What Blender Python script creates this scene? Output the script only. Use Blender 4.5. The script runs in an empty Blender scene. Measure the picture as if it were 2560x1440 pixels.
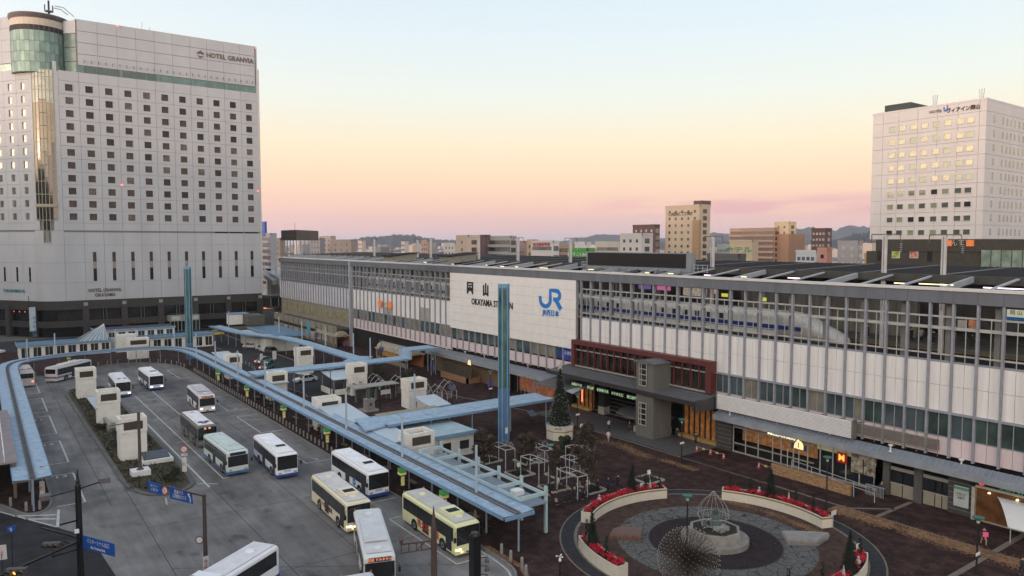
import bpy, bmesh, math, random
from mathutils import Vector, Matrix
random.seed(7)
R = random.Random(11)
PI = math.pi
sc = bpy.context.scene
COL = sc.collection

# ------------------------------------------------------------------ camera
F, CX, CY, H = 1840.0, 1280.0, 720.0, 27.5
PITCH = math.atan(113 / F)
AZ = math.radians(180 - 35.95)
fw = Vector((math.cos(AZ) * math.cos(PITCH), math.sin(AZ) * math.cos(PITCH), -math.sin(PITCH)))
rt = Vector((math.sin(AZ), -math.cos(AZ), 0)); upv = rt.cross(fw)
cam = bpy.data.cameras.new('camera'); camo = bpy.data.objects.new('camera', cam); COL.objects.link(camo)
cam.sensor_width = 36; cam.lens = 36 * F / 2560; cam.clip_end = 30000; cam.clip_start = 0.5
camo.matrix_world = Matrix(((rt.x, upv.x, -fw.x, 0), (rt.y, upv.y, -fw.y, 0), (rt.z, upv.z, -fw.z, H), (0, 0, 0, 1)))
sc.camera = camo

# ------------------------------------------------------------------ world: clear sky just before sunrise
SUN_AZ = math.radians(-72)        # the glow stands behind the viewer, low over -Y
SUN_EL = math.radians(3.4)
wd = bpy.data.worlds.new('World'); sc.world = wd; wd.use_nodes = True
nt = wd.node_tree; nt.nodes.clear(); N = nt.nodes.new; LK = nt.links.new
out = N('ShaderNodeOutputWorld')
tc = N('ShaderNodeTexCoord'); sp = N('ShaderNodeSeparateXYZ'); LK(tc.outputs['Generated'], sp.inputs[0])
ramp = N('ShaderNodeValToRGB')
def lin(c): return tuple(((v / 255) / 12.92 if v / 255 <= .04045 else ((v / 255 + .055) / 1.055) ** 2.4) for v in c)
stops = [(0.0, (176, 168, 182)), (.006, (196, 178, 188)), (.022, (234, 184, 182)), (.045, (250, 194, 178)), (.085, (253, 214, 180)),
         (.13, (250, 230, 198)), (.19, (236, 238, 228)), (.27, (222, 234, 240)), (.5, (190, 206, 224)), (1.0, (158, 178, 202))]
el = ramp.color_ramp.elements
while len(el) < len(stops): el.new(.5)
for e, (p, c) in zip(el, stops): e.position = p; e.color = (*lin(c), 1)
LK(sp.outputs['Z'], ramp.inputs[0])
# thin cloud bank low over the hills
mp = N('ShaderNodeMapping'); mp.inputs['Scale'].default_value = (5, 5, 60); LK(tc.outputs['Generated'], mp.inputs[0])
nz = N('ShaderNodeTexNoise'); nz.inputs['Scale'].default_value = 1.6; nz.inputs['Detail'].default_value = 6; LK(mp.outputs[0], nz.inputs[0])
cr = N('ShaderNodeValToRGB'); cr.color_ramp.elements[0].position = .38; cr.color_ramp.elements[1].position = .56; LK(nz.outputs[0], cr.inputs[0])
band = N('ShaderNodeValToRGB'); be = band.color_ramp.elements
for _ in range(2): be.new(.5)
for e, (p, v) in zip(be, ((.030, 0), (.042, 1), (.052, .9), (.066, 0))): e.position = p; e.color = (v, v, v, 1)
LK(sp.outputs['Z'], band.inputs[0])
def math_n(op, a, b=None, c=None):
    m = N('ShaderNodeMath'); m.operation = op
    for i, v in enumerate((a, b, c)):
        if v is None: continue
        if isinstance(v, (int, float)): m.inputs[i].default_value = v
        else: LK(v, m.inputs[i])
    return m.outputs[0]
cl = math_n('MULTIPLY', cr.outputs[0], band.outputs[0])
# the bank fades out towards the left of the view
az = N('ShaderNodeVectorMath'); az.operation = 'DOT_PRODUCT'; LK(tc.outputs['Generated'], az.inputs[0]); az.inputs[1].default_value = (-.53, .847, 0)
azr = N('ShaderNodeMapRange'); azr.inputs['From Min'].default_value = .955; azr.inputs['From Max'].default_value = .985; LK(az.outputs['Value'], azr.inputs[0])
cl2 = math_n('MULTIPLY', math_n('MULTIPLY', cl, azr.outputs[0]), .9)
mix = N('ShaderNodeMix'); mix.data_type = 'RGBA'; LK(cl2, mix.inputs[0]); LK(ramp.outputs[0], mix.inputs[6]); mix.inputs[7].default_value = (*lin((226, 160, 172)), 1)
# warm glow round the rising sun
gd = N('ShaderNodeVectorMath'); gd.operation = 'DOT_PRODUCT'; LK(tc.outputs['Generated'], gd.inputs[0]); gd.inputs[1].default_value = (math.cos(SUN_AZ), math.sin(SUN_AZ), .04)
gp = math_n('POWER', math_n('MULTIPLY_ADD', gd.outputs['Value'], 0.5, 0.5), 3.2)
ge = math_n('EXPONENT', math_n('MULTIPLY', math_n('ABSOLUTE', sp.outputs['Z']), -2.4))
gl = math_n('MULTIPLY', math_n('MULTIPLY', gp, ge), 5.2)
glc = N('ShaderNodeMix'); glc.data_type = 'RGBA'; glc.blend_type = 'ADD'; glc.inputs[0].default_value = 1.0
gm = N('ShaderNodeMix'); gm.data_type = 'RGBA'; LK(gl, gm.inputs[0]); gm.clamp_factor = False; gm.inputs[6].default_value = (0, 0, 0, 1); gm.inputs[7].default_value = (1.0, .80, .63, 1)
LK(mix.outputs[2], glc.inputs[6]); LK(gm.outputs[2], glc.inputs[7])
bg = N('ShaderNodeBackground'); LK(glc.outputs[2], bg.inputs[0]); LK(math_n('MULTIPLY_ADD', math_n('EXPONENT', math_n('MULTIPLY', math_n('MAXIMUM', sp.outputs['Z'], 0.0), -26.0)), .34, 1.03), bg.inputs[1])
sky = N('ShaderNodeTexSky'); sky.sky_type = 'NISHITA'; sky.sun_disc = False; sky.sun_elevation = SUN_EL; sky.sun_rotation = PI / 2 - SUN_AZ
bg2 = N('ShaderNodeBackground'); LK(sky.outputs[0], bg2.inputs[0]); bg2.inputs[1].default_value = .05
ad = N('ShaderNodeAddShader'); LK(bg.outputs[0], ad.inputs[0]); LK(bg2.outputs[0], ad.inputs[1]); LK(ad.outputs[0], out.inputs[0])
sun = bpy.data.lights.new('sun', 'SUN'); suno = bpy.data.objects.new('sun', sun); COL.objects.link(suno)
sun.energy = 1.0; sun.angle = math.radians(3.0); sun.color = (1.0, .62, .45)
sd = Vector((math.cos(SUN_AZ) * math.cos(SUN_EL), math.sin(SUN_AZ) * math.cos(SUN_EL), math.sin(SUN_EL)))
suno.rotation_euler = sd.to_track_quat('Z', 'Y').to_euler()
sc.view_settings.view_transform = 'Standard'; sc.view_settings.look = 'None'
sc.view_settings.exposure = 0.0; sc.view_settings.gamma = 1.0
try: sc.view_settings.use_curve_mapping = False
except Exception: pass
try: sc.cycles.volume_bounces = 0; sc.cycles.max_bounces = 6; sc.cycles.use_denoising = True
except Exception: pass

# ------------------------------------------------------------------ measuring helpers (sight lines of the survey)
def ray(px, py): return fw * F + rt * (px - CX) - upv * (py - CY)
def at(px, py, z=0.0):
    d = ray(px, py); t = (z - H) / d.z; return Vector((d.x * t, d.y * t, z))
def atY(px, py, Y):
    d = ray(px, py); t = Y / d.y; return Vector((d.x * t, Y, H + d.z * t))
def atX(px, py, X):
    d = ray(px, py); t = X / d.x; return Vector((X, d.y * t, H + d.z * t))
def atD(px, py, dep):
    d = ray(px, py) * (dep / F); return Vector((d.x, d.y, H + d.z))

# ------------------------------------------------------------------ materials
MATS = {}
def M(name, col, rough=.7, var=.12, scale=1.5, metal=0.0, bump=0.0, emit=None, es=1.0, spec=.4, stretch=None, alpha=None):
    if name in MATS: return MATS[name]
    m = bpy.data.materials.new(name); m.use_nodes = True; t = m.node_tree; b = t.nodes['Principled BSDF']
    b.inputs['Roughness'].default_value = rough; b.inputs['Metallic'].default_value = metal
    b.inputs['Specular IOR Level'].default_value = spec
    g = t.nodes.new('ShaderNodeNewGeometry'); mpn = t.nodes.new('ShaderNodeMapping')
    mpn.inputs['Scale'].default_value = stretch or (1, 1, 1); t.links.new(g.outputs['Position'], mpn.inputs[0])
    n = t.nodes.new('ShaderNodeTexNoise'); n.inputs['Scale'].default_value = scale; n.inputs['Detail'].default_value = 5; t.links.new(mpn.outputs[0], n.inputs[0])
    r = t.nodes.new('ShaderNodeValToRGB'); r.color_ramp.elements[0].position = .3; r.color_ramp.elements[1].position = .7
    r.color_ramp.elements[0].color = (*[c * (1 - var) for c in col], 1); r.color_ramp.elements[1].color = (*[min(1, c * (1 + var)) for c in col], 1)
    t.links.new(n.outputs[0], r.inputs[0]); t.links.new(r.outputs[0], b.inputs['Base Color'])
    if bump:
        bp = t.nodes.new('ShaderNodeBump'); bp.inputs['Strength'].default_value = bump; bp.inputs['Distance'].default_value = .05
        t.links.new(n.outputs[0], bp.inputs['Height']); t.links.new(bp.outputs[0], b.inputs['Normal'])
    if emit: b.inputs['Emission Color'].default_value = (*emit, 1); b.inputs['Emission Strength'].default_value = es
    MATS[name] = m; return m
def nodes_of(m): return m.node_tree, m.node_tree.nodes['Principled BSDF']

# ------------------------------------------------------------------ objects
def tag(o, label=None, cat=None, group=None, kind=None):
    if label: o['label'] = label
    if cat: o['category'] = cat
    if group: o['group'] = group
    if kind: o['kind'] = kind
    return o
def empty(name, loc, label, cat, group=None, rz=0.0):
    o = bpy.data.objects.new(name, None); COL.objects.link(o); o.location = loc; o.rotation_euler = (0, 0, rz); o.empty_display_size = .3
    return tag(o, label, cat, group)
class MB:
    def __init__(s): s.v = []; s.f = []
    def add(s, vs, fs):
        k = len(s.v); s.v += [tuple(v) for v in vs]; s.f += [tuple(i + k for i in f) for f in fs]; return s
    def box(s, x0, x1, y0, y1, z0, z1, mat=None):
        vs = [(x, y, z) for z in (z0, z1) for (x, y) in ((x0, y0), (x1, y0), (x1, y1), (x0, y1))]
        if mat: vs = [tuple(mat @ Vector(v)) for v in vs]
        return s.add(vs, [(3, 2, 1, 0), (4, 5, 6, 7), (0, 1, 5, 4), (1, 2, 6, 5), (2, 3, 7, 6), (3, 0, 4, 7)])
    def bar(s, a, b, w, h=None, up=(0, 0, 1)):
        a = Vector(a); b = Vector(b); h = w if h is None else h
        d = (b - a).normalized(); u = Vector(up)
        if abs(d.dot(u)) > .98: u = Vector((1, 0, 0))
        s1 = d.cross(u).normalized(); s2 = s1.cross(d).normalized()
        vs = []
        for p in (a, b):
            for i, j in ((-1, -1), (1, -1), (1, 1), (-1, 1)): vs.append(p + s1 * (w / 2 * i) + s2 * (h / 2 * j))
        return s.add(vs, [(0, 1, 2, 3), (7, 6, 5, 4), (0, 4, 5, 1), (1, 5, 6, 2), (2, 6, 7, 3), (3, 7, 4, 0)])
    def tube(s, pts, r, n=6, r2=None):
        pts = [Vector(p) for p in pts]; k = len(pts); vs = []
        for i, p in enumerate(pts):
            d = (pts[min(i + 1, k - 1)] - pts[max(i - 1, 0)]).normalized(); u = Vector((0, 0, 1)) if abs(d.z) < .95 else Vector((1, 0, 0))
            a = d.cross(u).normalized(); b = a.cross(d)
            rr = r if r2 is None else r + (r2 - r) * i / max(1, k - 1)
            for j in range(n): vs.append(p + (a * math.cos(2 * PI * j / n) + b * math.sin(2 * PI * j / n)) * rr)
        fs = [(i * n + j, i * n + (j + 1) % n, (i + 1) * n + (j + 1) % n, (i + 1) * n + j) for i in range(k - 1) for j in range(n)]
        fs += [tuple(range(n - 1, -1, -1)), tuple((k - 1) * n + j for j in range(n))]
        return s.add(vs, fs)
    def lathe(s, cx, cy, prof, n=16, a0=0.0, a1=2 * PI, rot=0.0):
        full = abs(a1 - a0 - 2 * PI) < 1e-6; m = n if full else n + 1; vs = []
        for r, z in prof:
            for j in range(m):
                a = a0 + (a1 - a0) * j / n + rot; vs.append((cx + r * math.cos(a), cy + r * math.sin(a), z))
        fs = []
        for i in range(len(prof) - 1):
            for j in range(n):
                j2 = (j + 1) % m; fs.append((i * m + j, i * m + j2, (i + 1) * m + j2, (i + 1) * m + j))
        if full:
            fs += [tuple(range(m - 1, -1, -1)), tuple((len(prof) - 1) * m + j for j in range(m))]
        return s.add(vs, fs)
    def prism(s, poly, z0, z1):
        n = len(poly); vs = [(p[0], p[1], z0) for p in poly] + [(p[0], p[1], z1) for p in poly]
        fs = [tuple(range(n - 1, -1, -1)), tuple(range(n, 2 * n))] + [(i, (i + 1) % n, n + (i + 1) % n, n + i) for i in range(n)]
        return s.add(vs, fs)
    def extr(s, poly, axis, a0, a1):
        # polygon in the plane across axis ('x': (y,z); 'y': (x,z)), extruded
        n = len(poly)
        f = (lambda p, a: (a, p[0], p[1])) if axis == 'x' else (lambda p, a: (p[0], a, p[1]))
        vs = [f(p, a0) for p in poly] + [f(p, a1) for p in poly]
        fs = [tuple(range(n - 1, -1, -1)), tuple(range(n, 2 * n))] + [(i, (i + 1) % n, n + (i + 1) % n, n + i) for i in range(n)]
        return s.add(vs, fs)
    def quad(s, a, b, c, d): return s.add([a, b, c, d], [(0, 1, 2, 3)])
    def mesh(s, name, mat, org=(0, 0, 0), smooth=False):
        me = bpy.data.meshes.new(name); ox, oy, oz = org
        me.from_pydata([(x - ox, y - oy, z - oz) for x, y, z in s.v], [], s.f)
        bm = bmesh.new(); bm.from_mesh(me); bmesh.ops.recalc_face_normals(bm, faces=bm.faces); bm.to_mesh(me); bm.free()
        if mat: me.materials.append(mat)
        if smooth: me.polygons.foreach_set('use_smooth', [True] * len(me.polygons))
        me.update(); return me
    def build(s, name, mat, parent=None, local=False, smooth=False, loc=None):
        """Vertices are world coordinates unless local. One mesh object; origin at the parent's, or at the piece itself."""
        if local: org = (0, 0, 0); oloc = loc or (0, 0, 0)
        elif parent is not None:
            p0 = Vector(parent.location) if parent.parent is None else Vector(parent.parent.location) + Vector(parent.location)
            org = p0; oloc = (0, 0, 0)
        else:
            if loc is None:
                xs = [v[0] for v in s.v]; ys = [v[1] for v in s.v]; zs = [v[2] for v in s.v]
                loc = ((min(xs) + max(xs)) / 2, (min(ys) + max(ys)) / 2, min(zs))
            org = loc; oloc = loc
        me = s.mesh(name, mat, org, smooth)
        o = bpy.data.objects.new(name, me); COL.objects.link(o); o.location = oloc
        if parent is not None: o.parent = parent
        return o
def inst(name, me, parent, loc, rz=0.0, scale=None):
    """One more piece that shares a mesh; loc is in the parent's frame (parent unrotated: world minus parent)."""
    o = bpy.data.objects.new(name, me); COL.objects.link(o)
    if parent is not None:
        p0 = Vector(parent.location) if parent.parent is None else Vector(parent.parent.location) + Vector(parent.location)
        o.parent = parent; o.location = Vector(loc) - p0
    else: o.location = loc
    o.rotation_euler = (0, 0, rz)
    if scale: o.scale = scale
    return o
def copy_tree(src, loc=None, rz=None, label=None, group=None, parent=None):
    c = src.copy(); COL.objects.link(c)
    if parent is not None: c.parent = parent
    if loc is not None: c.location = loc
    if rz is not None: c.rotation_euler = (0, 0, rz)
    if label: c['label'] = label
    if group: c['group'] = group
    for ch in src.children: copy_tree(ch, parent=c)
    return c
def struct(name, mb, mat, smooth=False):
    return tag(mb.build(name, mat, smooth=smooth), kind='structure')
def text(name, body, size, mat, parent, origin, xdir, up=(0, 0, 1), depth=.02, align='CENTER', sx=1.0, bold=0.0, local=False):
    """Lettering as a thin mesh; origin is the centre of the writing, xdir the reading direction."""
    cu = bpy.data.curves.new(name, 'FONT'); cu.body = body; cu.size = size; cu.extrude = depth / 2; cu.offset = bold
    cu.align_x = align; cu.align_y = 'CENTER'; cu.resolution_u = 2
    ob = bpy.data.objects.new(name, cu); COL.objects.link(ob)
    dg = bpy.context.evaluated_depsgraph_get(); me = bpy.data.meshes.new_from_object(ob.evaluated_get(dg)); me.name = name
    bpy.data.objects.remove(ob); bpy.data.curves.remove(cu)
    x = Vector(xdir).normalized(); u = Vector(up).normalized(); z = x.cross(u).normalized(); u = z.cross(x)
    p0 = Vector((0, 0, 0))
    if parent is not None and not local: p0 = Vector(parent.location) if parent.parent is None else Vector(parent.parent.location) + Vector(parent.location)
    mw = Matrix(((x.x * sx, u.x, z.x, origin[0] - p0.x), (x.y * sx, u.y, z.y, origin[1] - p0.y), (x.z * sx, u.z, z.z, origin[2] - p0.z), (0, 0, 0, 1)))
    me.transform(mw); me.materials.clear(); me.materials.append(mat)
    o = bpy.data.objects.new(name, me); COL.objects.link(o)
    if parent is not None: o.parent = parent
    return o

# palette
WHITE = M('white_paint', (.74, .73, .72), .5, .05, 2)
CREAM = M('cream_concrete', (.74, .72, .66), .8, .08, 1.2, bump=.1)
PANEL = M('white_cladding', (.74, .72, .705), .55, .11, .6, stretch=(2.2, 2.2, .12))
PINK = M('pink_cladding', (.64, .54, .55), .6, .06, .8, stretch=(1, 1, .3))
GREYM = M('grey_fascia_metal', (.14, .15, .17), .5, .12, .7, stretch=(1, 1, .2))
MULL = M('steel_mullion', (.27, .285, .32), .5, .12, 1.5)
CONC = M('pale_concrete', (.42, .41, .40), .85, .15, .9, bump=.15)
DARKM = M('dark_metal', (.018, .018, .02), .45, .2, 3)
BLACKISH = M('dark_interior', (.012, .011, .011), .8, .4, .8)
GLASS = M('dark_window_glass', (.02, .024, .028), .08, .3, .5, spec=.5)
STEEL = M('galvanised_steel', (.42, .44, .46), .4, .12, 2)

# ================================================================== GROUND
def ribbon(mb, pts, w, z0, z1, closed=False):
    pts = [Vector((p[0], p[1], 0)) for p in pts]; n = len(pts); L = []; Rr = []
    for i, p in enumerate(pts):
        a = pts[i - 1] if (i > 0 or closed) else p; b = pts[(i + 1) % n] if (i < n - 1 or closed) else p
        d = (b - a).normalized(); nn = Vector((-d.y, d.x, 0))
        L.append(p + nn * w / 2); Rr.append(p - nn * w / 2)
    vs = []
    for l, r in zip(L, Rr): vs += [(l.x, l.y, z0), (r.x, r.y, z0), (r.x, r.y, z1), (l.x, l.y, z1)]
    fs = []
    for i in range(n if closed else n - 1):
        a = i * 4; b = ((i + 1) % n) * 4
        for k in range(4): fs.append((a + k, a + (k + 1) % 4, b + (k + 1) % 4, b + k))
    if not closed: fs += [(3, 2, 1, 0), tuple((n - 1) * 4 + k for k in range(4))]
    return mb.add(vs, fs)
def smooth_path(pts, k=3):
    for _ in range(k):
        q = [pts[0]]
        for a, b in zip(pts, pts[1:]):
            q += [(a[0] * .75 + b[0] * .25, a[1] * .75 + b[1] * .25), (a[0] * .25 + b[0] * .75, a[1] * .25 + b[1] * .75)]
        q.append(pts[-1]); pts = q
    return pts
def flat(mb, poly, z): return mb.add([(p[0], p[1], z) for p in poly], [tuple(range(len(poly)))])

groundm = M('town_ground', (.10, .098, .09), .95, .4, .03)
g_ = MB(); g_.quad((-7100, -1100, -.03), (1500, -1100, -.03), (1500, 7100, -.03), (-7100, 7100, -.03)); struct('ground', g_, groundm)

# worn grey carriageway: mottled, oil-stained, streaked along the lanes
road = M('worn_concrete_road', (.215, .204, .192), .88, .2, .35, spec=.15)
t, b = nodes_of(road)
geo = t.nodes.new('ShaderNodeNewGeometry')
def layer(scale, stretch, lo, hi, p0, p1, detail=6):
    mp_ = t.nodes.new('ShaderNodeMapping'); mp_.inputs['Scale'].default_value = stretch; t.links.new(geo.outputs['Position'], mp_.inputs[0])
    n_ = t.nodes.new('ShaderNodeTexNoise'); n_.inputs['Scale'].default_value = scale; n_.inputs['Detail'].default_value = detail; t.links.new(mp_.outputs[0], n_.inputs[0])
    r_ = t.nodes.new('ShaderNodeValToRGB'); r_.color_ramp.elements[0].position = p0; r_.color_ramp.elements[1].position = p1
    r_.color_ramp.elements[0].color = (lo, lo, lo * 1.02, 1); r_.color_ramp.elements[1].color = (hi, hi, hi, 1); t.links.new(n_.outputs[0], r_.inputs[0]); return r_
cur = b.inputs['Base Color'].links[0].from_socket
for L_ in (layer(.12, (.35, 1.6, 1), .62, 1.1, .35, .62), layer(.45, (.6, 1, 1), .42, 1.0, .24, .40), layer(14, (1, 1, 1), .86, 1.12, .3, .7), layer(.9, (.2, 2.0, 1), .90, 1.04, .38, .6)):
    mx = t.nodes.new('ShaderNodeMix'); mx.data_type = 'RGBA'; mx.blend_type = 'MULTIPLY'; mx.inputs[0].default_value = 1
    t.links.new(cur, mx.inputs[6]); t.links.new(L_.outputs[0], mx.inputs[7]); cur = mx.outputs[2]
t.links.new(cur, b.inputs['Base Color'])
asph = M('dark_asphalt', (.040, .040, .042), .9, .3, .5, bump=.1, spec=.15)
rd = MB(); flat(rd, [(-230, -40), (20, -40), (20, 36.2), (-230, 36.2)], 0.0); struct('bus_terminal_road', rd, road)
rd = MB(); flat(rd, [(-248, 36.2), (-126, 36.2), (-126, 60), (-248, 60)], 0.004)
flat(rd, [(-248, -40), (-222, -40), (-222, 36.2), (-248, 36.2)], 0.004); struct('taxi_road', rd, asph)
rd = MB(); flat(rd, [(-93.4, -1.0), (-90.49, .89), (-82.6, 5.1), (-77.5, 7.6), (-64, 8.5), (-50, 10), (-30, 8), (-30, -30), (-93.4, -30)], 0.008); struct('street_asphalt', rd, M('street_tar', (.034, .034, .036), .9, .35, .5, spec=.12))

brick = M('brown_brick_paving', (.050, .029, .026), .9, .25, .8, bump=.05, spec=.12)
t, b = nodes_of(brick)
geo = t.nodes.new('ShaderNodeNewGeometry'); bt = t.nodes.new('ShaderNodeTexBrick'); bt.inputs['Scale'].default_value = 2.4
bt.inputs['Color1'].default_value = (1, 1, 1, 1); bt.inputs['Color2'].default_value = (.78, .74, .74, 1); bt.inputs['Mortar'].default_value = (.55, .52, .5, 1); bt.inputs['Mortar Size'].default_value = .012
t.links.new(geo.outputs['Position'], bt.inputs[0])
cur = b.inputs['Base Color'].links[0].from_socket
for L_ in (bt, layer(.18, (1, 1, 1), .8, 1.25, .35, .65), layer(.8, (1, 1, 1), .85, 1.2, .4, .62)):
    mx = t.nodes.new('ShaderNodeMix'); mx.data_type = 'RGBA'; mx.blend_type = 'MULTIPLY'; mx.inputs[0].default_value = 1
    t.links.new(cur, mx.inputs[6]); t.links.new(L_.outputs[0], mx.inputs[7]); cur = mx.outputs[2]
t.links.new(cur, b.inputs['Base Color'])
PZ = .12
corner = smooth_path([(-60, 35.9), (-50.5, 36.0), (-47.5, 35.2), (-44.5, 31.5), (-42, 26), (-38, 10), (-30, 4)], 3)
pz = MB()
pz.prism([(-126, 35.9)] + corner + [(20, 4), (20, 82), (-126, 82)], -.02, PZ)
struct('station_plaza_paving', pz, brick)
pz = MB(); pz.prism([(-240, 59.0), (-126.01, 59.0), (-126.01, 82), (-240, 82)], -.02, PZ)
pz.prism([(-166, 35.9), (-126.01, 35.9), (-126.01, 46.5), (-130, 47.5), (-150, 43.5), (-162, 43.8), (-170, 47.5), (-182, 50.5), (-200, 49.5), (-200, 40), (-180, 36.2)], -.02, PZ)
struct('side_plaza_paving', pz, brick)
far_kerb = smooth_path([(-166, 35.9), (-176, 35.6), (-184, 32), (-187.4, 25.5), (-185.6, 20), (-178, 15.5), (-179, 9), (-181, 5.6)], 2)
pz = MB(); pz.prism([(-200, 40)] + [(-180, 36.2)] + far_kerb[2:] + [(-181, -30), (-222, -30), (-222, 44), (-200, 49)], -.02, PZ + .002)
struct('far_pavement', pz, brick)
end_l = smooth_path([(-180.9, 5.5), (-100, 5.5), (-90.5, 5.5), (-87.6, 4.6), (-87.8, 2.9), (-90.5, 1.9), (-94, .4), (-110, -8)], 3)
pz = MB(); pz.prism(end_l + [(-180.9, -30)], -.02, PZ); struct('left_platform_paving', pz, brick)
kb = MB()
for path in (corner, [(-126, 35.9), (-60, 35.9)], [(-166, 35.9), (-126, 35.9)], far_kerb, end_l):
    ribbon(kb, path, .22, -.01, .155)
ribbon(kb, [(-228, 59), (-126, 59)], .2, -.01, .155)
ribbon(kb, smooth_path([(-126.01, 46.5), (-130, 47.5), (-150, 43.5), (-162, 43.8), (-170, 47.5), (-182, 50.5), (-200, 49.5)], 2), .2, -.01, .155)
struct('kerb', kb, M('kerb_concrete', (.20, .195, .185), .9, .2, 1.5))

# planted island between the lanes
isl = smooth_path([(-160, 15.5), (-158, 12.1), (-146, 12.1), (-100, 12.6), (-92, 12.6), (-87.2, 13.8), (-85.9, 15.8), (-86.6, 18.3), (-90, 19.4), (-108, 19.3), (-156, 18.8), (-160, 17.5), (-160, 15.5)], 2)
kb = MB(); ribbon(kb, isl[:-1], .5, -.01, .16, closed=True); struct('island_kerb', kb, M('dark_kerb_stone', (.11, .108, .10), .9, .25, 1.3))
soil = M('brown_grass_soil', (.055, .048, .03), 1, .45, .7, bump=.4)
kb = MB(); kb.prism(isl[:-1], .0, .14); struct('island_soil', kb, soil)

# painted markings: worn white
paint = M('worn_white_paint', (.50, .50, .49), .8, .25, 2.5)
pm = MB(); LW = .14
def line(a, b, w=LW, z=.005): ribbon(pm, [a, b], w, z - .004, z)
line((-147.3, 22.0), (-88.2, 22.3)); line((-148.8, 25.3), (-100, 25.4)); line((-128, 19.9), (-86, 20.2), .2)
for x in (-124, -108, -88.2): line((x, 21.2 if x < -90 else 22.3), (x, 23.0))
line((-100, 19.9), (-100, 20.9)); line((-88, 19.4), (-86.6, 21.3))
for x0, x1 in ((-172, -159.3), (-136.5, -123.8), (-118.7, -106.6), (-100.8, -88.3), (-83.5, -70.6), (-65.4, -52.6)):
    y = 32.3; line((x0, y), (x1, y)); line((x0, y), (x0, 35.6)); line((x1, y), (x1, 35.6))
line((-106.3, 33.8), (-106.3, 35.6)); line((-100.8, 33.8), (-100.8, 35.5))
for x0, x1 in ((-171, -159), (-153.5, -141), (-137, -123.6), (-118.7, -106.4), (-101, -88.8)):
    y = 8.3; line((x0, y), (x1, y), .2); line((x0, y), (x0, 5.7)); line((x1, y), (x1, 5.7))
ribbon(pm, [(p[0] + .0, p[1] - .5) for p in corner[2:-2]], .16, .001, .005)
ribbon(pm, [(-100, -3.5), (-90.5, .9), (-82.3, 5.3)], .16, .001 + .008, .013); line((-82.3, 5.3), (-87.7, 5.3 + .5), .25, .013)
for k in (0, 1): line((-88.3 + k * 1.6, 1.95 + k * .9), (-86.2 + k * 1.3, 5.45 - k * .1), .28, .013)
struct('road_markings', pm, paint)
for n_, px_, py_ in (('12', 120, 1112), ('13', 152, 1192), ('11', 96, 1050), ('2', 791, 1148), ('3', 588, 1021)):
    p = at(px_, py_, .004); left = px_ < 400
    o = text('bay_number', n_, 1.5, paint, None, (p.x, p.y, .007), (0, 1, 0), up=(-1, 0, 0), depth=.004, sx=1.0); tag(o, kind='structure')
# lane arrow at the exit
am = MB(); flat(am, [(-70.5, 4.9), (-68.2, 4.4), (-68.25, 4.75), (-65.5, 4.9), (-65.5, 5.25), (-68.2, 5.1), (-68.15, 5.45)], .006); struct('lane_arrow_marking', am, paint)
# joints in the concrete
jm = MB()
for a, b_ in (((-92, 12.4), (-40, 12.3)), ((-86, 20.4), (-50, 20.6)), ((-86, 27.0), (-50, 26.5)), ((-77, 12.4), (-76, 36)), ((-60, -5), (-60, 36)), ((-66, 12.4), (-52, 33)), ((-180, 30), (-86, 30.2)), ((-180, 10.2), (-86, 10.4))):
    ribbon(jm, [a, b_], .07, -.001, .002)
struct('road_joints', jm, M('joint_tar', (.045, .045, .045), .9, .3, 1))
# pale edging bands in the plaza paving
em = MB(); ez = PZ + .004
for a, b_, w in (((-93, 71.9), (-20, 71.9), .32), ((-142, 62.8), (-93, 72.0), .3), ((-62.4, 71.8), (-50, 71.8), .3), ((-37, 72), (-37, 79), .45), ((-26.5, 62), (-26.5, 79), .5), ((-40, 71.9), (-37, 75.5), .35)):
    ribbon(em, [a, b_], w, PZ - .01, ez)
struct('paving_edge_bands', em, M('pale_edging_stone', (.17, .145, .115), .8, .2, 2))
fl = MB(); flat(fl, [(-93, 72.3), (-62.6, 72.3), (-62.6, 79.6), (-93, 79.6)], PZ + .004); struct('entrance_paving', fl, M('grey_granite_paving', (.085, .085, .082), .6, .12, 1.2))
fl = MB()
for k in range(7): flat(fl, [(-84, 73 + k * .9), (-77, 73 + k * .9), (-77, 73.25 + k * .9), (-84, 73.25 + k * .9)], PZ + .008)
struct('dark_paving_strips', fl, M('dark_granite_strip', (.03, .03, .03), .5, .1, 1))

# ================================================================== STATION
YF = 79.65
X0, X1 = -181.5, -14.0
st = empty('station_building', (-90, YF, 0), 'long grey and white railway station with vertical steel posts and a big white sign wall', 'station')
posts = []
x = -90.2 - 2.26 * 40
BAY = 2.262
xs = [-90.2 + BAY * k for k in range(-41, 34)]
# core volumes behind the skin
c = MB()
c.box(X0, X1, YF + .6, 100, 5.2, 15.2)                       # solid storeys behind the windows
c.box(X0, -93.5, YF + .6, 100, 0, 5.2); c.box(-62, -20, YF + 4.5, 100, 0, 5.2)
c.box(-93.5, -62, YF + 9, 100, 0, 5.2)
c.box(-240, X0, YF + .6, 100, 9.6, 15.2)
c.build('core_wall', BLACKISH, st)
# cap, fascia
c = MB(); c.box(-238.5, X1, YF - .62, YF + .25, 22.66, 22.96); c.build('cornice', M('cap_white', (.62, .60, .58), .5, .06, 1), st)
fm = MB(); fm.box(.012, BAY - .012, -.5, 0, 21.38, 22.655); fme = fm.mesh('fascia_panel', GREYM)
for k in range(-65, 34):
    inst('fascia_panel', fme, st, (-90.2 + BAY * k, YF + .0, 0)) if -90.2 + BAY * k < X1 - 1 and k > -66 else None
c = MB(); c.box(-238.5, X1, YF - .3, YF + .2, 21.3, 22.6); c.build('fascia_backing', M('dark_joint', (.04, .043, .048), .8), st)
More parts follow.
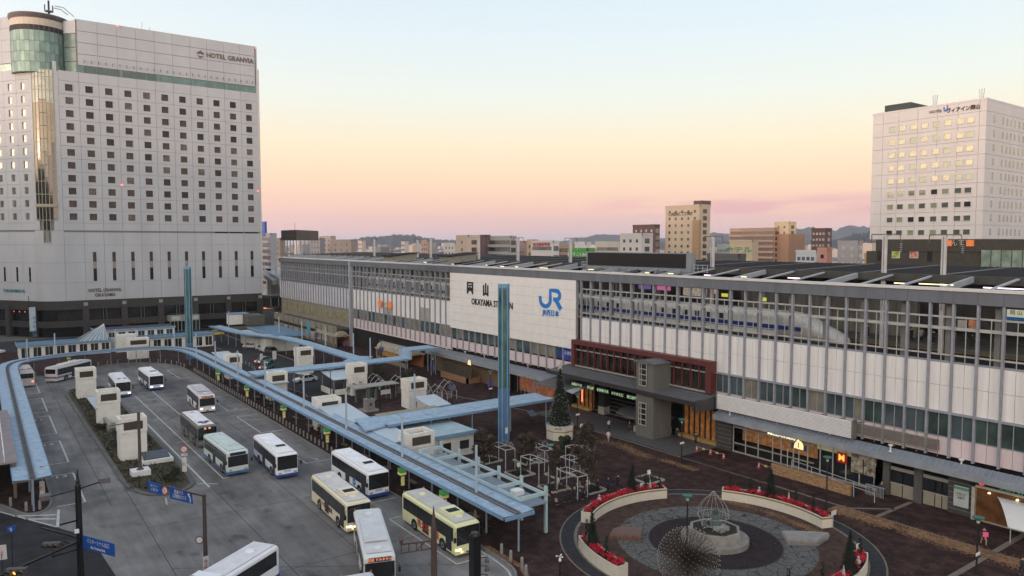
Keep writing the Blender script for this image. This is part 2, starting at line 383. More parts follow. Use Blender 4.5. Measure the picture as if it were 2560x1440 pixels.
# steel posts
pm_ = MB(); pm_.box(-.11, .11, -.42, -.02, 5.6, 21.4); pme = pm_.mesh('post', MULL)
pu = MB(); pu.box(-.11, .11, -.42, -.02, 11.4, 21.4); pume = pu.mesh('post', MULL)
plow = MB(); plow.box(-.1, .1, -.42, -.02, 9.7, 21.4); plme = plow.mesh('post', MULL)
for x in xs:
    if x < X0 + .3 or x > X1: continue
    if -131.2 < x < -91.5:      # sign wall: posts only under it
        continue
    red = -91 < x < -63.2
    inst('post', pume if red else pme, st, (x, YF, 0))
for k in range(28): inst('post', plme, st, (-182.8 - k * 2.0, YF, 0))
ps = MB(); ps.box(-.1, .1, -.42, -.02, 5.6, 9.95); psm = ps.mesh('short_post', MULL)
for x in xs:
    if -131.2 < x < -91.5: inst('short_post', psm, st, (x, YF, 0))
c = MB(); c.box(-182.3, -181.55, YF - .75, YF, 0, 22.7); c.build('corner_pier', M('pale_pier', (.36, .38, .42), .5, .1, .6), st)
# upper open screen: rails, thin mullions, dark glass slips
railp = M('screen_rail_paint', (.40, .395, .37), .5, .1, 1.2)
for (a, b_) in ((-238, -182), (-181.5, -131.0), (-90.3, X1)):
    for z, h in ((20.0, .09), (18.85, .16), (16.12, .08)): c = MB(); c.box(a, b_, YF - .20, YF - .06, z - h, z + h); c.build('screen_rail', railp, st)
sm1 = MB(); sm1.box(-.035, .035, -.16, -.08, 15.5, 20.0); sm1 = sm1.mesh('screen_mullion', railp); sm2 = MB(); sm2.box(-.03, .03, -.18, -.04, 7.7, 10.1); sm2 = sm2.mesh('window_mullion', M('mullion_light', (.36, .37, .38), .5, .1, 1))
for x in xs:
    if (X0 < x < -132) or (-90.3 <= x < X1): inst('screen_mullion', sm1, st, (x + BAY / 2, YF, 0))
    if -63.5 < x < X1: inst('window_mullion', sm2, st, (x + BAY / 2, YF, 0))
# inner row of concrete-coloured columns behind the screen
ic = MB(); ic.box(-.24, .24, 0, .4, 14, 22.6); icm = ic.mesh('inner_column', M('inner_column_paint', (.20, .195, .185), .7, .1, 1))
for k in range(-33, 17): inst('inner_column', icm, st, (-89.4 + 2 * BAY * k + .55, YF + .7, 0)) if not (-131 < -89.4 + 2 * BAY * k < -92) else None
# white cladding panels, windows, pink panels
def slab(w, z0, z1, mat, name, y0=-.16, y1=-.02, gap=.018):
    m_ = MB(); m_.box(gap, w - gap, y0, y1, z0 + gap, z1 - gap); return m_.mesh(name, mat)
wtop = slab(BAY / 2, 12.95, 15.3, PANEL, 'cladding_panel'); wbot = slab(BAY / 2, 10.28, 12.95, PANEL, 'cladding_panel')
wful = slab(BAY, 10.28, 15.3, PANEL, 'cladding_panel'); rtop = slab(BAY / 2, 12.5, 15.3, PANEL, 'cladding_panel'); rbot = slab(BAY / 2, 11.45, 12.5, PANEL, 'cladding_panel')
pk2 = slab(BAY / 2, 5.75, 7.6, PINK, 'pink_panel'); pkf = slab(BAY, 5.75, 7.6, PINK, 'pink_panel'); pk5 = slab(BAY, 5.2, 7.75, PINK, 'pink_panel')
glassA = M('office_glass', (.06, .085, .095), .12, .45, .35, spec=.9); glassB = M('blind_behind_glass', (.19, .18, .145), .35, .25, .6, spec=.7); glassC = M('office_glass_green', (.045, .075, .07), .1, .5, .5, spec=.9)
def pane(w, z0, z1, mt): m_ = MB(); m_.box(.05, w - .05, .0, .05, z0, z1); return m_.mesh('window_pane', mt)
gl2 = [pane(BAY / 2, 7.7, 10.15, m_) for m_ in (glassA, glassB, glassC)]; glf = [pane(BAY, 7.85, 10.3, m_) for m_ in (glassA, glassB, glassC)]
greyp = slab(BAY, 10.3, 13.2, M('grey_patch_panel', (.33, .33, .30), .7, .1, 1), 'cladding_panel', -.19, -.165)
for i, x in enumerate(xs):
    if x < X0 + .2 or x > X1 - 2: continue
    if -131.2 <= x < -92:
        pass
    elif x < -131:
        inst('cladding_panel', wful, st, (x, YF, 0))
    elif x < -63.5:
        for k in (0, 1):
            inst('cladding_panel', rtop, st, (x + k * BAY / 2, YF, 0)); inst('cladding_panel', rbot, st, (x + k * BAY / 2, YF, 0))
    else:
        for k in (0, 1):
            inst('cladding_panel', wtop, st, (x + k * BAY / 2, YF, 0)); inst('cladding_panel', wbot, st, (x + k * BAY / 2, YF, 0))
    if x > -63.5:
        a = R.choice((0, 0, 1, 2, 2, 0))
        for k in (0, 1):
            inst('window_pane', gl2[a if R.random() < .85 else 1], st, (x + k * BAY / 2, YF - .1, 0)); inst('pink_panel', pk2, st, (x + k * BAY / 2, YF, 0))
    elif x < -92:
        a = R.choice((0, 1, 1, 1, 2)); inst('window_pane', glf[a], st, (x, YF - .1, 0)); inst('pink_panel', pk5 if x < -131 else pkf, st, (x, YF, 0))
for x in (xs[12], xs[13]): pass
for xx in (-140.0 + .2,): 
    for k in (0, 1): inst('grey_panel', greyp, st, (-144.48 + BAY * k - 0.0, YF, 0))
c = MB(); c.box(-162.5, -158.0, YF - .19, YF - .165, 10.3, 12.0); c.build('grey_panel', M('grey_patch_panel', (.33, .33, .3)), st)
c = MB(); c.box(X0, X1, YF - .14, YF, 15.3, 15.5); c.box(-63.2, X1, YF - .5, YF, 10.1, 10.27); c.box(X0, -91.5, YF - .2, YF, 10.2, 10.3)
c.box(-63.2, X1, YF - .14, YF, 7.58, 7.7); c.build('window_sill', MULL, st)
# maintenance grille on three bays
gm_ = MB()
for k in range(7): gm_.box(-43.5, -34.6, YF - .5, YF - .2, 6.15 + k * .17, 6.25 + k * .17)
for x in (-43.5, -41.2, -39.0, -36.7, -34.6): gm_.bar((x, YF - .55, 5.6), (x, YF - .55, 7.75), .05)
gm_.bar((-43.5, YF - .55, 7.75), (-34.6, YF - .55, 7.7), .05); gm_.bar((-43.5, YF - .55, 6.05), (-34.6, YF - .55, 6.05), .05)
gm_.build('service_grille', M('dull_grille', (.22, .2, .18), .6, .1, 2), st)
# far wing: cladding and storey below
fw_ = slab(2.0, 9.8, 15.3, M('far_cladding', (.56, .56, .60), .5, .06, .6), 'cladding_panel')
for k in range(28): inst('cladding_panel', fw_, st, (-184.8 - 2.0 * k, YF, 0))
c = MB(); c.box(-238.6, X0 - .8, YF + .1, YF + .3, 15.2, 21.4); c.build('far_screen_glass', M('far_screen', (.12, .135, .14), .3, .4, 1.2, stretch=(3, 1, .3)), st)

# the great white sign wall
sw = MB(); sw.box(.012, BAY - .012, -.62, -.5, .012, 1.62 - .012); swm = sw.mesh('sign_wall_panel', M('sign_wall_white', (.78, .75, .72), .5, .04, .8))
c = MB(); c.box(-130.9, -91.2, YF - .55, YF, 9.95, 21.35); c.build('sign_wall_backing', M('sign_wall_joint', (.34, .32, .31), .7), st)
for i in range(17):
    for j in range(7):
        inst('sign_wall_panel', swm, st, (-130.9 + 2.335 * i, YF, 9.95 + 1.628 * j)).scale = (2.335 / BAY, 1, 1.0)
ink = M('sign_black', (.012, .012, .014), .5); jrb = M('sign_blue', (.02, .19, .55), .45, .05)
yS = YF - .68
# mountain-hill characters drawn as the sign's own block shapes
k_ = MB(); zt, zb = 19.75, 17.35; xa, xb_ = -124.3, -122.0
k_.box(xa, xa + .5, yS, yS + .05, zb, zt); k_.box(xb_ - .5, xb_, yS, yS + .05, zb, zt); k_.box(xa, xb_, yS - .004, yS + .05, zt - .35, zt)
k_.box(xa + .5, xb_ - .5, yS, yS + .05, 18.95, 19.2); k_.box(xa + .5, xb_ - .5, yS, yS + .05, 18.1, 18.65); k_.box(xa + .95, xa + 1.35, yS, yS + .05, 18.6, 18.97)
k_.box(xa + .5, xa + .8, yS + .005, yS + .05, 17.75, 18.1); k_.box(xb_ - .8, xb_ - .5, yS + .005, yS + .05, 17.75, 18.1); k_.box(xa + .8, xb_ - .8, yS + .005, yS + .05, 17.95, 18.1)
k_.build('sign_character', ink, st)
k_ = MB()
for q in (0, 1, 2): k_.box(-118.5 + q * .72, -118.5 + q * .72 + .42, yS, yS + .05, 17.6, 19.7 if q == 1 else 19.35)
k_.box(-118.5, -116.64, yS - .004, yS + .05, 17.45, 17.85); k_.box(-118.5, -118.08, yS, yS + .05, 17.25, 17.6); k_.box(-117.06, -116.64, yS, yS + .05, 17.25, 17.6)
k_.build('sign_character', ink, st)
text('sign_lettering', 'OKAYAMA STATION', 1.75, ink, st, (-115.6, yS, 15.85), (1, 0, 0), sx=.86, bold=.03, depth=.06).scale = (1, 1, 1)
# JR mark
j = MB(); yj = yS - .02
def stroke(mb, pts, w, y0, y1):
    pts = [Vector((p[0], 0, p[1])) for p in pts]; L = []; Q = []
    for i, p in enumerate(pts):
        d = (pts[min(i + 1, len(pts) - 1)] - pts[max(i - 1, 0)]).normalized(); n_ = Vector((-d.z, 0, d.x)); L.append(p + n_ * w / 2); Q.append(p - n_ * w / 2)
    for i in range(len(pts) - 1):
        poly = [(L[i].x, L[i].z), (L[i + 1].x, L[i + 1].z), (Q[i + 1].x, Q[i + 1].z), (Q[i].x, Q[i].z)]
        mb.extr(poly, 'y', y0 - .0005 * i, y1)
arc = [(-100.55 + .0, 18.25), (-100.55, 17.7)] + [(-99.15 + 1.4 * math.cos(a), 17.7 + 1.15 * math.sin(a)) for a in [PI + PI * k / 8 for k in range(1, 8)]] + [(-97.75, 17.7), (-97.75, 19.4), (-96.2, 19.4)]
stroke(j, arc, .72, yj, yj + .1)
bowl = [(-96.2, 19.4)] + [(-96.1 + .85 * math.cos(a), 18.65 + .75 * math.sin(a)) for a in [PI / 2 - PI * k / 8 for k in range(1, 8)]] + [(-96.3, 17.9), (-96.9, 17.9)]
stroke(j, bowl, .7, yj - .012, yj + .1); stroke(j, [(-96.35, 17.95), (-94.9, 16.35)], .85, yj - .02, yj + .1)
j.build('sign_emblem', jrb, st)
text('sign_lettering', 'JR西日本', 1.15, jrb, st, (-97.6, yS, 15.45), (1, 0, 0), bold=.03, depth=.05)
# blue poster windows under the sign wall
c = MB(); c.box(-96.2, -91.3, YF - .14, YF - .11, 7.9, 10.0); c.build('poster', M('poster_blue', (.02, .05, .32), .4, .5, 1.2), st)
text('poster_lettering', '日本旅行', .8, M('white_print', (.75, .75, .75), .5), st, (-93.2, YF - .16, 9.0), (1, 0, 0), depth=.01)
# orange station-building sign
oran = M('orange_sign', (.80, .22, .06), .5, .08, emit=(.8, .2, .05), es=.15)
for xq in (-164.0, -158.6):
    c = MB(); n_ = 12; c.extr([(xq + .95 * math.cos(2 * PI * k / n_), 12.7 + .95 * math.sin(2 * PI * k / n_)) for k in range(n_)], 'y', YF - .7, YF - .5); c.build('round_sign', oran, st)
text('sign_lettering', 'さんすて', 1.05, M('sign_grey_print', (.22, .2, .2), .5), st, (-161.3, YF - .6, 12.7), (1, 0, 0), bold=.02, sx=.85)

# red framed glazing over the entrance
rb = empty('entrance_glazing', (-77, 78.6, 7.6), 'dark red framed glazed box above the main station entrance', 'glazing')
redm = M('dark_red_frame', (.115, .030, .028), .45, .12, 1)
c = MB(); c.box(-91.3, -62.9, 78.2, 79.4, 11.0, 11.7); c.box(-91.3, -90.6, 78.2, 79.4, 7.4, 11.0); c.box(-63.8, -62.9, 78.2, 79.4, 7.4, 11.0); c.build('frame', redm, rb)
vm = MB(); vm.box(-.085, .085, 0, .35, 7.5, 11.0); vmm = vm.mesh('mullion', redm)
for k in range(1, 18):
    xx = -90.6 + k * 1.5
    if not (-74.8 < xx < -70.2): inst('mullion', vmm, rb, (xx, 78.45, 0))
gr = MB(); gr.box(.1, 1.42, .2, .25, 7.6, 11.0); grm = gr.mesh('pane', M('red_box_glass', (.022, .022, .018), .1, .9, .6, spec=.5))
for k in range(0, 18): inst('pane', grm, rb, (-90.6 + k * 1.5, 78.6, 0))
c = MB(); c.box(-90.6, -63.8, 78.55, 78.75, 10.05, 10.2); c.box(-90.6, -63.8, 78.4, 78.75, 7.4, 7.6); c.build('transom', M('grey_transom', (.30, .29, .26), .5), rb)
c = MB(); c.box(-67.6, -64.4, 79.0, 79.2, 7.7, 9.6); c.build('interior_display', M('cream_display', (.6, .5, .28), .6, .3, 1.5, emit=(.6, .45, .2), es=.25), rb)
# broad grey entrance canopy
ec = empty('entrance_canopy', (-77, 77.5, 6.0), 'broad dark grey metal canopy over the station entrance', 'canopy')
seam = M('grey_standing_seam', (.115, .118, .125), .5, .1, 1)
c = MB(); c.extr([(74.6, 6.75), (79.5, 7.35), (79.5, 7.1), (74.9, 6.35)], 'x', -93.3, -62.6); c.build('roof', seam, ec)
c = MB()
for k in range(52): 
    xx = -93.0 + k * .6; c.bar((xx, 74.7, 6.78), (xx, 79.4, 7.36), .05, .06)
o = c.build('roof_seams', M('seam_ridge', (.15, .153, .16), .5), ec)
c = MB(); c.extr([(74.55, 6.85), (74.75, 6.85), (74.95, 6.2), (74.8, 6.2)], 'x', -93.4, -62.5); c.box(-62.6, -62.3, 74.8, 79.5, 5.5, 7.0); c.build('fascia', M('canopy_fascia', (.06, .06, .062), .5), ec)
c = MB(); c.extr([(74.9, 6.18), (78.8, 5.2), (78.8, 5.3), (74.9, 6.3)], 'x', -93, -62.7); c.build('soffit', M('ribbed_soffit', (.12, .11, .09), .7, .2, 1, stretch=(12, 1, 1)), ec)
gsb = M('green_lit_sign', (.35, .5, .3), .5, .3, 2.5, emit=(.55, .85, .5), es=.3)
for k, (a, w) in enumerate(((-88.3, 1.8), (-85.2, 2.0), (-82.6, 2.4), (-79.6, 2.6), (-76.5, 2.4))):
    c = MB(); c.box(a, a + w, 76.1, 76.2, 4.75, 5.35); c.build('lit_sign', M('sign_black_board', (.01, .012, .01), .4), ec)
    text('sign_lettering', ('JR線のりば', '岡山駅', '新幹線 改札', 'のりかえ口', '東口広場')[k], .5, gsb, ec, (a + w / 2, 76.07, 5.05), (1, 0, 0), depth=.01, bold=.02)
# brick stair tower through the canopy
tw = empty('stair_tower', (-71.9, 77.2, 0), 'grey ribbed stair tower with a white ladder window rising through the entrance canopy', 'tower')
tg = M('grey_ribbed_tile', (.13, .128, .12), .7, .2, 3, stretch=(4, 4, .3))
c = MB(); c.box(-73.6, -70.3, 75.2, 78.9, PZ, 10.6); c.build('shaft', tg, tw)
c = MB(); c.extr([(-73.9, 10.6), (-70.0, 10.6), (-70.0, 10.75), (-71.9, 11.1), (-73.9, 10.8)], 'y', 74.95, 79.1); c.build('roof', seam, tw)
for z0, n_ in ((1.8, 4), (7.4, 4)):
    c = MB(); c.box(-72.95, -71.5, 75.12, 75.19, z0, z0 + 3.2); f_ = c.build('window', GLASS, tw)
    c = MB()
    for x in (-72.95, -72.55, -71.55): c.box(x, x + .09, 75.05, 75.12, z0, z0 + 3.2)
    for k in range(n_ + 1): c.box(-72.95, -71.46, 75.04, 75.12, z0 + k * .78, z0 + k * .78 + .1)
    c.build('window_frame', M('cream_frame', (.42, .40, .33), .6), f_)
# kiosk before the tower
ko = empty('police_box_kiosk', (-73, 78, 0), 'small flat roofed dark kiosk with pale stone base in front of the entrance tower', 'kiosk')
c = MB(); c.box(-75, -71.1, 76.3, 79.8, PZ + .9, 2.2); c.build('wall', M('kiosk_dark', (.03, .03, .03), .4), ko)
c = MB(); c.box(-75.05, -74.0, 76.2, 79.85, PZ, 1.05); c.box(-72.6, -71.05, 76.2, 79.85, PZ, 1.05); c.build('base', M('kiosk_stone', (.38, .36, .30), .7), ko)
c = MB(); c.box(-74.0, -72.6, 76.28, 76.35, PZ, 2.1); c.build('door', M('kiosk_door', (.08, .085, .085), .3, spec=.8), ko)
c = MB(); c.prism([(-80.5, 79.8), (-78, 75.6), (-75.2, 75.0), (-70.7, 75.6), (-70.7, 79.9)], 2.3, 2.55); c.build('roof', M('kiosk_roof', (.085, .085, .083), .8, .2, 1), ko)
# entrance hall interiors
warm = M('warm_shop_interior', (.30, .12, .03), .6, .9, 1.6, emit=(.8, .34, .10), es=.07, stretch=(1, 1, .7))
sh = empty('entrance_shops', (-80, 80.7, 0), 'orange lit shop fronts beneath the entrance canopy', 'shop front')
for a in ((-69.6, -62.6), (-92.8, -88.5)): c = MB(); c.box(*a, 80.6, 80.8, .5, 4.5); c.build('lit_wall', warm, sh)
c = MB()
for k in range(8): c.box(-69.4 + k * .95, -69.25 + k * .95, 80.4, 80.55, .3, 4.6)
for k in range(5): c.box(-92.6 + k * 1.0, -92.45 + k * 1.0, 80.4, 80.55, .3, 4.4)
c.build('shopfront_mullion', DARKM, sh)
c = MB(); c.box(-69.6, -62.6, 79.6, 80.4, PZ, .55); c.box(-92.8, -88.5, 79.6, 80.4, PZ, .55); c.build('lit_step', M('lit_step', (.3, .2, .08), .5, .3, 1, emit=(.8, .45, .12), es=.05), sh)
c = MB(); c.box(-91.05, -90.9, 80.3, 80.38, 1.2, 4.2); c.build('neon_tube', M('neon_red', (.9, .2, .1), .5, emit=(1, .22, .1), es=2.5), sh)
c = MB()
for k in range(9): c.box(-88 + .0, -77.5, 80 + k * .9, 80.05 + k * .9, .5 + k * .35, .62 + k * .35)
c.build('stair_nosing', M('stair_edge', (.12, .12, .11), .6), sh)
for x in (-86.5,):
    c = MB(); c.box(x, x + 1.3, 79.9, 81.1, PZ, 5.2); c.build('pillar', M('hall_pillar', (.03, .03, .03), .5), sh)
    c = MB(); c.box(x - .04, x + 1.34, 79.85, 81.15, PZ, 1.35); c.build('pillar_base', M('kiosk_stone', (.38, .36, .30)), sh)

gc = empty('side_awning', (-93, 76, 4), 'small grey winged awning beside the decorated tree', 'awning')
for q, mt, nm in ((((1400, 937), (1484, 956), (1418, 974), (1335, 958)), seam, 'roof_sheet'), (((1484, 957), (1506, 948), (1432, 983), (1416, 976)), M('awning_pale', (.42, .43, .45), .5), 'white_flap')):
    P_ = [at(*a, 4.7) for a in q]; c = MB(); c.add(P_ + [p - Vector((0, 0, .15)) for p in P_], [(0, 1, 2, 3), (7, 6, 5, 4), (0, 4, 5, 1), (1, 5, 6, 2), (2, 6, 7, 3), (3, 7, 4, 0)]); c.build(nm, mt, gc)
# lower canopies on both sides
def low_canopy(name, x0, x1, y0, zf, label):
    e = empty(name, ((x0 + x1) / 2, 78.5, 0), label, 'canopy')
    steel = M('blue_grey_steel', (.20, .225, .26), .5, .15, .8)
    c = MB(); c.extr([(y0, zf), (YF - .5, zf + .55), (YF - .5, zf + .35), (y0 + .1, zf - .25)], 'x', x0, x1); c.build('roof', steel, e)
    c = MB(); c.box(x0, x1, y0 - .16, y0 + .02, zf - .62, zf + .05); c.build('fascia', M('canopy_edge_steel', (.26, .285, .31), .5, .15, .8), e)
    c = MB(); n_ = int((x1 - x0) / .55)
    for k in range(n_): c.bar((x0 + .3 + k * .55, y0 + .1, zf + .03), (x0 + .3 + k * .55, YF - .6, zf + .58), .1, .06)
    c.build('roof_ribs', M('rib_steel', (.24, .265, .30), .5), e); tag(e.children[-1], kind='stuff')
    return e
rc = low_canopy('shop_canopy', -62.2, X1, 78.0, 4.85, 'long blue grey metal canopy above the shops right of the entrance')
lc = low_canopy('shop_canopy', -137.5, -95.5, 76.9, 4.6, 'long blue grey metal canopy between the stair house and the entrance')
lm = MB(); lm.lathe(0, 0, [(.16, 0), (.16, .12), (.06, .16), (.06, .45), (.2, .62), (.2, .66), (.03, .7)], 8)
lmp = lm.mesh('canopy_lamp', WHITE)
for i, (px_, py_) in enumerate(((1825, 1038), (1943, 1063), (2074, 1093), (2226, 1130), (2403, 1168))):
    p = at(px_, py_, 5.05); o = inst('canopy_lamp', lmp, None, (p.x, p.y, 5.0), scale=(1.3, 1.3, 1.3)); tag(o, f'small white funnel lamp on the shop canopy, {("nearest the entrance", "just before the pink drum box", "below the end of the louvred screen", "beside the two pink drums", "farthest along beside the grille")[i]}', 'lamp', 'funnel lamps on the canopy roofs')
for i, (px_, py_) in enumerate(((1117, 878), (1163, 888), (1211, 897), (1320, 922), (1381, 936))):
    p = at(px_, py_, 4.8); o = inst('canopy_lamp', lmp, None, (p.x, p.y, 4.8), scale=(1.2, 1.2, 1.2)); tag(o, 'small white funnel lamp under the pink panels, ' + ('nearest the stair house', 'second from the stair house', 'left of the near blue pillar', 'right of the near blue pillar', 'closest to the entrance')[i], 'lamp', 'lamps on the left canopy roof')
# louvred screen with its struts and pink drums
ls = empty('louvred_screen', (-52, 78.3, 5.5), 'long white louvred screen standing on the shop canopy', 'screen')
sl = MB(); sl.extr([(78.22, 0), (78.33, .09), (78.36, .09), (78.26, 0)], 'x', -61.9, -43.3); slm = sl.mesh('slat', WHITE)
for k in range(13): inst('slat', slm, ls, (0, 0, 0)).location = (52, -78.3, .2 + k * .152)
c = MB(); c.box(-61.9, -43.3, 78.37, 78.45, 5.65, 7.65); c.box(-62.0, -61.86, 78.2, 78.5, 5.6, 7.72); c.box(-43.35, -43.2, 78.2, 79.1, 5.6, 7.72); c.build('backing', M('screen_backing', (.16, .155, .15), .6), ls)
c = MB()
for k in range(9): c.bar((-61.5 + BAY * k, 78.5, 7.5), (-60.6 + BAY * k, 79.5, 7.5), .06)
c.build('strut', DARKM, ls)
for px_, py_, n_ in ((1942, 1052, 'pink half drum box with a black bracket in front of the louvred screen'), (2168, 1092, 'pink half drum box right beside the end of the louvred screen'), (2216, 1104, 'second pink half drum box right of the louvred screen')):
    p = at(px_, py_, 5.3); c = MB(); c.extr([(p.y + .45 * math.cos(a), 5.15 + .95 * math.sin(a)) for a in [PI * k / 8 for k in range(9)]], 'x', p.x - .95, p.x + .95)
    tag(c.build('canopy_drum', M('drum_pink', (.50, .40, .40), .5)), n_, 'duct cover', 'pink drum boxes on the canopy')

# ---- shops on the right
s = empty('shop_row', (-40, 79.8, 0), 'row of ground floor shops with glazed fronts and shutters under the canopy', 'shops')
tile = M('dark_slab_tile', (.055, .052, .05), .6, .2, 1)
for x0, x1, mt in ((-62.6, -60.2, tile), (-33.5, -31.2, tile), (-40.2, -39.5, M('shop_pier', (.09, .088, .085), .6)), (-36.9, -36.1, M('shop_pier', (.09, .088, .085)))):
    c = MB(); c.box(x0, x1, 79.2, 79.7, PZ, 4.6); c.build('pier', mt, s)
for k in range(7):
    for x0, x1 in ((-62.61, -60.19), (-33.51, -31.19)):
        c = MB(); c.box(x0, x1, 79.18, 79.3, .6 + k * .55, .64 + k * .55); c.build('tile_joint', M('tile_joint_pale', (.22, .21, .2), .6), s)
c = MB(); c.box(-60.2, -48.6, 81.6, 81.8, 1.3, 3.6); c.build('lit_interior', M('burger_interior', (.20, .09, .035), .6, 1.0, 2.2, emit=(.9, .42, .15), es=.12), s)
c = MB(); c.box(-60.2, -48.6, 80.6, 81.5, PZ, 1.15); c.build('counter', BLACKISH, s)
vm = MB(); vm.box(-.05, .05, 79.5, 79.6, PZ, 4.6); vmm = vm.mesh('shopfront_mullion', STEEL)
for x in (-60.1, -58.2, -56.3, -54.2, -53.0, -51.3, -49.4, -47.8, -46.2, -44.6, -43.0, -41.3): inst('shopfront_mullion', vmm, s, (x, 79.8 - 79.8, 0)).location = (x + 40, -79.8, 0)
c = MB(); c.box(-60.2, -48.6, 79.48, 79.62, 3.35, 3.6); c.box(-60.2, -48.6, 79.5, 79.6, 1.25, 1.4); c.box(-60.2, -41, 79.45, 79.62, PZ, .3); c.build('shopfront_rail', M('pale_rail', (.30, .29, .26), .5), s)
c = MB(); c.box(-58.0, -55.9, 79.35, 79.5, 3.65, 4.55); c.build('shop_sign', M('red_sign', (.30, .02, .015), .5, emit=(.5, .03, .02), es=.1), s)
yel = M('yellow_lit', (.9, .5, .05), .5, emit=(1, .55, .12), es=.8)
text('sign_lettering', 'M', .85, yel, s, (-57.1, 79.3, 4.05), (1, 0, 0), bold=.03)
text('sign_lettering', "McDonald's", .75, M('white_lit', (.9, .85, .6), .5, emit=(1, .92, .62), es=1.1), s, (-52.6, 79.28, 3.85), (1, 0, 0), bold=.02, sx=1.25)
lit = M('cream_lit_glass', (.45, .42, .26), .4, .25, .8, emit=(.75, .7, .42), es=.12)
c = MB(); c.box(-48.4, -41.4, 79.9, 80.0, 3.1, 4.4); c.build('lit_glass', lit, s)
c = MB(); c.box(-48.4, -41.4, 80.0, 80.1, PZ, 3.05); c.build('shop_glass', GLASS, s)
c = MB(); c.box(-45.6, -44.4, 79.3, 79.42, 2.3, 3.5); c.build('shop_sign', M('red_sign', (.3, .02, .015)), s)
text('sign_lettering', 'M', 1.0, yel, s, (-45.0, 79.25, 2.9), (1, 0, 0), bold=.03)
post = M('food_posters', (.42, .33, .22), .5, .9, 1.1)
for k, x in enumerate((-43.9, -42.4)):
    for z in (1.9, 3.2): c = MB(); c.box(x, x + 1.35, 79.36, 79.44, z - .3, z + .95); c.build('poster', M('photo_poster_sepia', (.30, .27, .22), .5, .85, 2.2), s)
for k in (0, 1):
    for z in (.5, 1.7): c = MB(); c.box(-41.0 + k * .0, -40.3, 79.16, 79.2, z, z + 1.1); c.build('poster', post, s)
c = MB()
for x in (-39.3, -38.1, -35.9, -34.9, -33.9): pass
for x0, x1 in ((-39.4, -38.2), (-38.1, -37.0), (-36.0, -34.9), (-34.8, -34.2), (-34.1, -33.5)):
    c = MB(); c.box(x0, x1, 79.4, 79.5, .2, 1.5); c.build('shutter_panel', M('beige_panel', (.27, .25, .19), .6, .1, 2, stretch=(6, 1, .4)), s)
    c = MB(); c.box(x0, x1, 79.45, 79.5, 1.6, 3.0); c.build('shop_glass', GLASS, s)
    c = MB(); c.box(x0 - .05, x1 + .05, 79.35, 79.52, 1.5, 1.62); c.box(x0 - .05, x1 + .05, 79.35, 79.52, 3.0, 3.35); c.build('shopfront_rail', M('pale_rail', (.3, .29, .26)), s)
c = MB(); c.box(-32.9, -31.5, 79.05, 79.12, 1.0, 3.1); f_ = c.build('notice_board', M('notice_white', (.42, .46, .44), .5), s)
c = MB(); c.box(-32.9, -31.5, 79.02, 79.05, 2.75, 3.0); c.build('notice_header', M('notice_green', (.08, .3, .22), .5), f_)
text('notice_print', 'お知らせ\nイベント\n開催中', .22, ink, f_, (-32.2, 79.03, 2.1), (1, 0, 0), depth=.004)
c = MB(); c.box(-31.2, X1, 79.1, 79.3, PZ, 4.2); c.box(-31.2, -30.9, 78.9, 79.35, PZ, 3.7); c.box(-31.2, X1, 78.9, 79.35, 3.45, 3.7); c.build('cream_door_frame', M('cream_frame', (.42, .4, .33)), s)
c = MB(); c.box(-30.8, X1, 79.0, 79.09, .3, 3.4); c.build('shop_glass', M('wood_shop_glass', (.10, .045, .02), .2, .7, .8, emit=(.5, .22, .08), es=.05), s)
c = MB(); c.box(-31.2, X1, 78.85, 78.95, 3.72, 4.3); c.build('shop_sign', M('sign_black_green', (.008, .02, .016), .4), s)
text('sign_lettering', 'SUNFESTA', .62, M('sign_green', (.05, .32, .25), .5, emit=(.05, .35, .25), es=.4), s, (-26.6, 78.8, 4.0), (1, 0, 0), align='CENTER', sx=1.5)
c = MB(); c.lathe(-30.3, 78.82, [(.0, 3.75), (.22, 3.85), (.28, 4.0), (.22, 4.15), (0, 4.25)], 8); c.build('sign_emblem', M('neon_red2', (.8, .05, .04), .5, emit=(.9, .06, .05), es=.8), s)
for x in (-29.6, -27.2): c = MB(); c.lathe(x, 78.8, [(.02, 3.3), (.12, 3.22), (.14, 3.15)], 8); c.build('down_light', M('down_light', (1, .8, .5), .5, emit=(1, .75, .4), es=2.5), s)
aw = empty('white_awning', (-25.5, 76.5, 0), 'white fabric awning over a stall at the right edge of the plaza', 'awning')
c = MB()
rows = []
for i in range(9):
    a = i / 8; y = 75.4 + 3.4 * a; z = 1.55 + 1.5 * math.sin(a * PI / 2) ** .8
    rows.append([(-28.9 - (2.3 * (1 - a) ** 0) * 0 + 2.2 * (1 - a), y, z), (-18, y, z), (-18, y, z - .05), (-28.9 + 2.2 * (1 - a), y, z - .05)])
for r0, r1 in zip(rows, rows[1:]): c.add(r0 + r1, [(0, 1, 5, 4), (2, 3, 7, 6), (3, 0, 4, 7)])
c.build('canvas', M('white_canvas', (.62, .62, .60), .8, .04, 1), aw)
c = MB()
for x in (-26.5, -22): c.bar((x, 75.5, PZ), (x, 75.5, 1.6), .06)
c.build('leg', STEEL, aw)

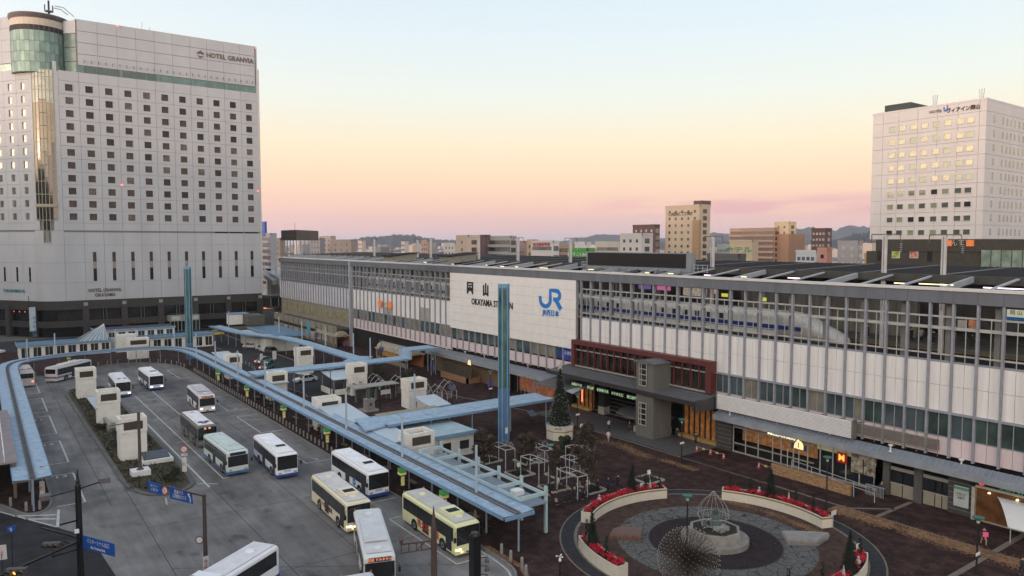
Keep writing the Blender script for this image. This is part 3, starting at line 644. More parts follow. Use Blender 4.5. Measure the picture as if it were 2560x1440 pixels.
# stair down to the underpass with its stone wall and number lamp
uw = empty('underpass_entrance', (-46.5, 76.2, 0), 'open underpass stair behind a long orange brick parapet by the burger shop', 'stair')
obr = M('orange_split_brick', (.30, .18, .095), .8, .45, 3.2, bump=.3, stretch=(1, 1, 3))
c = MB(); c.box(-51.6, -41.8, 75.5, 75.85, PZ, 1.3); c.build('brick_parapet', obr, uw)
c = MB(); c.box(-51.6, -47.5, 75.86, 77.9, PZ, .5); c.build('ramp_slab', M('ramp_grey', (.16, .155, .15), .7), uw)
c = MB(); c.box(-47.4, -42, 75.86, 78.2, PZ - .05, PZ + .01); c.build('stair_shade_sheet', BLACKISH, uw)  # flat near-black sheet: the stairwell's darkness put into the colour
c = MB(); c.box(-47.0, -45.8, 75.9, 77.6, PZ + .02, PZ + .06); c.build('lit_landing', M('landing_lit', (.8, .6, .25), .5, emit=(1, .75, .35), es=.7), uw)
c = MB()
for z in (1.75, 2.3): c.bar((-49.0, 75.7, z + .9 * 0), (-39.2, 75.7, z - .7), .05)
for x in (-49, -46.5, -44, -41.5, -39.2): c.bar((x, 75.7, .9 if x < -42 else PZ), (x, 75.7, 2.3 - (x + 49) * .07), .06)
for k in range(14): c.bar((-41.2 + k * .15, 77.6, PZ), (-41.2 + k * .15, 77.6, 1.25), .03)
c.bar((-41.2, 77.6, 1.25), (-39.1, 77.6, 1.25), .05)
c.build('railing', STEEL, uw)
def number_lamp(px_, py_, y, label, s_=1.0):
    p = atY(px_, py_, y); e = empty('exit_lamp', (p.x, y, p.z), label, 'lit sign', 'arched number lamps at the stairs')
    n_ = 10; prof = [(.62 * math.cos(PI * k / n_), .95 * math.sin(PI * k / n_)) for k in range(n_ + 1)]
    c = MB(); c.extr([(q[0] * s_, q[1] * s_ + 0) for q in prof], 'y', -.08, .08); c.build('lamp_face', M('number_lamp', (.9, .7, .35), .5, .1, 1, emit=(1, .76, .38), es=.75), e, local=True)
    c = MB(); c.box(-.98 * s_, -.64 * s_, -.07, .07, -.1, .5 * s_); c.box(.64 * s_, .98 * s_, -.07, .07, -.1, .5 * s_); c.build('side_sign', M('navy_sign', (.02, .05, .12), .5), e, local=True)
    text('numeral', '1', .9 * s_, ink, e, (0, -.1, .42 * s_), (1, 0, 0), depth=.02, local=True)
    return e
number_lamp(1997, 1122, 77.4, 'glowing yellow arch sign with a numeral at the stair by the burger shop')
number_lamp(1174, 912, 76.8, 'glowing yellow arch sign with a numeral on the left underpass by the brick wall')
c = MB()
for x in (-50.7, -49.2): c.bar((x, 77.4, .5), (x, 77.4, 3.0), .07)
c.build('lamp_post', STEEL, uw)

# ---- under the left canopy: brick wall and underpass
lw = empty('left_underpass', (-118, 77.5, 0), 'brown brick wall and glazed underpass entrance under the left canopy', 'underpass')
bw = M('brown_rough_brick', (.17, .115, .065), .85, .35, 2.5, bump=.3, stretch=(1, 1, 3))
c = MB(); c.box(-137, -110, 79.2, 79.5, PZ, 4.4); c.build('back_wall', bw, lw)
c = MB(); c.box(-129.6, -119.5, 75.9, 76.3, PZ, 1.25); c.box(-119.9, -119.5, 75.9, 79, PZ, 1.25); c.build('brick_parapet', M('salmon_brick', (.27, .15, .09), .85, .3, 2.5, bump=.3, stretch=(1, 1, 3)), lw)
vm = MB(); vm.box(0, 1.05, -.03, .03, 0, 1.9); vmm = vm.mesh('railing_panel', M('brown_glass_panel', (.07, .065, .045), .3, .2, 1))
for k in range(10): inst('railing_panel', vmm, lw, (-129.8 + k * 1.12, 76.5, 1.3))
c = MB(); c.box(-108.2, -95.5, 80.2, 80.4, .4, 4.2); c.build('lit_shop', M('red_shop', (.3, .1, .05), .6, .8, 1.2, emit=(.9, .3, .1), es=.12), lw)
c = MB()
for k in range(12): c.box(-108 + k * 1.1, -107.9 + k * 1.1, 79.5, 79.6, PZ, 4.3)
c.build('shopfront_mullion', MULL, lw)
c = MB(); c.box(-110.2, -107.6, 76.9, 77.2, PZ, 2.3); c.build('map_board', M('map_board', (.5, .48, .42), .5, .3, 3), lw)
c = MB()
for x in (-136.8, -134.5, -99.5): c.bar((x, 77.0, PZ), (x, 77.0, 4.3), .18)
c.build('canopy_column', MULL, lw)
# open-sided stair houses with barrel vaults
def stair_house(x0, x1, y0, y1, zr, label):
    e = empty('stair_house', ((x0 + x1) / 2, (y0 + y1) / 2, 0), label, 'stair house', 'barrel vaulted stair houses')
    cream = M('cream_trim', (.40, .36, .26), .6, .1, 1)
    c = MB(); c.box(x0, x1, y0, y1, zr, zr + .25); c.build('roof_slab', cream, e)
    yc = y0 + 1.9; r = 1.5
    c = MB(); c.extr([(yc + r * math.cos(a), zr + .25 + 1.15 * math.sin(a)) for a in [PI * k / 10 for k in range(11)]], 'x', x0 + .3, x1 - .3); c.build('vault', M('vault_glass', (.30, .29, .24), .3, .2, 1), e)
    n_ = 9
    for k in range(n_):
        xx = x0 + .35 + (x1 - x0 - .9) * k / (n_ - 1)
        c = MB(); c.extr([(yc + (r + .07) * math.cos(a), zr + .27 + 1.22 * math.sin(a)) for a in [PI * q / 10 for q in range(11)]], 'x', xx, xx + (.22 if 0 < k < n_ - 1 else .7)); c.build('rib', cream, e)
    c = MB(); c.box(x0 + .2, x1 - .3, y0 + .2, y0 + .4, PZ, 1.1); c.box(x0 + .2, x0 + .4, y0 + .2, y1 - .2, PZ, zr); c.build('low_wall', M('warm_stone', (.20, .16, .11), .8, .25, 2), e)
    c = MB(); c.box(x1 - 6, x1 - .3, y1 - .5, y1 - .2, PZ, zr); c.build('end_wall', M('rust_brick', (.34, .13, .05), .8, .25, 2, bump=.2), e)
    c = MB()
    for k in range(6): c.bar((x0 + .4 + (x1 - x0 - .8) * k / 5, y0 + .3, 1.1), (x0 + .4 + (x1 - x0 - .8) * k / 5, y0 + .3, zr), .12)
    c.build('post', cream, e)
    text('numeral', '1', .8, M('navy_print', (.03, .04, .15), .5), e, (x1 + .02, yc, zr + .75), (0, 1, 0), depth=.03)
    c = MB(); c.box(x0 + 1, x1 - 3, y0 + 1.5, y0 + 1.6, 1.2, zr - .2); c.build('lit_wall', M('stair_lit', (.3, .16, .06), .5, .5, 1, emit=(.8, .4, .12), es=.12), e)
    return e
a = at(942, 893); stair_house(-157.5, -141.5, 74.5, 79.0, 2.9, 'cream barrel vaulted stair house next to the raised walkway')
stair_house(-196, -181.5, 74.6, 79.0, 2.9, 'farther cream barrel vaulted stair house beside the low annex')

# ================================================================== PLATFORM HALL, TRAIN, ROOF
ph = empty('platform_hall', (-90, 90, 15), 'raised train platforms seen through the open screen of the station', 'platform')
c = MB(); c.box(-238, X1, YF + .6, 86.2, 14.4, 14.6); c.build('track_bed', M('track_bed', (.04, .035, .03), .9, .3, 1), ph)
c = MB(); c.box(-238, X1, 87.9, 97, 15.5, 15.75); c.build('platform_slab', M('platform_grey', (.12, .118, .11), .8, .1, 1), ph)
c = MB(); c.box(-238, X1, 88.0, 88.2, 14.4, 15.5); c.build('platform_face', M('platform_face_olive', (.17, .145, .075), .9, .2, 1), ph)
c = MB(); c.box(-238, X1, 97, 97.3, 15.7, 22.8); c.build('back_wall', M('hall_wall', (.095, .095, .092), .7, .25, .35, stretch=(1.2, 1, .25)), ph)
c = MB(); c.box(-238, X1, 94.9, 95.2, 16.9, 18.3); c.build('seat_row', M('hall_dark', (.06, .065, .075), .7, .6, 1.2, stretch=(1, 1, .4)), ph)
for k in range(22):
    x = -234 + k * 10; c = MB(); c.box(x, x + .5, 90.6, 91.1, 15.7, 23.2); c.build('platform_column', M('inner_column_paint', (.36, .35, .33)), ph)
c = MB(); c.box(-70, -44, 93.8, 94.6, 15.7, 20.2); c.build('waiting_room', M('waiting_room_wall', (.19, .185, .17), .6, .3, .6, stretch=(3, 1, .2)), ph)
for x0, x1, mt in ((-87.8, -85.2, 'v'), (-83.6, -80.9, 'p'), (-78.6, -73.8, 'y'), (-72.6, -71.6, 'w')):
    mm = {'v': M('screen_violet', (.05, .03, .08), .4, .8, 2, emit=(.3, .2, .6), es=.35), 'p': M('screen_pink', (.15, .02, .06), .4, .8, 1.5, emit=(.9, .2, .45), es=.5), 'y': M('kiosk_lime', (.30, .34, .03), .5, .15, .7, emit=(.4, .45, .05), es=.3), 'w': M('warm_vending', (.4, .25, .15), .5, .6, 2, emit=(.9, .5, .25), es=.4)}[mt]
    c = MB(); c.box(x0, x1, 90.0, 90.3, 19.8 if mt != 'y' else 20.6, 21.6 if mt != 'y' else 21.7); c.build('lit_board', mm, ph)
c = MB(); c.box(-78.4, -73.9, 90.4, 90.6, 19.2, 20.6); c.build('kiosk_goods', M('kiosk_goods', (.4, .33, .28), .6, .8, 2.5, emit=(.7, .6, .5), es=.25), ph)
for x, z in ((-69.3, 19.6), (-62.8, 19.4), (-165, 21), (-160, 20.8), (-143, 20.8), (-139, 20.7)):
    c = MB(); c.box(x, x + 1.1, 88.3, 88.4, z, z + .5); c.build('lit_board', M('board_yellow', (.6, .62, .05), .5, emit=(.75, .75, .1), es=.45), ph)
c = MB(); c.box(-31.7, -28.6, 84.6, 84.7, 20.0, 20.75); nb = c.build('station_name_board', M('name_board', (.6, .6, .45), .5, .05, 1, emit=(.8, .8, .55), es=.3), ph)
c = MB(); c.box(-31.7, -28.6, 84.58, 84.7, 19.7, 19.98); c.build('blue_stripe', jrb, nb)
text('sign_lettering', '岡 山', .5, ink, nb, (-30.0, 84.55, 20.45), (1, 0, 0), depth=.01)
c = MB(); c.box(-35.1, -34.4, 86.4, 86.5, 18.3, 19.2); c.build('poster', M('orange_poster', (.6, .25, .12), .5, .5, 2), ph)
c = MB(); c.box(-36.2, -35.3, 86.4, 86.5, 18.3, 19.1); c.build('poster', M('pale_board', (.5, .47, .42), .5), ph)

# white bullet train
trn = empty('bullet_train', (-100, 85.4, 14.7), 'white bullet train with a blue stripe standing behind the station screen', 'train')
tw_ = M('train_white', (.58, .58, .55), .3, .03, .4)
def sec(hw, z0, z1):   # cross-section
    zc = z1 - .9
    return [(-hw, z0), (hw, z0), (hw + .0, zc)] + [(hw * math.cos(a), zc + .9 * math.sin(a)) for a in [PI * k / 10 for k in range(1, 10)]] + [(-hw, zc)]
def loft(mb, secs):
    n = len(secs[0][1]); vs = []
    for x, s_ in secs: vs += [(x, 85.6 + q[0], q[1]) for q in s_]
    fs = [(i * n + j, i * n + (j + 1) % n, (i + 1) * n + (j + 1) % n, (i + 1) * n + j) for i in range(len(secs) - 1) for j in range(n)]
    fs += [tuple(range(n - 1, -1, -1)), tuple((len(secs) - 1) * n + j for j in range(n))]
    mb.add(vs, fs)
xn = atY(2112, 862, 84.6).x
for k in range(5):
    x1 = xn - 9 - k * 25; x0 = x1 - 24.7
    c = MB(); loft(c, [(x0, sec(1.65, 15.3, 18.65)), (x1, sec(1.65, 15.3, 18.65))]); car = c.build('carriage', tw_, trn, smooth=False)
    c = MB(); c.box(x0, x1, 83.92, 83.94, 16.28, 16.82); c.box(x0, x1, 83.92, 83.94, 16.08, 16.16); c.build('blue_stripe', M('train_blue', (.01, .035, .20), .35), car)
    w_ = MB(); wmat = M('train_window', (.03, .03, .04), .1, spec=.8)
    for q in range(9 if k else 7):
        xx = x0 + 2.6 + q * 2.15; p_ = MB(); p_.box(xx, xx + .75, 83.915, 83.935, 16.95, 17.7); p_.build('window', wmat, car)
    c = MB(); c.box(x0 + .6, x1 - .6, 84.1, 87, 14.7, 15.3); c.build('undercarriage', M('train_underframe', (.05, .05, .05), .8), car)
c = MB(); loft(c, [(xn - 9, sec(1.65, 15.3, 18.65)), (xn - 7, sec(1.65, 15.3, 18.6)), (xn - 5, sec(1.6, 15.25, 18.1)), (xn - 3.2, sec(1.5, 15.2, 17.3)), (xn - 1.4, sec(1.3, 15.15, 16.6)), (xn - .3, sec(.8, 15.2, 16.0)), (xn, sec(.3, 15.3, 15.8))]); nose = c.build('nose', tw_, trn, smooth=True)
c = MB(); c.box(xn - 8.9, xn - 5.5, 83.93, 83.95, 16.28, 16.8); c.build('blue_stripe', M('train_blue', (.01, .035, .2)), nose)
c = MB(); c.add([(xn - 5.8, 84.3, 17.75), (xn - 3.6, 84.5, 17.2), (xn - 3.9, 84.1, 16.95), (xn - 5.6, 84.0, 17.3)], [(0, 1, 2, 3)]); c.build('cab_window', M('train_window', (.03, .03, .04)), nose)

# lamps under the eaves: real tubes, some pinkish, some warm
tube_p = M('tube_pink', (1, .8, .95), .5, emit=(1, .72, .92), es=2.2); tube_y = M('tube_yellow', (1, .85, .5), .5, emit=(1, .85, .48), es=1.5)
fe = empty('eaves_lighting', (-90, 82, 22.7), 'row of fluorescent tubes under the open eaves strip of the station roof', 'strip lights')
for px_, py_, w, mt in ((2340, 711, 3.4, tube_y), (2250, 708, 1.2, tube_y), (2530, 722, 5, tube_p), (1985, 695, 1.6, tube_p), (1860, 692, .8, tube_y), (1770, 688, 1.2, tube_p), (1540, 681, 1.8, tube_y), (1478, 674, 1.2, tube_y), (1618, 682, .9, tube_y), (1677, 684, .9, tube_y), (1360, 670, 2.2, tube_y), (1256, 666, 1.2, tube_y), (1214, 663, 1.2, tube_y), (1130, 660, 1.6, tube_y), (1063, 656, 1.2, tube_y), (1292, 667, .8, tube_y)):
    p = atY(px_, py_, 81.2); c = MB(); c.box(p.x - w / 2, p.x + w / 2, 81.1, 81.22, p.z - .05, p.z + .05); c.build('lamp_tube', mt, fe)
# sloping beams from the cornice to the dark roof
rf = empty('platform_roof', (-110, 95, 22), 'long dark corrugated roof over the raised platforms with pale sloping beams along its edge', 'roof')
bm1 = MB(); bm1.bar((0, 79.7, 22.9), (0, 86.5, 23.75), .32, .16); b1 = bm1.mesh('beam', M('beam_pale', (.33, .35, .38), .5, .1, 1))
bm2 = MB(); bm2.bar((0, 79.7, 22.7), (0, 86.5, 23.55), .3, .62); b2 = bm2.mesh('beam', M('beam_pale', (.33, .35, .38)))
n_ = 0; x = -39.2 + 4.3 * 5.0
k = 0
while x > -238:
    inst('beam', b2 if k % 3 == 1 else b1, rf, (x, 0, 0)); x -= 4.3 if x > -182 else 3.9; k += 1
darkroof = M('dark_roof_sheet', (.024, .025, .030), .9, .2, .5, spec=.1)
c = MB(); c.box(-238, X1 + 12, 86.6, 87.0, 23.05, 23.95); c.build('roof_edge_beam', M('roof_edge_brown', (.060, .058, .052), .8, .2, .8), rf)
c = MB(); c.extr([(87, 23.75), (108, 24.3), (150, 22.6), (150, 22.4), (87, 23.6)], 'x', -238, X1 + 14); c.build('roof_sheet', darkroof, rf)
c = MB(); xx = -150.0
while xx < X1 + 14: c.bar((xx, 87, 23.80), (xx, 108, 24.35), .10, .10); xx += .75
o = c.build('roof_corrugation', M('roof_rib', (.040, .041, .048), .8, spec=.2), rf); tag(o, kind='stuff')
c = MB(); xx = -230.0
while xx < X1: c.bar((xx, 87.2, 23.85), (xx, 108, 24.40), .5, .06); xx += 9.1
c.build('roof_walkway', M('roof_walkway', (.13, .13, .135), .7), rf)
c = MB(); c.extr([(97.2, 14), (97.2, 23.3), (97.3, 23.3), (97.3, 14)], 'x', -238, X1 + 10); c.build('roof_gable', darkroof, rf)
for px_, py_, w in ((1114, 640, 2.4), (968, 640, 1.8)):
    p = at(px_, py_ + 12, 23.8); c = MB(); c.extr([(p.y, 23.8), (p.y, 24.7), (p.y + 6, 25.3), (p.y + 6, 23.8)], 'x', p.x - w, p.x + w); c.build('roof_vent_house', M('vent_house', (.22, .21, .17), .8), rf)
    c = MB(); c.extr([(p.y - .4, 24.7), (p.y - .4, 24.85), (p.y + 6.4, 25.5), (p.y + 6.4, 25.35)], 'x', p.x - w - .3, p.x + w + .3); c.build('vent_roof', darkroof, rf)
# catenary masts standing through the roof
for i, (px_, pb, pt) in enumerate(((936, 640, 598), (1044, 643, 600), (1077, 644, 596), (1197, 649, 597), (1295, 652, 595), (1426, 656, 596), (1781, 668, 592), (2210, 683, 587), (2358, 688, 588))):
    b_ = at(px_, pb, 23.9); t_ = (b_.xy.length / ray(px_, pt).xy.length); zt = H + ray(px_, pt).z * t_
    e = empty('catenary_mast', (b_.x, b_.y, 14.5), 'white overhead line mast through the platform roof, ' + ('first from the left', 'second from the left, close to the third', 'third from the left', 'without a cross arm before the slab block', 'right of the slab block', 'just left of the green drugstore wall', 'thick one right of the display board', 'left one before the white hotel', 'right one before the white hotel')[i], 'mast', 'overhead line masts along the roof')
    w = .42
    c = MB(); c.box(b_.x - w / 2, b_.x + w / 2, b_.y - w / 2, b_.y + w / 2, 14.5, zt); c.build('post', M('mast_white', (.55, .53, .52), .5, .1, .8), e)
    c = MB(); c.box(b_.x - .06, b_.x + .06, b_.y - w / 2 - .03, b_.y - w / 2, 20, zt - .2); c.build('cable_duct', M('duct_grey', (.25, .25, .26), .5), e)
    if i != 3:
        c = MB(); c.bar((b_.x - 1.6, b_.y, zt + .05), (b_.x + 1.7, b_.y, zt + .05), .12); c.bar((b_.x - 1.6, b_.y, zt), (b_.x - 1.6, b_.y, zt - .9), .08); c.bar((b_.x + 1.7, b_.y, zt), (b_.x + 1.9, b_.y, zt - .9), .07)
        c.build('cross_arm', M('arm_brown', (.12, .10, .09), .6), e)
        c = MB()
        for q in range(5): c.lathe(b_.x + 1.9, b_.y, [(.03, zt - 1.0 - q * .22), (.18, zt - 1.06 - q * .22), (.03, zt - 1.1 - q * .22)], 6)
        c.build('insulator', STEEL, e)
# LED display board on the roof edge
ld = empty('display_board', (-83, 84, 23), 'wide black electronic display board in a grey frame on the roof edge', 'display')
c = MB(); c.box(-94.2, -71.4, 84.0, 84.9, 23.2, 26.0); c.build('frame', M('blue_grey_frame', (.21, .24, .27), .4, .08, 1), ld)
c = MB(); c.box(-93.8, -72.4, 83.9, 83.99, 23.75, 25.85); c.build('screen', M('led_black', (.012, .011, .011), .35, .2, 6), ld)
c = MB()
for k in range(9): c.box(-93.5 + k * 2.7, -93.2 + k * 2.7, 82.5, 84.4, 22.9, 23.2)
c.build('bracket', M('blue_grey_frame', (.21, .24, .27)), ld)
c = MB()
for (a, b_) in ((-71.2, -68.6), (-95.7, -94.3)):
    for z in (23.3, 23.8, 24.3): c.bar((a, 84.2, z), (b_, 84.2, z), .05)
    for q in range(4): c.bar((a + (b_ - a) * q / 3, 84.2, 23.2), (a + (b_ - a) * q / 3, 84.2, 24.3), .05)
c.build('railing', STEEL, ld)

# annex under the far wing, with terrace wall, and the footbridge to the hotel
an = empty('station_annex', (-210, 79, 0), 'low cream annex with tall windows and a terrace under the far end of the station', 'annex')
crm = M('annex_cream', (.26, .24, .19), .8, .12, .8)
c = MB(); c.box(-238, X0 - .7, YF + .05, YF + .4, 4.5, 9.7); c.build('wall', crm, an)
for k in range(11):
    x = -236.5 + k * 4.9
    c = MB(); c.box(x, x + 3.6, YF - .02, YF + .05, 6.2, 8.6); f_ = c.build('window', M('lit_window', (.20, .18, .12), .3, .6, 1.2, emit=(.8, .75, .35), es=.05), an)
    c = MB()
    for q in range(4): c.box(x + q * 1.15, x + q * 1.15 + .14, YF - .08, YF - .02, 6.2, 8.6)
    c.build('window_frame', crm, f_)
c = MB(); c.box(-232, X0 - .8, 75.5, YF, 4.6, 4.9); c.build('terrace', M('terrace_dark', (.07, .068, .06), .9), an)
c = MB(); c.box(-232, X0 - .8, 75.2, 75.5, PZ, 5.6); c.build('front_wall', crm, an)
c = MB(); c.box(-232, X0 - .8, 75.15, 75.2, 2.9, 3.6); c.build('dark_band', BLACKISH, an)
for k in range(12): c = MB(); c.box(-232 + k * 4.4, -231.7 + k * 4.4, 75.1, 75.2, PZ, 5.6); c.build('pilaster', M('annex_joint', (.15, .13, .10), .8), an)
for k in range(8):
    if k != 3: c = MB(); c.box(-223 + k * 4.4 + .6, -223 + k * 4.4 + 3.9, 75.12, 75.2, .6, 2.7); c.build('shop_panel', M('shop_panel_pale', (.42, .40, .38), .5, .3, .5), an)
c = MB(); c.box(-203, -200.5, 75.05, 75.2, 2.4, 5.2); c.build('banner', M('cyan_banner', (.08, .35, .45), .5), an)
fb = empty('footbridge', (-243, 80, 6), 'dark glazed footbridge between the white hotel and the station annex', 'footbridge')
dk = M('dark_granite', (.042, .039, .037), .6, .2, 1.5)
c = MB(); c.box(-249, -243.5, 76.9, 112, 9.3, 10.0); c.box(-249, -243.5, 76.9, 112, 5.9, 6.5); c.build('deck', dk, fb)
c = MB(); c.box(-248.7, -243.8, 76.9, 112, 6.5, 9.3); c.build('glazing', GLASS, fb)
vm = MB(); vm.box(-.06, .06, -.06, .06, 6.5, 9.3); vmm = vm.mesh('mullion', STEEL)
for k in range(12): inst('mullion', vmm, fb, (-243.6, 78 + k * 2.6, 0))
# curved railway viaduct beyond
vd = empty('railway_viaduct', (-300, 100, 0), 'pale curving railway viaduct behind the hotel corner', 'viaduct')
arc = [tuple(at(a, b, 14.2).xy) for a, b in ((725, 700), (700, 687), (688, 679), (676, 672), (668, 667), (661, 663), (654, 660), (646, 656), (636, 652), (625, 649), (610, 646))]
c = MB(); ribbon(c, arc, 12, 12.6, 14.2); c.build('deck', CONC, vd)
c = MB(); ribbon(c, [(x + 3, y - 5) for x, y in arc], .3, 12.0, 15.2); c.build('parapet', M('viaduct_parapet', (.34, .35, .38), .7, .1, .4), vd)
for k in range(1, 9):
    c = MB(); c.box(arc[k][0] - .8, arc[k][0] + .8, arc[k][1] - 4, arc[k][1] + 4, 0, 12.6); c.build('pier', CONC, vd)
c = MB()
for k in range(0, 11, 2): c.bar((arc[k][0], arc[k][1] - 5, 14.2), (arc[k][0], arc[k][1] - 5, 19), .25)
c.build('line_post', STEEL, vd)
ar = MB(); ar.extr([(3.6 * math.cos(a), 3.6 * math.sin(a)) for a in [PI * k / 12 for k in range(13)]], 'x', 0, 14)
o = ar.build('violet_dome', M('violet_dome', (.16, .15, .28), .5, .2, .6), None, local=True, loc=(-262, 84, 4)); tag(o, 'violet barrel vault roof peeking out beside the hotel corner', 'roof')

# ================================================================== HOTEL ON THE LEFT
XH = -249.0
ht = empty('tall_white_hotel', (XH - 10, 45, 0), 'tall pale panelled hotel with a glass corner drum and rows of square windows', 'hotel')
stone = M('hotel_stone', (.445, .46, .485), .75, .06, .25, stretch=(1, 1, .3))
wing = Vector((-.814, -.581, 0)); CC = Vector((XH - 8, 20, 0)); A1 = math.radians(54.5)
PE = CC + Vector((math.cos(-A1), math.sin(-A1), 0)) * 8     # end of the rounded corner
arcp = [CC + Vector((math.cos(-A1 * k / 8), math.sin(-A1 * k / 8), 0)) * 8 for k in range(9)]
# inner body
body = [(XH - .3, 76.7), (XH - .3, 20)] + [(p.x - .35, p.y + .1) for p in arcp[1:]] + [tuple((PE + wing * 75).xy - Vector((.3, -.3))), (-330, 76.7)]
w5 = PE + wing * 2.0; w6 = PE + wing * 75; nb = Vector((-.581, .814, 0))
c = MB(); c.prism(body, 10.6, 76.7); c.box(-330, XH - .3, 25.2, 76.7, 76.7, 91.6); c.prism([tuple((w5 - nb * -.35).xy), tuple((w6 + nb * .35).xy), tuple((w6 + nb * 14).xy), tuple((w5 + nb * 14).xy)], 76.7, 91.6); c.build('core', M('hotel_joint', (.24, .24, .24), .8), ht)
rows_z = [72.1 - 3.7 * k for k in range(11)]
cols_y = [22.95 + 5.086 * k for k in range(11)]
PW = 5.086
# a panel with a window hole in it: local x to the right along the wall, y outwards is -; built facing +X
def hole_panel(w, z0, z1, ww, wh):
    m_ = MB(); g = .03; o_ = [(g, z0 + g), (w - g, z0 + g), (w - g, z1 - g), (g, z1 - g)]
    zc = (z0 + z1) / 2; i_ = [((w - ww) / 2, zc - wh / 2), ((w + ww) / 2, zc - wh / 2), ((w + ww) / 2, zc + wh / 2), ((w - ww) / 2, zc + wh / 2)]
    vs = [(0, p[0], p[1]) for p in o_] + [(0, p[0], p[1]) for p in i_] + [(-.28, p[0], p[1]) for p in i_] + [(-.28, p[0], p[1]) for p in o_]
    fs = [(k, (k + 1) % 4, 4 + (k + 1) % 4, 4 + k) for k in range(4)] + [(4 + k, 4 + (k + 1) % 4, 8 + (k + 1) % 4, 8 + k) for k in range(4)] + [(12 + k, 12 + (k + 1) % 4, (k + 1) % 4, k) for k in range(4)]
    return m_.add(vs, fs).mesh('stone_panel', stone)
hp = hole_panel(PW, -1.85, 1.85, 1.95, 1.95)
fr = MB(); ww = 1.06
for (y0, y1, z0, z1) in ((-ww, ww, .975, ww), (-ww, ww, -ww, -.975), (-ww, -.975, -.975, .975), (.975, ww, -.975, .975)): fr.box(.002, .05, y0, y1, z0, z1)
frm = fr.mesh('window_frame', M('frame_pale', (.56, .56, .57), .5))
hgl = [M(f'hotel_glass_{n}', c_, .15, .45, .9, spec=.3) for n, c_ in (('brown', (.050, .035, .032)), ('dark', (.012, .013, .018)), ('grey', (.040, .040, .038)), ('curtain', (.11, .095, .085)))]
gq = MB(); gq.box(-.3, -.25, -1.0, 1.0, -1.0, 1.0); gqs = [gq.mesh('window', m_) for m_ in hgl]
for yc in cols_y:
    for zc in rows_z:
        if 0: pass
        inst('stone_panel', hp, ht, (XH, yc - PW / 2, zc))
        w_ = inst('window', R.choice((gqs[0], gqs[0], gqs[1], gqs[1], gqs[2], gqs[3])), ht, (XH, yc, zc)); inst('window_frame', frm, w_, (XH, yc, zc))
def plain(w, h, name='stone_panel', mat=stone):
    m_ = MB(); g = .03; m_.box(-.28, 0, g, w - g, g, h - g); return m_.mesh(name, mat)
pl1 = plain(PW, 2.85); pl2 = plain(PW, 3.2); zt = rows_z[0] + 1.85
up4 = plain(PW, 3.2)
for i, yc in enumerate(cols_y):
    y0 = yc - PW / 2; inst('stone_panel', pl1, ht, (XH, y0, zt))
    for k in range(4):
        if y0 > 22: inst('stone_panel', up4, ht, (XH, y0, 78.9 + k * 3.26))
lows = [(26.9, 3.7), (17.0 + 4.7, 5.2), (15.9, 5.8), (10.6, 5.3)]
lm_ = [plain(PW, h) for z0, h in lows]
for yc in cols_y:
    for (z0, h), me in zip(lows, lm_): inst('stone_panel', me, ht, (XH, yc - PW / 2, z0))
    c_ = None
tp = plain(PW, rows_z[-1] - 1.85 - 31.1)
for yc in cols_y: inst('stone_panel', tp, ht, (XH, yc - PW / 2, 31.1))
c = MB(); c.box(XH - .3, XH + .01, 20.4, 76.7, 30.6, 31.1); c.build('dark_louvre_strip', M('strip_grey', (.17, .165, .17), .6), ht)
c = MB()
for y0 in (62.2, 66.8, 71.6): c.box(XH - .3, XH + .03, y0, y0 + 4.2, 30.65, 31.05)
c.build('open_louvre', BLACKISH, ht)
# side strip between the last column and the building edge, and the edge itself
c = MB(); c.box(XH - .3, XH, 76.35, 76.75, 10.6, 78.8); c.box(XH - .3, XH - .4 + .4, 76.0, 76.75, 78.8, 91.9); c.build('corner_strip', stone, ht)
c = MB(); c.box(XH - .28, XH, 19.95, 20.38, 10.6, 76.4); c.build('corner_strip', stone, ht)
c = MB(); c.box(XH - .5, XH + .25, 76.75, 77.2, 10.6, 84.5); c.build('corner_rib', M('rib_pale', (.5, .49, .48), .6), ht)
c = MB(); c.box(-330, XH - .1, 25, 76.8, 91.55, 91.95); c.build('roof', M('hotel_parapet', (.44, .43, .42), .7), ht)
# slit windows
for k in range(10):
    y = 28.0 + k * PW
    for z0, z1, mt in ((21.9, 24.8, hgl[0]), (19.9, 21.9, M('slit_blind', (.26, .25, .24), .6)), (16.2, 19.9, hgl[0] if k % 3 else hgl[1])):
        c = MB(); c.box(XH, XH + .04, y - .45, y + .45, z0, z1); c.build('slit_window', mt, ht)
# green glass band
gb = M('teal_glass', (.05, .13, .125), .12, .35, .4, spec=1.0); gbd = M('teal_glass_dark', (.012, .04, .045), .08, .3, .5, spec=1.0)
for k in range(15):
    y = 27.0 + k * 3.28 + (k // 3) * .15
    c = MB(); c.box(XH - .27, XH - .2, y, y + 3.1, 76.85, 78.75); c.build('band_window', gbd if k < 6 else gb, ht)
c = MB(); c.box(XH - .29, XH - .22, 25, 76.5, 76.8, 78.85)
for k in range(5): c.box(XH - .25, XH - .05, 26.1 + k * 10.1, 26.9 + k * 10.1, 76.8, 78.85)
c.build('band_pier', M('teal_pier', (.14, .22, .20), .5), ht)
lamp_m = MB(); lamp_m.bar((0, 0, 0), (.35, 0, 0), .1); lamp_m.bar((.35, 0, -.5), (.35, 0, .25), .14); lmm = lamp_m.mesh('wall_lamp', M('lamp_dark', (.12, .11, .11), .5))
for k in range(27): inst('wall_lamp', lmm, ht, (XH, 27 + k * 1.85, 80.2))
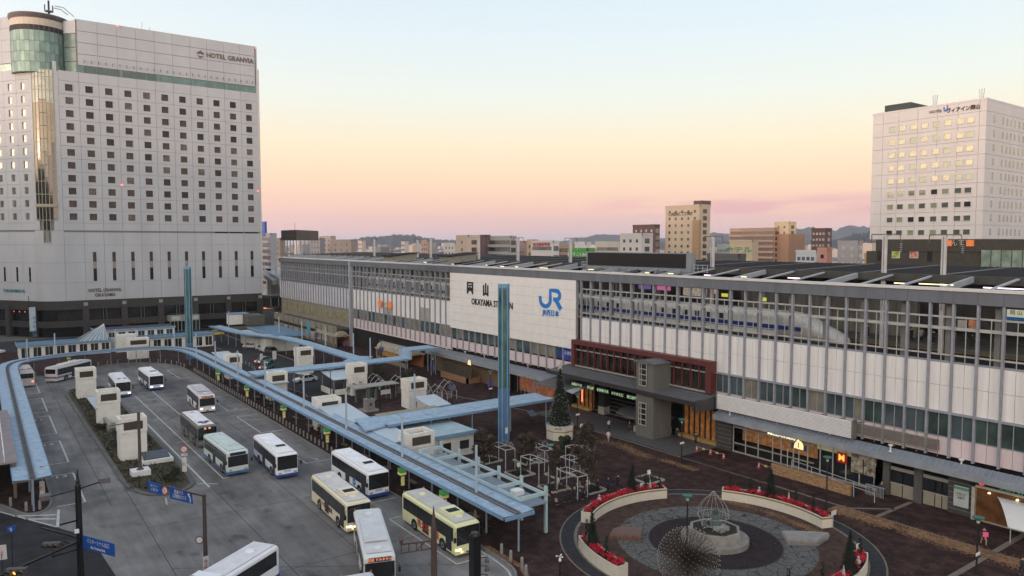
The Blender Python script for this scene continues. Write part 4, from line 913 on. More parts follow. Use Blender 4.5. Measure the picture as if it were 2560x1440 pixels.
# rounded corner: facets, glazed shaft, then the left wing
c = MB()
for i in range(8):
    a, b_ = arcp[i], arcp[i + 1]
    for z0, z1 in [(10.6, 15.85), (15.9, 21.65), (21.7, 26.85), (26.9, 31.0)]:
        c.add([(a.x, a.y, z0), (b_.x, b_.y, z0), (b_.x, b_.y, z1), (a.x, a.y, z1)], [(0, 1, 2, 3)])
    if i in (0, 7):
        z = 31.1
        while z < 76: c.add([(a.x, a.y, z), (b_.x, b_.y, z), (b_.x, b_.y, z + 3.66), (a.x, a.y, z + 3.66)], [(0, 1, 2, 3)]); z += 3.7
    elif i in (1, 6):
        c.add([(a.x, a.y, 31.1), (b_.x, b_.y, 31.1), (b_.x, b_.y, 34.5), (a.x, a.y, 34.5)], [(0, 1, 2, 3)])
c.build('corner_panels', stone, ht)
gold = M('shaft_gold_reflection', (.16, .115, .05), .12, .5, .35, spec=1.0, stretch=(1, 1, .35)); goldt = M('shaft_pale_reflection', (.30, .32, .25), .15, .3, .4, spec=1.0); gfr = M('shaft_frame', (.36, .33, .24), .5)
for i in range(1, 7):
    a, b_ = arcp[i], arcp[i + 1]; z = 34.0 if i in (1, 2, 5, 6) else 27.5
    while z < 76.5:
        h = min(3.7, 76.7 - z)
        me = MB(); q = .06; u = (b_ - a) * .04
        me.add([(a.x + u.x, a.y + u.y, z + .08), (b_.x - u.x, b_.y - u.y, z + .08), (b_.x - u.x, b_.y - u.y, z + h - .08), (a.x + u.x, a.y + u.y, z + h - .08)], [(0, 1, 2, 3)])
        mt = goldt if z > 66.5 else (gold if z > 44 + (6 - i) * 2.0 else M('shaft_dark_reflection', (.02, .02, .02), .08, spec=1.0))  # tone changes with height: mirrored skyline and bright sky put into the pane colour
        me.build('shaft_pane', mt if z > 31 else M('shaft_stone', (.12, .11, .09), .7, .2, 1), ht); z += h
c = MB()
for i in range(1, 8):
    p = arcp[i]; z0 = 27.2 if i in (3, 4, 5) else 34; c.bar((p.x + .03, p.y, z0), (p.x + .03, p.y, 77), .16)
z = 34.0
while z < 76.5: 
    for i in range(1, 7): c.bar((arcp[i].x + .04, arcp[i].y, z), (arcp[i + 1].x + .04, arcp[i + 1].y, z), .14)
    z += 3.7
for i in range(1, 7): c.bar((arcp[i].x + .08, arcp[i].y, 38.2), (arcp[i + 1].x + .08, arcp[i + 1].y, 38.2), .8)
c.build('shaft_frame', gfr, ht)
# left wing
wn = Vector((.581, -.814, 0)); LW_ = 5.0; angw = math.atan2(wing.y, wing.x)
rzw = math.atan2(wn.y, wn.x)     # local +X looks along the wall normal, local +Y runs back along the wall
hpl = hole_panel(LW_, -1.85, 1.85, 1.5, 1.95)
wg = [M('wing_glass_' + n, c_, .04, .3, .5, spec=1.0, metal=.75) for n, c_ in (('a', (.45, .42, .36)), ('b', (.38, .36, .32)))]
gq = MB(); gq.box(-.3, -.25, -.77, .77, -1.0, 1.0); gqw = [gq.mesh('window', m_) for m_ in wg]
for k in range(13):
    p = PE + wing * (LW_ * (k + 1))
    for i, zc in enumerate(rows_z):
        o = inst('stone_panel', hpl, ht, (p.x, p.y, zc), rz=rzw)
        q = p - wing * (LW_ / 2); inst('window', gqw[(i + k) % 2], ht, (q.x, q.y, zc), rz=rzw)
wpan = [plain(LW_, h) for h in (2.85, 3.28, 3.7, 5.2, 5.8, 5.3, rows_z[-1] - 1.85 - 31.1)]
for k in range(13):
    p = PE + wing * (LW_ * (k + 1))
    for me, z in ((wpan[0], zt), (wpan[1], 78.9), (wpan[1], 82.18), (wpan[1], 85.46), (wpan[1], 88.74), (wpan[2], 26.9), (wpan[3], 21.7), (wpan[4], 15.9), (wpan[5], 10.6), (wpan[6], 31.1)):
        if z > 75 and k < 1: inst('stone_panel', me, ht, ((PE + wing * 5).x, (PE + wing * 5).y, z), rz=rzw, scale=(1, .6, 1)); continue
        inst('stone_panel', me, ht, (p.x, p.y, z), rz=rzw)
    q0 = p; q1 = p - wing * LW_; m_ = MB(); m_.add([(q0.x - .2 * wn.x, q0.y - .2 * wn.y, 76.85), (q1.x - .2 * wn.x, q1.y - .2 * wn.y, 76.85), (q1.x - .2 * wn.x, q1.y - .2 * wn.y, 78.8), (q0.x - .2 * wn.x, q0.y - .2 * wn.y, 78.8)], [(0, 1, 2, 3)]); m_.build('band_window', M('pale_band_glass', (.35, .42, .36), .1, .2, .5, metal=.5), ht)
    if k < 4:
        for z0, z1 in ((16.2, 20.4),):
            m_ = MB(); qa = p - wing * 2.9; qb = p - wing * 2.2
            m_.add([(qa.x + .03 * wn.x, qa.y + .03 * wn.y, z0), (qb.x + .03 * wn.x, qb.y + .03 * wn.y, z0), (qb.x + .03 * wn.x, qb.y + .03 * wn.y, z1), (qa.x + .03 * wn.x, qa.y + .03 * wn.y, z1)], [(0, 1, 2, 3)]); m_.build('slit_window', hgl[1], ht)
tb = PE + wing * 9
text('wall_lettering', 'TAKASHIMAYA', 1.3, M('teal_letter', (.03, .18, .22), .5), ht, (tb.x + .1 * wn.x, tb.y + .1 * wn.y, 13.4), (.814, .581, 0), sx=1.0, bold=.04)
# lettering
brz = M('bronze_letter', (.13, .09, .055), .5)
text('wall_lettering', 'HOTEL GRANVIA', 2.05, brz, ht, (XH + .1, 68.2, 86.9), (0, 1, 0), sx=.93, depth=.15, bold=.03)
text('wall_lettering', 'HOTEL GRANVIA\nOKAYAMA', 1.4, M('letter_brown_pale', (.10, .085, .065), .5), ht, (XH + .1, 30.4, 12.7), (0, 1, 0), sx=.80, depth=.1, bold=.03)
c = MB()
for a in range(5):
    t0 = PI / 2 + (a - 2) * .62; r0, r1 = .35, 1.25 if a % 2 == 0 else 1.0
    px0, pz0 = 59.1 + .25 * math.cos(t0), 86.9 + .25 * math.sin(t0); tip = (59.1 + r1 * math.cos(t0), 86.9 + r1 * math.sin(t0)); n1 = (-.28 * math.sin(t0), .28 * math.cos(t0)); mid = (59.1 + .7 * math.cos(t0), 86.9 + .7 * math.sin(t0))
    c.extr([(px0, pz0), (mid[0] + n1[0], mid[1] + n1[1]), tip, (mid[0] - n1[0], mid[1] - n1[1])], 'x', XH + .05 + a * .012, XH + .2 + a * .012)
c.extr([(58.1, 86.5), (59.1, 85.6), (60.1, 86.5), (59.1, 86.2)], 'x', XH + .04, XH + .18); c.build('wall_emblem', brz, ht)
# granite base storeys
for i, yb in enumerate([25.2 + 10.16 * k for k in range(6)]):
    c = MB(); c.box(XH - .3, XH + .55, yb - .85, yb + .85, 0, 9.2); c.build('base_pier', dk, ht)
    c = MB(); c.box(XH + .56, XH + .7, yb - .55, yb + .55, 9.0, 10.0); c.build('pier_lamp', M('pier_lamp', (.3, .29, .27), .6), ht)
    if i < 5:
        c = MB(); c.box(XH + .0, XH + .06, yb + 4.5, yb + 4.65, 4.7, 8.0); c.box(XH + .0, XH + .06, yb + 5.4, yb + 5.55, 4.7, 8.0); c.build('window_frame', M('bronze_frame', (.12, .11, .09), .5), ht)
c = MB(); c.box(XH - .3, XH + .3, 20, 76.7, 8.0, 10.58); c.box(XH - .3, XH + .3, 20, 76.7, 2.9, 4.7); c.build('base_beam', dk, ht)
c = MB(); c.box(XH - 1.2, XH - .8, 20, 76.7, 0, 10.5); c.build('base_glass', M('base_glass', (.012, .012, .012), .1, .5, 1, spec=.8), ht)
pb = [XY for XY in arcp] + [PE + wing * 75]
for a, b_ in zip(pb, pb[1:]):
    d = (b_ - a).normalized(); nn = Vector((-d.y, d.x, 0)); nn = nn if nn.dot(Vector((1, -.3, 0))) > 0 else -nn
    for z0, z1, off in ((8.0, 10.58, .3), (2.9, 4.7, .3)):
        c = MB(); c.prism([tuple((a + nn * off).xy), tuple((b_ + nn * off).xy), tuple((b_ - nn * .3).xy), tuple((a - nn * .3).xy)], z0, z1); c.build('base_beam', dk, ht)
    c = MB(); c.prism([tuple((a - nn * .8).xy), tuple((b_ - nn * .8).xy), tuple((b_ - nn * 1.2).xy), tuple((a - nn * 1.2).xy)], 0, 10.5); c.build('base_glass', M('base_glass', (.012, .012, .012)), ht)
for k in range(5):
    p = PE + wing * (1.0 + k * 10.1); c = MB(); c.lathe(p.x + .3, p.y - .3, [(.85, 0), (.85, 9.2)], 8); c.build('base_pier', dk, ht)
# lit shop windows, red lamps, entrance canopy, menu boards at street level
for y0, y1, z0, z1, mt in ((65.0, 70.8, 1.0, 2.9, M('lit_restaurant', (.4, .2, .08), .5, .8, 1.6, emit=(1, .5, .2), es=.5)), (77.2, 80.2, 5.4, 5.9, M('lit_orange_bar', (.8, .3, .1), .5, emit=(1, .38, .15), es=1.5)), (80.9, 81.8, 2.2, 4.0, M('lit_small_sign', (.8, .4, .2), .5, emit=(1, .45, .2), es=1.0))):
    c = MB(); c.box(XH + .35, XH + .45, y0, y1, z0, z1); c.build('lit_window', mt, ht)
for y0, y1 in ((71.4, 73.3), (74.2, 75.6)):
    c = MB(); c.box(XH + .6, XH + .7, y0, y1, .5, 3.4); c.build('menu_board', M('menu_print', (.42, .41, .40), .5, .8, 2.5), ht)
c = MB(); c.box(XH + .3, XH + 4, 47.2, 56, 3.2, 4.9); c.build('porch', M('porch_green', (.25, .27, .22), .6, .1, 1), ht)
c = MB()
for y0, y1 in ((47.8, 50.3), (51.5, 52.8), (53.8, 55.6)): c.box(XH + 4.0, XH + 4.1, y0, y1, 3.5, 4.7)
c.build('porch_panel', M('porch_panel', (.45, .5, .47), .5), ht)
c = MB()
for k in range(9): c.box(XH + 3.7, XH + 4.0, 47.4 + k * 1.05, 47.6 + k * 1.05, 0, 3.2)
c.build('porch_post', M('porch_green', (.25, .27, .22)), ht)
c = MB(); c.bar((XH + 1.5, 36.7, 2.2), (XH + 4, 39.3, .6), .25); c.bar((XH + 1.5, 36.7, 1.5), (XH + 4, 39.3, 0.1), .25); c.build('neon_rail', M('neon_orange', (.9, .3, .15), .5, emit=(1, .28, .15), es=1.8), ht)
for k in range(4): p = PE + wing * (8.5 - k * 2.2); c = MB(); c.lathe(p.x + .6, p.y - .6, [(0, 7.3), (.16, 7.4), (.16, 7.6), (0, 7.7)], 6); c.build('red_lamp', M('lamp_red', (.9, .2, .15), .5, emit=(1, .15, .1), es=.8), ht)
# glass drum at the top of the corner
dc = Vector((-257.4, 16.9)); DR = 7.3
for z in (76.0, 80.0, 84.0): c = MB(); c.add([(-252.2, 22.4, z), (XH - .32, 25.1, z), (XH - .32, 25.1, z + 3.85), (-252.2, 22.4, z + 3.85)], [(0, 1, 2, 3)]); c.build('return_pane', M('return_glass', (.11, .17, .155), .15, .3, .5, spec=.7), ht)
c = MB(); c.add([(-252.2, 22.4, 88), (XH - .32, 25.1, 88), (XH - .32, 25.1, 91.6), (-252.2, 22.4, 91.6)], [(0, 1, 2, 3)]); c.build('return_panel', stone, ht)
c = MB(); c.lathe(dc.x, dc.y, [(DR + .15, 91.0), (DR + .4, 91.9), (DR + .3, 92.4), (.1, 92.8)], 40); dr = c.build('drum_roof', M('drum_roof', (.09, .07, .075), .5), ht)
for k in range(36):
    a = 2 * PI * k / 36; 
    if math.cos(a) * .81 - math.sin(a) * .3 < -.55: continue
    for z0, z1, w, mt, nme in ((89.0, 91.0, .99, M('drum_crown', (.50, .43, .36), .5, .06, .5), 'crown_panel'), (87.6, 89.0, .78, M('drum_louvre', (.03, .018, .018), .6), 'louvre_panel'), (84.6, 87.5, .96, 'g', 'drum_pane'), (81.6, 84.5, .96, 'g', 'drum_pane'), (78.8, 81.5, .96, 'g', 'drum_pane'), (75.9, 78.7, .96, 'g', 'drum_pane')):
        if mt == 'g': mt = M('drum_glass_' + 'ab'[(k + int(z0)) % 2], ((.21, .28, .24), (.155, .225, .21))[(k + int(z0)) % 2], .12, .2, .4, metal=.35)
        h = PI / 36 * w; c = MB()
        for rr in (DR,):
            c.quad((dc.x + rr * math.cos(a - h), dc.y + rr * math.sin(a - h), z0), (dc.x + rr * math.cos(a + h), dc.y + rr * math.sin(a + h), z0), (dc.x + rr * math.cos(a + h), dc.y + rr * math.sin(a + h), z1), (dc.x + rr * math.cos(a - h), dc.y + rr * math.sin(a - h), z1))
        c.build(nme, mt, ht)
c = MB(); c.lathe(dc.x, dc.y, [(DR - .12, 75.8), (DR - .12, 91)], 36); c.build('drum_frame', M('drum_frame', (.10, .12, .10), .5), ht)
# rooftop mast and pipes
rm = empty('rooftop_mast', (-258, 19.5, 92.9), 'radio mast with two round platforms on top of the hotel drum', 'mast')
mx_, my_ = atD(122, 28, 224).x, atD(122, 28, 224).y
c = MB(); c.bar((mx_, my_, 92.5), (mx_, my_, 101), .5); c.build('pole', DARKM, rm)
c = MB(); c.lathe(mx_, my_, [(.4, 95.2), (1.5, 95.7), (1.6, 96.3), (.4, 96.3)], 14); c.lathe(mx_, my_, [(.3, 97.6), (1.2, 97.7), (1.2, 97.9), (.3, 97.9)], 12); c.build('mast_platform', M('mast_grey', (.15, .14, .15), .5), rm)
c = MB()
for k in range(6): a = PI * k / 3; c.bar((mx_ + 1.2 * math.cos(a), my_ + 1.2 * math.sin(a), 97.9), (mx_ + 1.2 * math.cos(a), my_ + 1.2 * math.sin(a), 99.6), .22)
c.build('antenna', DARKM, rm)
c = MB(); pa = [atX(q[0], q[1], -256) for q in ((137, 15), (158, 19), (185, 42))]; c.tube(pa, .16, 5); pa = [atX(q[0], q[1], -256) for q in ((134, 20), (152, 24), (170, 38))]; c.tube(pa, .16, 5); c.build('davit_pipe', STEEL, rm)
for px_ in (355, 374): p = atX(px_, 74, XH - 8); c = MB(); c.bar((p.x, p.y, 91), (p.x, p.y, 96 if px_ < 360 else 95), .12); tag(c.build('rooftop_aerial', STEEL), ('taller' if px_ < 360 else 'shorter') + ' of the two thin aerials on the hotel roof edge', 'aerial')
for px_, py_ in ((305, 463), (294, 65), (640, 120), (645, 478)):
    p = atX(px_, py_, XH + .2); c = MB(); c.lathe(p.x, p.y, [(0, p.z - .3), (.32, p.z - .15), (.32, p.z + .2), (0, p.z + .35)], 8); c.build('beacon', M('beacon_red', (.9, .2, .2), .5, emit=(1, .2, .2), es=1.6), ht)

# ================================================================== WHITE HOTEL ON THE RIGHT
XV, YV = -67.7, 171.3
vh = empty('right_white_hotel', (XV - 12, YV + 10, 0), 'white hotel block on a dark podium behind the platform roof', 'hotel')
vst = M('via_cladding', (.57, .55, .545), .7, .04, .2)
c = MB(); c.box(XV - 24.1, XV - .2, YV + .2, YV + 40, 28.0, 57.3); c.build('core', M('via_joint', (.28, .26, .25), .8), vh)
c = MB(); c.box(XV - 24.2, XV + .02, YV - .02, YV + 40, 57.3, 57.7); c.build('parapet', vst, vh)
def vpan(w, h, nm='wall_panel'):
    m_ = MB(); m_.box(.03, w - .03, -.0, .2, .03, h - .03); return m_.mesh(nm, vst)
fw5 = [(0, 2.45), (2.45, 6.0), (6.0, 10.2), (10.2, 14.4), (14.4, 18.6), (18.6, 22.8), (22.8, 24.1)]
vz = [28.3 + 2.97 * k for k in range(10)]
for (a, b_) in fw5:
    me = vpan(b_ - a, 2.97)
    for z in vz[:-1]: inst('wall_panel', me, vh, (XV - 24.1 + a, YV, z))
    inst('wall_panel', vpan(b_ - a, 57.3 - vz[-1]), vh, (XV - 24.1 + a, YV, vz[-1])) if 0 else inst('wall_panel', me, vh, (XV - 24.1 + a, YV, vz[-1] - .3 + .3)).__setattr__('scale', (1, 1, (57.3 - vz[-1]) / 2.97))
for k in range(9):
    me = vpan(4.2, 2.97)
    for z in vz: o = inst('wall_panel', me, vh, (XV, YV + 4.2 * k, z), rz=PI / 2); o.scale = (1, 1, (57.3 - vz[-1]) / 2.97 if z == vz[-1] else 1)
vgl = [M(f'via_glass_reflection_{i}', c_, .05, .15, 1, spec=1, metal=mt_) for i, (c_, mt_) in enumerate((((.44, .42, .28), .22), ((.28, .32, .22), .2), ((.10, .12, .10), .2), ((.02, .02, .02), 0)))]
wl = MB(); wl.box(-.66, .66, -.03, .0, -.55, .55); 
wf = MB()
for (x0, x1, z0, z1) in ((-.82, .82, .55, .7), (-.82, .82, -.7, -.55), (-.82, -.66, -.55, .55), (.66, .82, -.55, .55)): wf.box(x0, x1, -.12, .0, z0, z1)
wfm = wf.mesh('window_frame', vst); wls = [wl.mesh('window', m_) for m_ in vgl]
cx_ = [atY((q / 2.88) + 1860, 300, YV).x for q in (1072, 1143, 1225, 1303, 1388, 1469, 1560, 1632)]
for i, xx in enumerate(cx_):
    for j in range(9):
        z = 53.55 - 2.97 * j
        g_ = R.choice((0, 0, 0, 1)) if j < 5 else R.choice((1, 2, 2, 2, 3))  # upper rows pale yellow, lower rows dark: reflection painted by row
        w_ = inst('window', wls[g_], vh, (xx, YV, z)); inst('window_frame', wfm, w_, (xx, YV, z))
wl = MB(); wl.box(0, .03, -.42, .42, -.75, .75); wls2 = [wl.mesh('window', m_) for m_ in (M('via_side_glass', (.32, .34, .30), .1, .2, 1, metal=.4),)]
for y in (4.0, 8.4, 10.6, 12.6, 14.6, 17, 19.4):
    for j in range(9): inst('window', wls2[0], vh, (XV, YV + y, 53.6 - 2.97 * j))
vdk = M('via_dark_brick', (.052, .046, .038), .8, .2, 1.5)
c = MB(); c.box(XV - 24.1, XV + 45, YV - 1.2, YV + 45, 0, 25.6); c.box(XV - 21.8, XV + 45, YV - 1.4, YV + 45, 25.6, 28.2); c.build('podium', vdk, vh)
text('wall_lettering', 'HOTEL', .85, ink, vh, (atY(2340, 279, YV).x, YV - .1, atY(2340, 279, YV).z), (1, 0, 0), depth=.1)
text('wall_lettering', 'ヴィアイン岡山', 1.12, M('letter_brown', (.05, .03, .03), .5), vh, (atY(2408, 268, YV).x, YV - .1, 56.0), (1, 0, 0), depth=.1, bold=.02, sx=.86)
p = atY(2365, 273, YV); c = MB(); c.extr([(p.x + .6 * a, p.z + .6 * b) for a, b in ((-.9, .9), (-.45, .9), (-.35, -.1), (.2, -.2), (.3, .6), (.8, .6), (.6, -.6), (0, -.95), (-.7, -.6))], 'y', YV - .12, YV - .02); c.build('wall_emblem', jrb, vh)
c = MB(); c.extr([(p.x + .3 + .2 * math.cos(a), p.z + .65 + .2 * math.sin(a)) for a in [PI * k / 4 for k in range(8)]], 'y', YV - .12, YV - .02); c.build('emblem_dot', M('emblem_red', (.5, .05, .05), .5), vh)
c = MB(); c.box(XV - 23.5, XV - 17.5, YV + 4, YV + 20, 57.7, 59.9); c.build('roof_house', M('roof_house_green', (.04, .05, .045), .6), vh)
for px_, py_ in ((2338, 238), (2455, 222)):
    a = atY(px_, py_, YV + 2); c = MB()
    for q in (-.5, 0, .5): c.bar((a.x + q * .5, YV + 2, 57.5), (a.x + q, YV + 2, a.z), .14)
    c.build('roof_antenna', STEEL, vh)
for px_, w, mt in ((2240, 16, M('green_poster', (.25, .35, .05), .4, .7, 1)), (2285, 17, M('face_poster', (.5, .2, .15), .4, .8, 1))):
    a = atY(px_ - w / 2, 623, YV - 1.25); b_ = atY(px_ + w / 2, 644, YV - 1.25); c = MB(); c.box(a.x, b_.x, YV - 1.35, YV - 1.22, b_.z, a.z); f_ = c.build('poster', mt, vh)
    c = MB(); c.box(a.x - .15, b_.x + .15, YV - 1.3, YV - 1.21, b_.z - .15, a.z + .15); c.build('poster_frame', M('frame_pale', (.5, .5, .5)), f_)
for px_ in (2199, 2325):
    a = atY(px_, 620, YV - 1.25); c = MB(); c.box(a.x - .5, a.x + .5, YV - 1.3, YV - 1.21, a.z - 3, a.z + .4); c.build('slit_window', BLACKISH, vh)
for px_ in (2371, 2426):
    a = atY(px_, 608, YV - 1.5); c = MB(); c.box(a.x - .7, a.x + .7, YV - 1.75, YV - 1.45, a.z - .65, a.z + .65); c.build('square_sign', oran, vh)
text('sign_lettering', 'さんすて', 1.7, M('sign_pale', (.42, .38, .36), .5), vh, (atY(2394, 608, YV - 1.5).x, YV - 1.55, atY(2394, 608, YV).z), (1, 0, 0), sx=.8)
c = MB(); c.box(XV + .5, XV + 26, YV - 1.45, YV - 1.2, 22.2, 26.0); c.build('restaurant_glass', M('via_restaurant', (.13, .17, .14), .15, .5, .6, emit=(.5, .6, .45), es=.12), vh)
c = MB()
for k in range(14): c.box(XV + .5 + k * 1.9, XV + .6 + k * 1.9, YV - 1.55, YV - 1.44, 22.2, 26.0)
c.build('restaurant_mullion', DARKM, vh)

# ================================================================== TOWN, HILLS
def far_block(name, px0, px1, ptop, dep, col, label, cat='apartment block', side=None, rows=0, cols_=0, wcol=(.03, .03, .035), fl=3.0, style='win', thick=3, roofh=None, group=None, var=.06):
    """A building at depth dep seen between two sight lines, its long face turned to -Y; side: sight line of its far right edge (face turned to +X)."""
    a = atD(px0, ptop, dep); b_ = atY(px1, ptop, a.y); x0, x1, y, zt = a.x, b_.x, a.y, a.z
    ydeep = thick
    if side: ydeep = max(3, atX(side, ptop, x1).y - y)
    e = empty(name, (x0, y, 0), label, cat, group)
    cm = M('wall_%03d_%03d_%03d' % tuple(int(v * 999) for v in col), col, .8, var, .15)
    c = MB(); c.box(x0, x1, y, y + ydeep, 0, zt); c.build('wall', cm, e)
    c = MB(); c.box(x0 - .1, x1 + .1, y - .1, y + .5, zt - .1, zt + .7); c.box(x1 - .5, x1 + .1, y, y + ydeep, zt - .1, zt + .7); c.build('parapet', cm, e)
    wm = M('farglass_%03d' % int(wcol[0] * 999), wcol, .2, .4, .5, spec=.8)
    if rows:
        w = x1 - x0
        if style == 'win':
            m_ = MB(); m_.box(-.55, .55, -.08, 0, -.6, .6); me = m_.mesh('window', wm)
            for j in range(rows):
                for i in range(cols_): inst('window', me, e, (x0 + w * (i + .7) / (cols_ + .4), y, zt - 2.2 - fl * j))
        elif style == 'band':
            for j in range(rows):
                c = MB(); c.box(x0 + w * .06, x1 - w * .06, y - .08, y, zt - 2.9 - fl * j, zt - 1.6 - fl * j); c.build('window_band', wm, e)
        elif style == 'balcony':
            for j in range(rows):
                zz = zt - 1.0 - fl * j
                c = MB(); c.box(x0 + .2, x1 - .2, y - .05, y + .0, zz - 1.9, zz - .2); c.build('recess', wm, e)
                c = MB(); c.box(x0, x1, y - 1.3, y - .02, zz - fl - .1, zz - fl + 1.05); c.build('balcony', cm, e)
    if side and rows:
        m_ = MB()
        n_ = max(1, int(ydeep / 4.5)); m_.box(0, .08, -1.2, 1.2, -.9, .9); me = m_.mesh('window', wm)
        for j in range(rows):
            for i in range(n_): inst('window', me, e, (x1, y + ydeep * (i + .5) / n_, zt - 2.2 - fl * j))
    return e, x0, x1, y, y + ydeep, zt
beige = (.42, .30, .19); pale = (.50, .44, .40)
e, x0, x1, y, y2, zt = far_block('office_tower', 1664, 1749, 519, 330, (.48, .39, .29), 'tall beige office tower with small square windows rising behind the display board', 'office tower', side=1776, rows=9, cols_=5, thick=20)
text('wall_lettering', 'CABAC CORP', 2.2, ink, e, ((x0 + x1) / 2 - 1, y - .1, zt - 3.2), (1, 0, 0), depth=.1)
c = MB(); c.box(x1 - 3.5, x1 + .15, y - .3, y + 1, 0, zt - 6); c.build('stair_strip', M('strip_brown', (.33, .22, .13), .8, .2, .8, stretch=(1, 1, 3)), e)
c = MB(); c.box(x1 - 5, x1 - .5, y + 2, y + 8, zt, zt + 2.4); c.build('roof_house', M('roof_brown', (.12, .07, .06), .7), e)
e, *q = far_block('apartment_block', 1825, 1937, 574, 420, (.40, .28, .20), 'wide terracotta apartment block with long balconies and brown rails', rows=11, style='balcony', wcol=(.10, .045, .03), side=1944)
far_block('apartment_tower', 1936, 1972, 558, 400, (.55, .44, .28), 'slim tower apartment block, cream above and brown below', 'apartment tower', side=1991, rows=14, cols_=2, wcol=(.10, .08, .06))
a = atD(1936, 585, 399.5); b_ = atY(1972, 585, a.y); e = bpy.data.objects[[o.name for o in COL.objects if o.name.startswith('apartment_tower')][-1]]
c = MB(); c.box(a.x - .05, b_.x + .1, a.y - .12, a.y + 15, 0, a.z); c.build('lower_wall', M('tower_brown', (.32, .19, .12), .8, .06, .2), e)
e, x0, x1, y, y2, zt = far_block('clinic_building', 1824, 1880, 604, 300, (.47, .38, .27), 'beige building with a green sign in front of the terracotta block', 'building', side=1896, rows=0)
text('wall_lettering', 'ホテル', 2.6, M('green_letter', (.05, .28, .15), .5), e, ((x0 + x1) / 2 - 1, y - .1, zt - 3.4), (1, 0, 0), depth=.1, bold=.06, sx=1.7)
c = MB(); c.box(x0 + 3, x1 - 5, y - .1, y, zt - 9, zt - 6.5); c.box(x0 + 6, x1 - 1, y - .1, y, zt - 19, zt - 17); c.build('window_band', M('farglass_099', (.1, .08, .07), .4), e)
far_block('apartment_tower', 2029, 2065, 574, 380, (.09, .055, .05), 'dark brown apartment tower with lit balcony rows right of the cream tower', 'apartment tower', side=2080, rows=9, cols_=4, wcol=(.25, .21, .19))
far_block('white_house', 1990, 2040, 630, 250, (.50, .53, .56), 'low white building with small windows left of the salmon one', 'building', rows=3, cols_=4, wcol=(.12, .12, .13), fl=3.2)
far_block('salmon_building', 2044, 2068, 624, 240, (.52, .27, .21), 'small flat salmon coloured building just over the roof edge', 'building', rows=1, cols_=1)
far_block('grey_apartments', 2094, 2145, 606, 290, (.30, .29, .30), 'grey apartment block with round lamps and balcony openings next to the white hotel', side=2157, rows=6, cols_=2, wcol=(.42, .40, .38))
far_block('ochre_house', 2161, 2175, 638, 220, (.50, .33, .17), 'narrow ochre building squeezed beside the white hotel podium', 'building')
far_block('apartment_block', 1140, 1170, 592, 300, (.56, .46, .38), 'cream end wall of a slab block with four tiny windows', side=1200, rows=5, cols_=1, wcol=(.10, .07, .06))
far_block('apartment_block', 1212, 1276, 594, 320, (.36, .37, .36), 'grey balcony slab block behind the overhead line masts', rows=6, style='balcony', wcol=(.06, .05, .05), side=1286)
far_block('stair_block', 1196, 1212, 591, 319, (.14, .09, .09), 'narrow dark brown stair block between two slab blocks', 'building')
far_block('brick_house', 1286, 1310, 606, 340, (.34, .23, .18), 'brick red block with balconies right of the grey slab', rows=4, style='balcony', wcol=(.12, .06, .05))
far_block('orange_house', 1317, 1331, 603, 300, (.50, .36, .25), 'narrow orange wall right of the brick red block', 'building', rows=3, cols_=1)
e, x0, x1, y, y2, zt = far_block('school_building', 1328, 1382, 606, 280, (.60, .58, .57), 'white building with red lettering along its roof', 'building', side=1394, rows=3, style='band', wcol=(.12, .10, .11), fl=3.4)
text('wall_lettering', '岡山医療専門学校', 1.6, M('letter_red', (.45, .07, .07), .5), e, ((x0 + x1) / 2, y - .2, zt - .9), (1, 0, 0), depth=.1, sx=.8)
far_block('brown_apartments', 1396, 1436, 614, 330, (.33, .23, .17), 'brown balcony block behind the green drugstore sign', rows=4, style='balcony', wcol=(.08, .06, .06))
far_block('white_cube', 1437, 1463, 609, 280, (.60, .58, .56), 'small white box of a building above the green sign', 'building')
e, x0, x1, y, y2, zt = far_block('drugstore', 1420, 1466, 626, 200, (.09, .30, .08), 'bright green drugstore sign wall behind the roof edge', 'shop')
text('wall_lettering', 'くすり こくみん', 1.15, M('white_print', (.75, .75, .75)), e, ((x0 + x1) / 2 + .3, y - .15, zt - 1.1), (1, 0, 0), depth=.06)
c = MB(); c.box(x0, x0 + 1.6, y - .1, y, zt - 2.2, zt); c.build('lime_panel', M('lime_panel', (.28, .36, .06), .5), e)
far_block('greenhouse_office', 1488, 1549, 608, 300, (.50, .47, .41), 'low pale office with a glazed top left of the white terraces', 'building', rows=1, style='band', wcol=(.25, .25, .2))
far_block('terrace_block', 1550, 1604, 588, 280, (.52, .50, .48), 'white stepped apartment block in front of the dark topped one', side=1632, rows=4, cols_=3, wcol=(.07, .06, .06))
far_block('dark_apartments', 1582, 1638, 566, 340, (.12, .075, .07), 'dark brown apartment block crowned by a black rail', side=1646, rows=4, cols_=4, wcol=(.32, .29, .27))
far_block('hangar', 1792, 1823, 614, 340, (.48, .49, .50), 'white arched hall between the office tower and the terracotta block', 'hall', rows=2, style='band', wcol=(.3, .3, .3))
far_block('grey_lowrise', 1768, 1845, 640, 180, (.10, .10, .105), 'low dark grey building just over the roof behind the thick white mast', 'building', rows=1, cols_=2, wcol=(.4, .38, .33), fl=5)
far_block('apartment_block', 652, 676, 587, 360, (.50, .50, .52), 'white striped slab block right beside the tall hotel', rows=8, style='balcony', wcol=(.10, .10, .12))
c = MB(); p = atD(654, 580, 358); c.box(p.x, p.x + 5, p.y, p.y + 1, p.z - 2, p.z + 5); tag(c.build('blue_billboard', M('billboard_blue', (.02, .12, .5), .4)), 'blue rooftop billboard at the edge of the tall hotel', 'billboard')
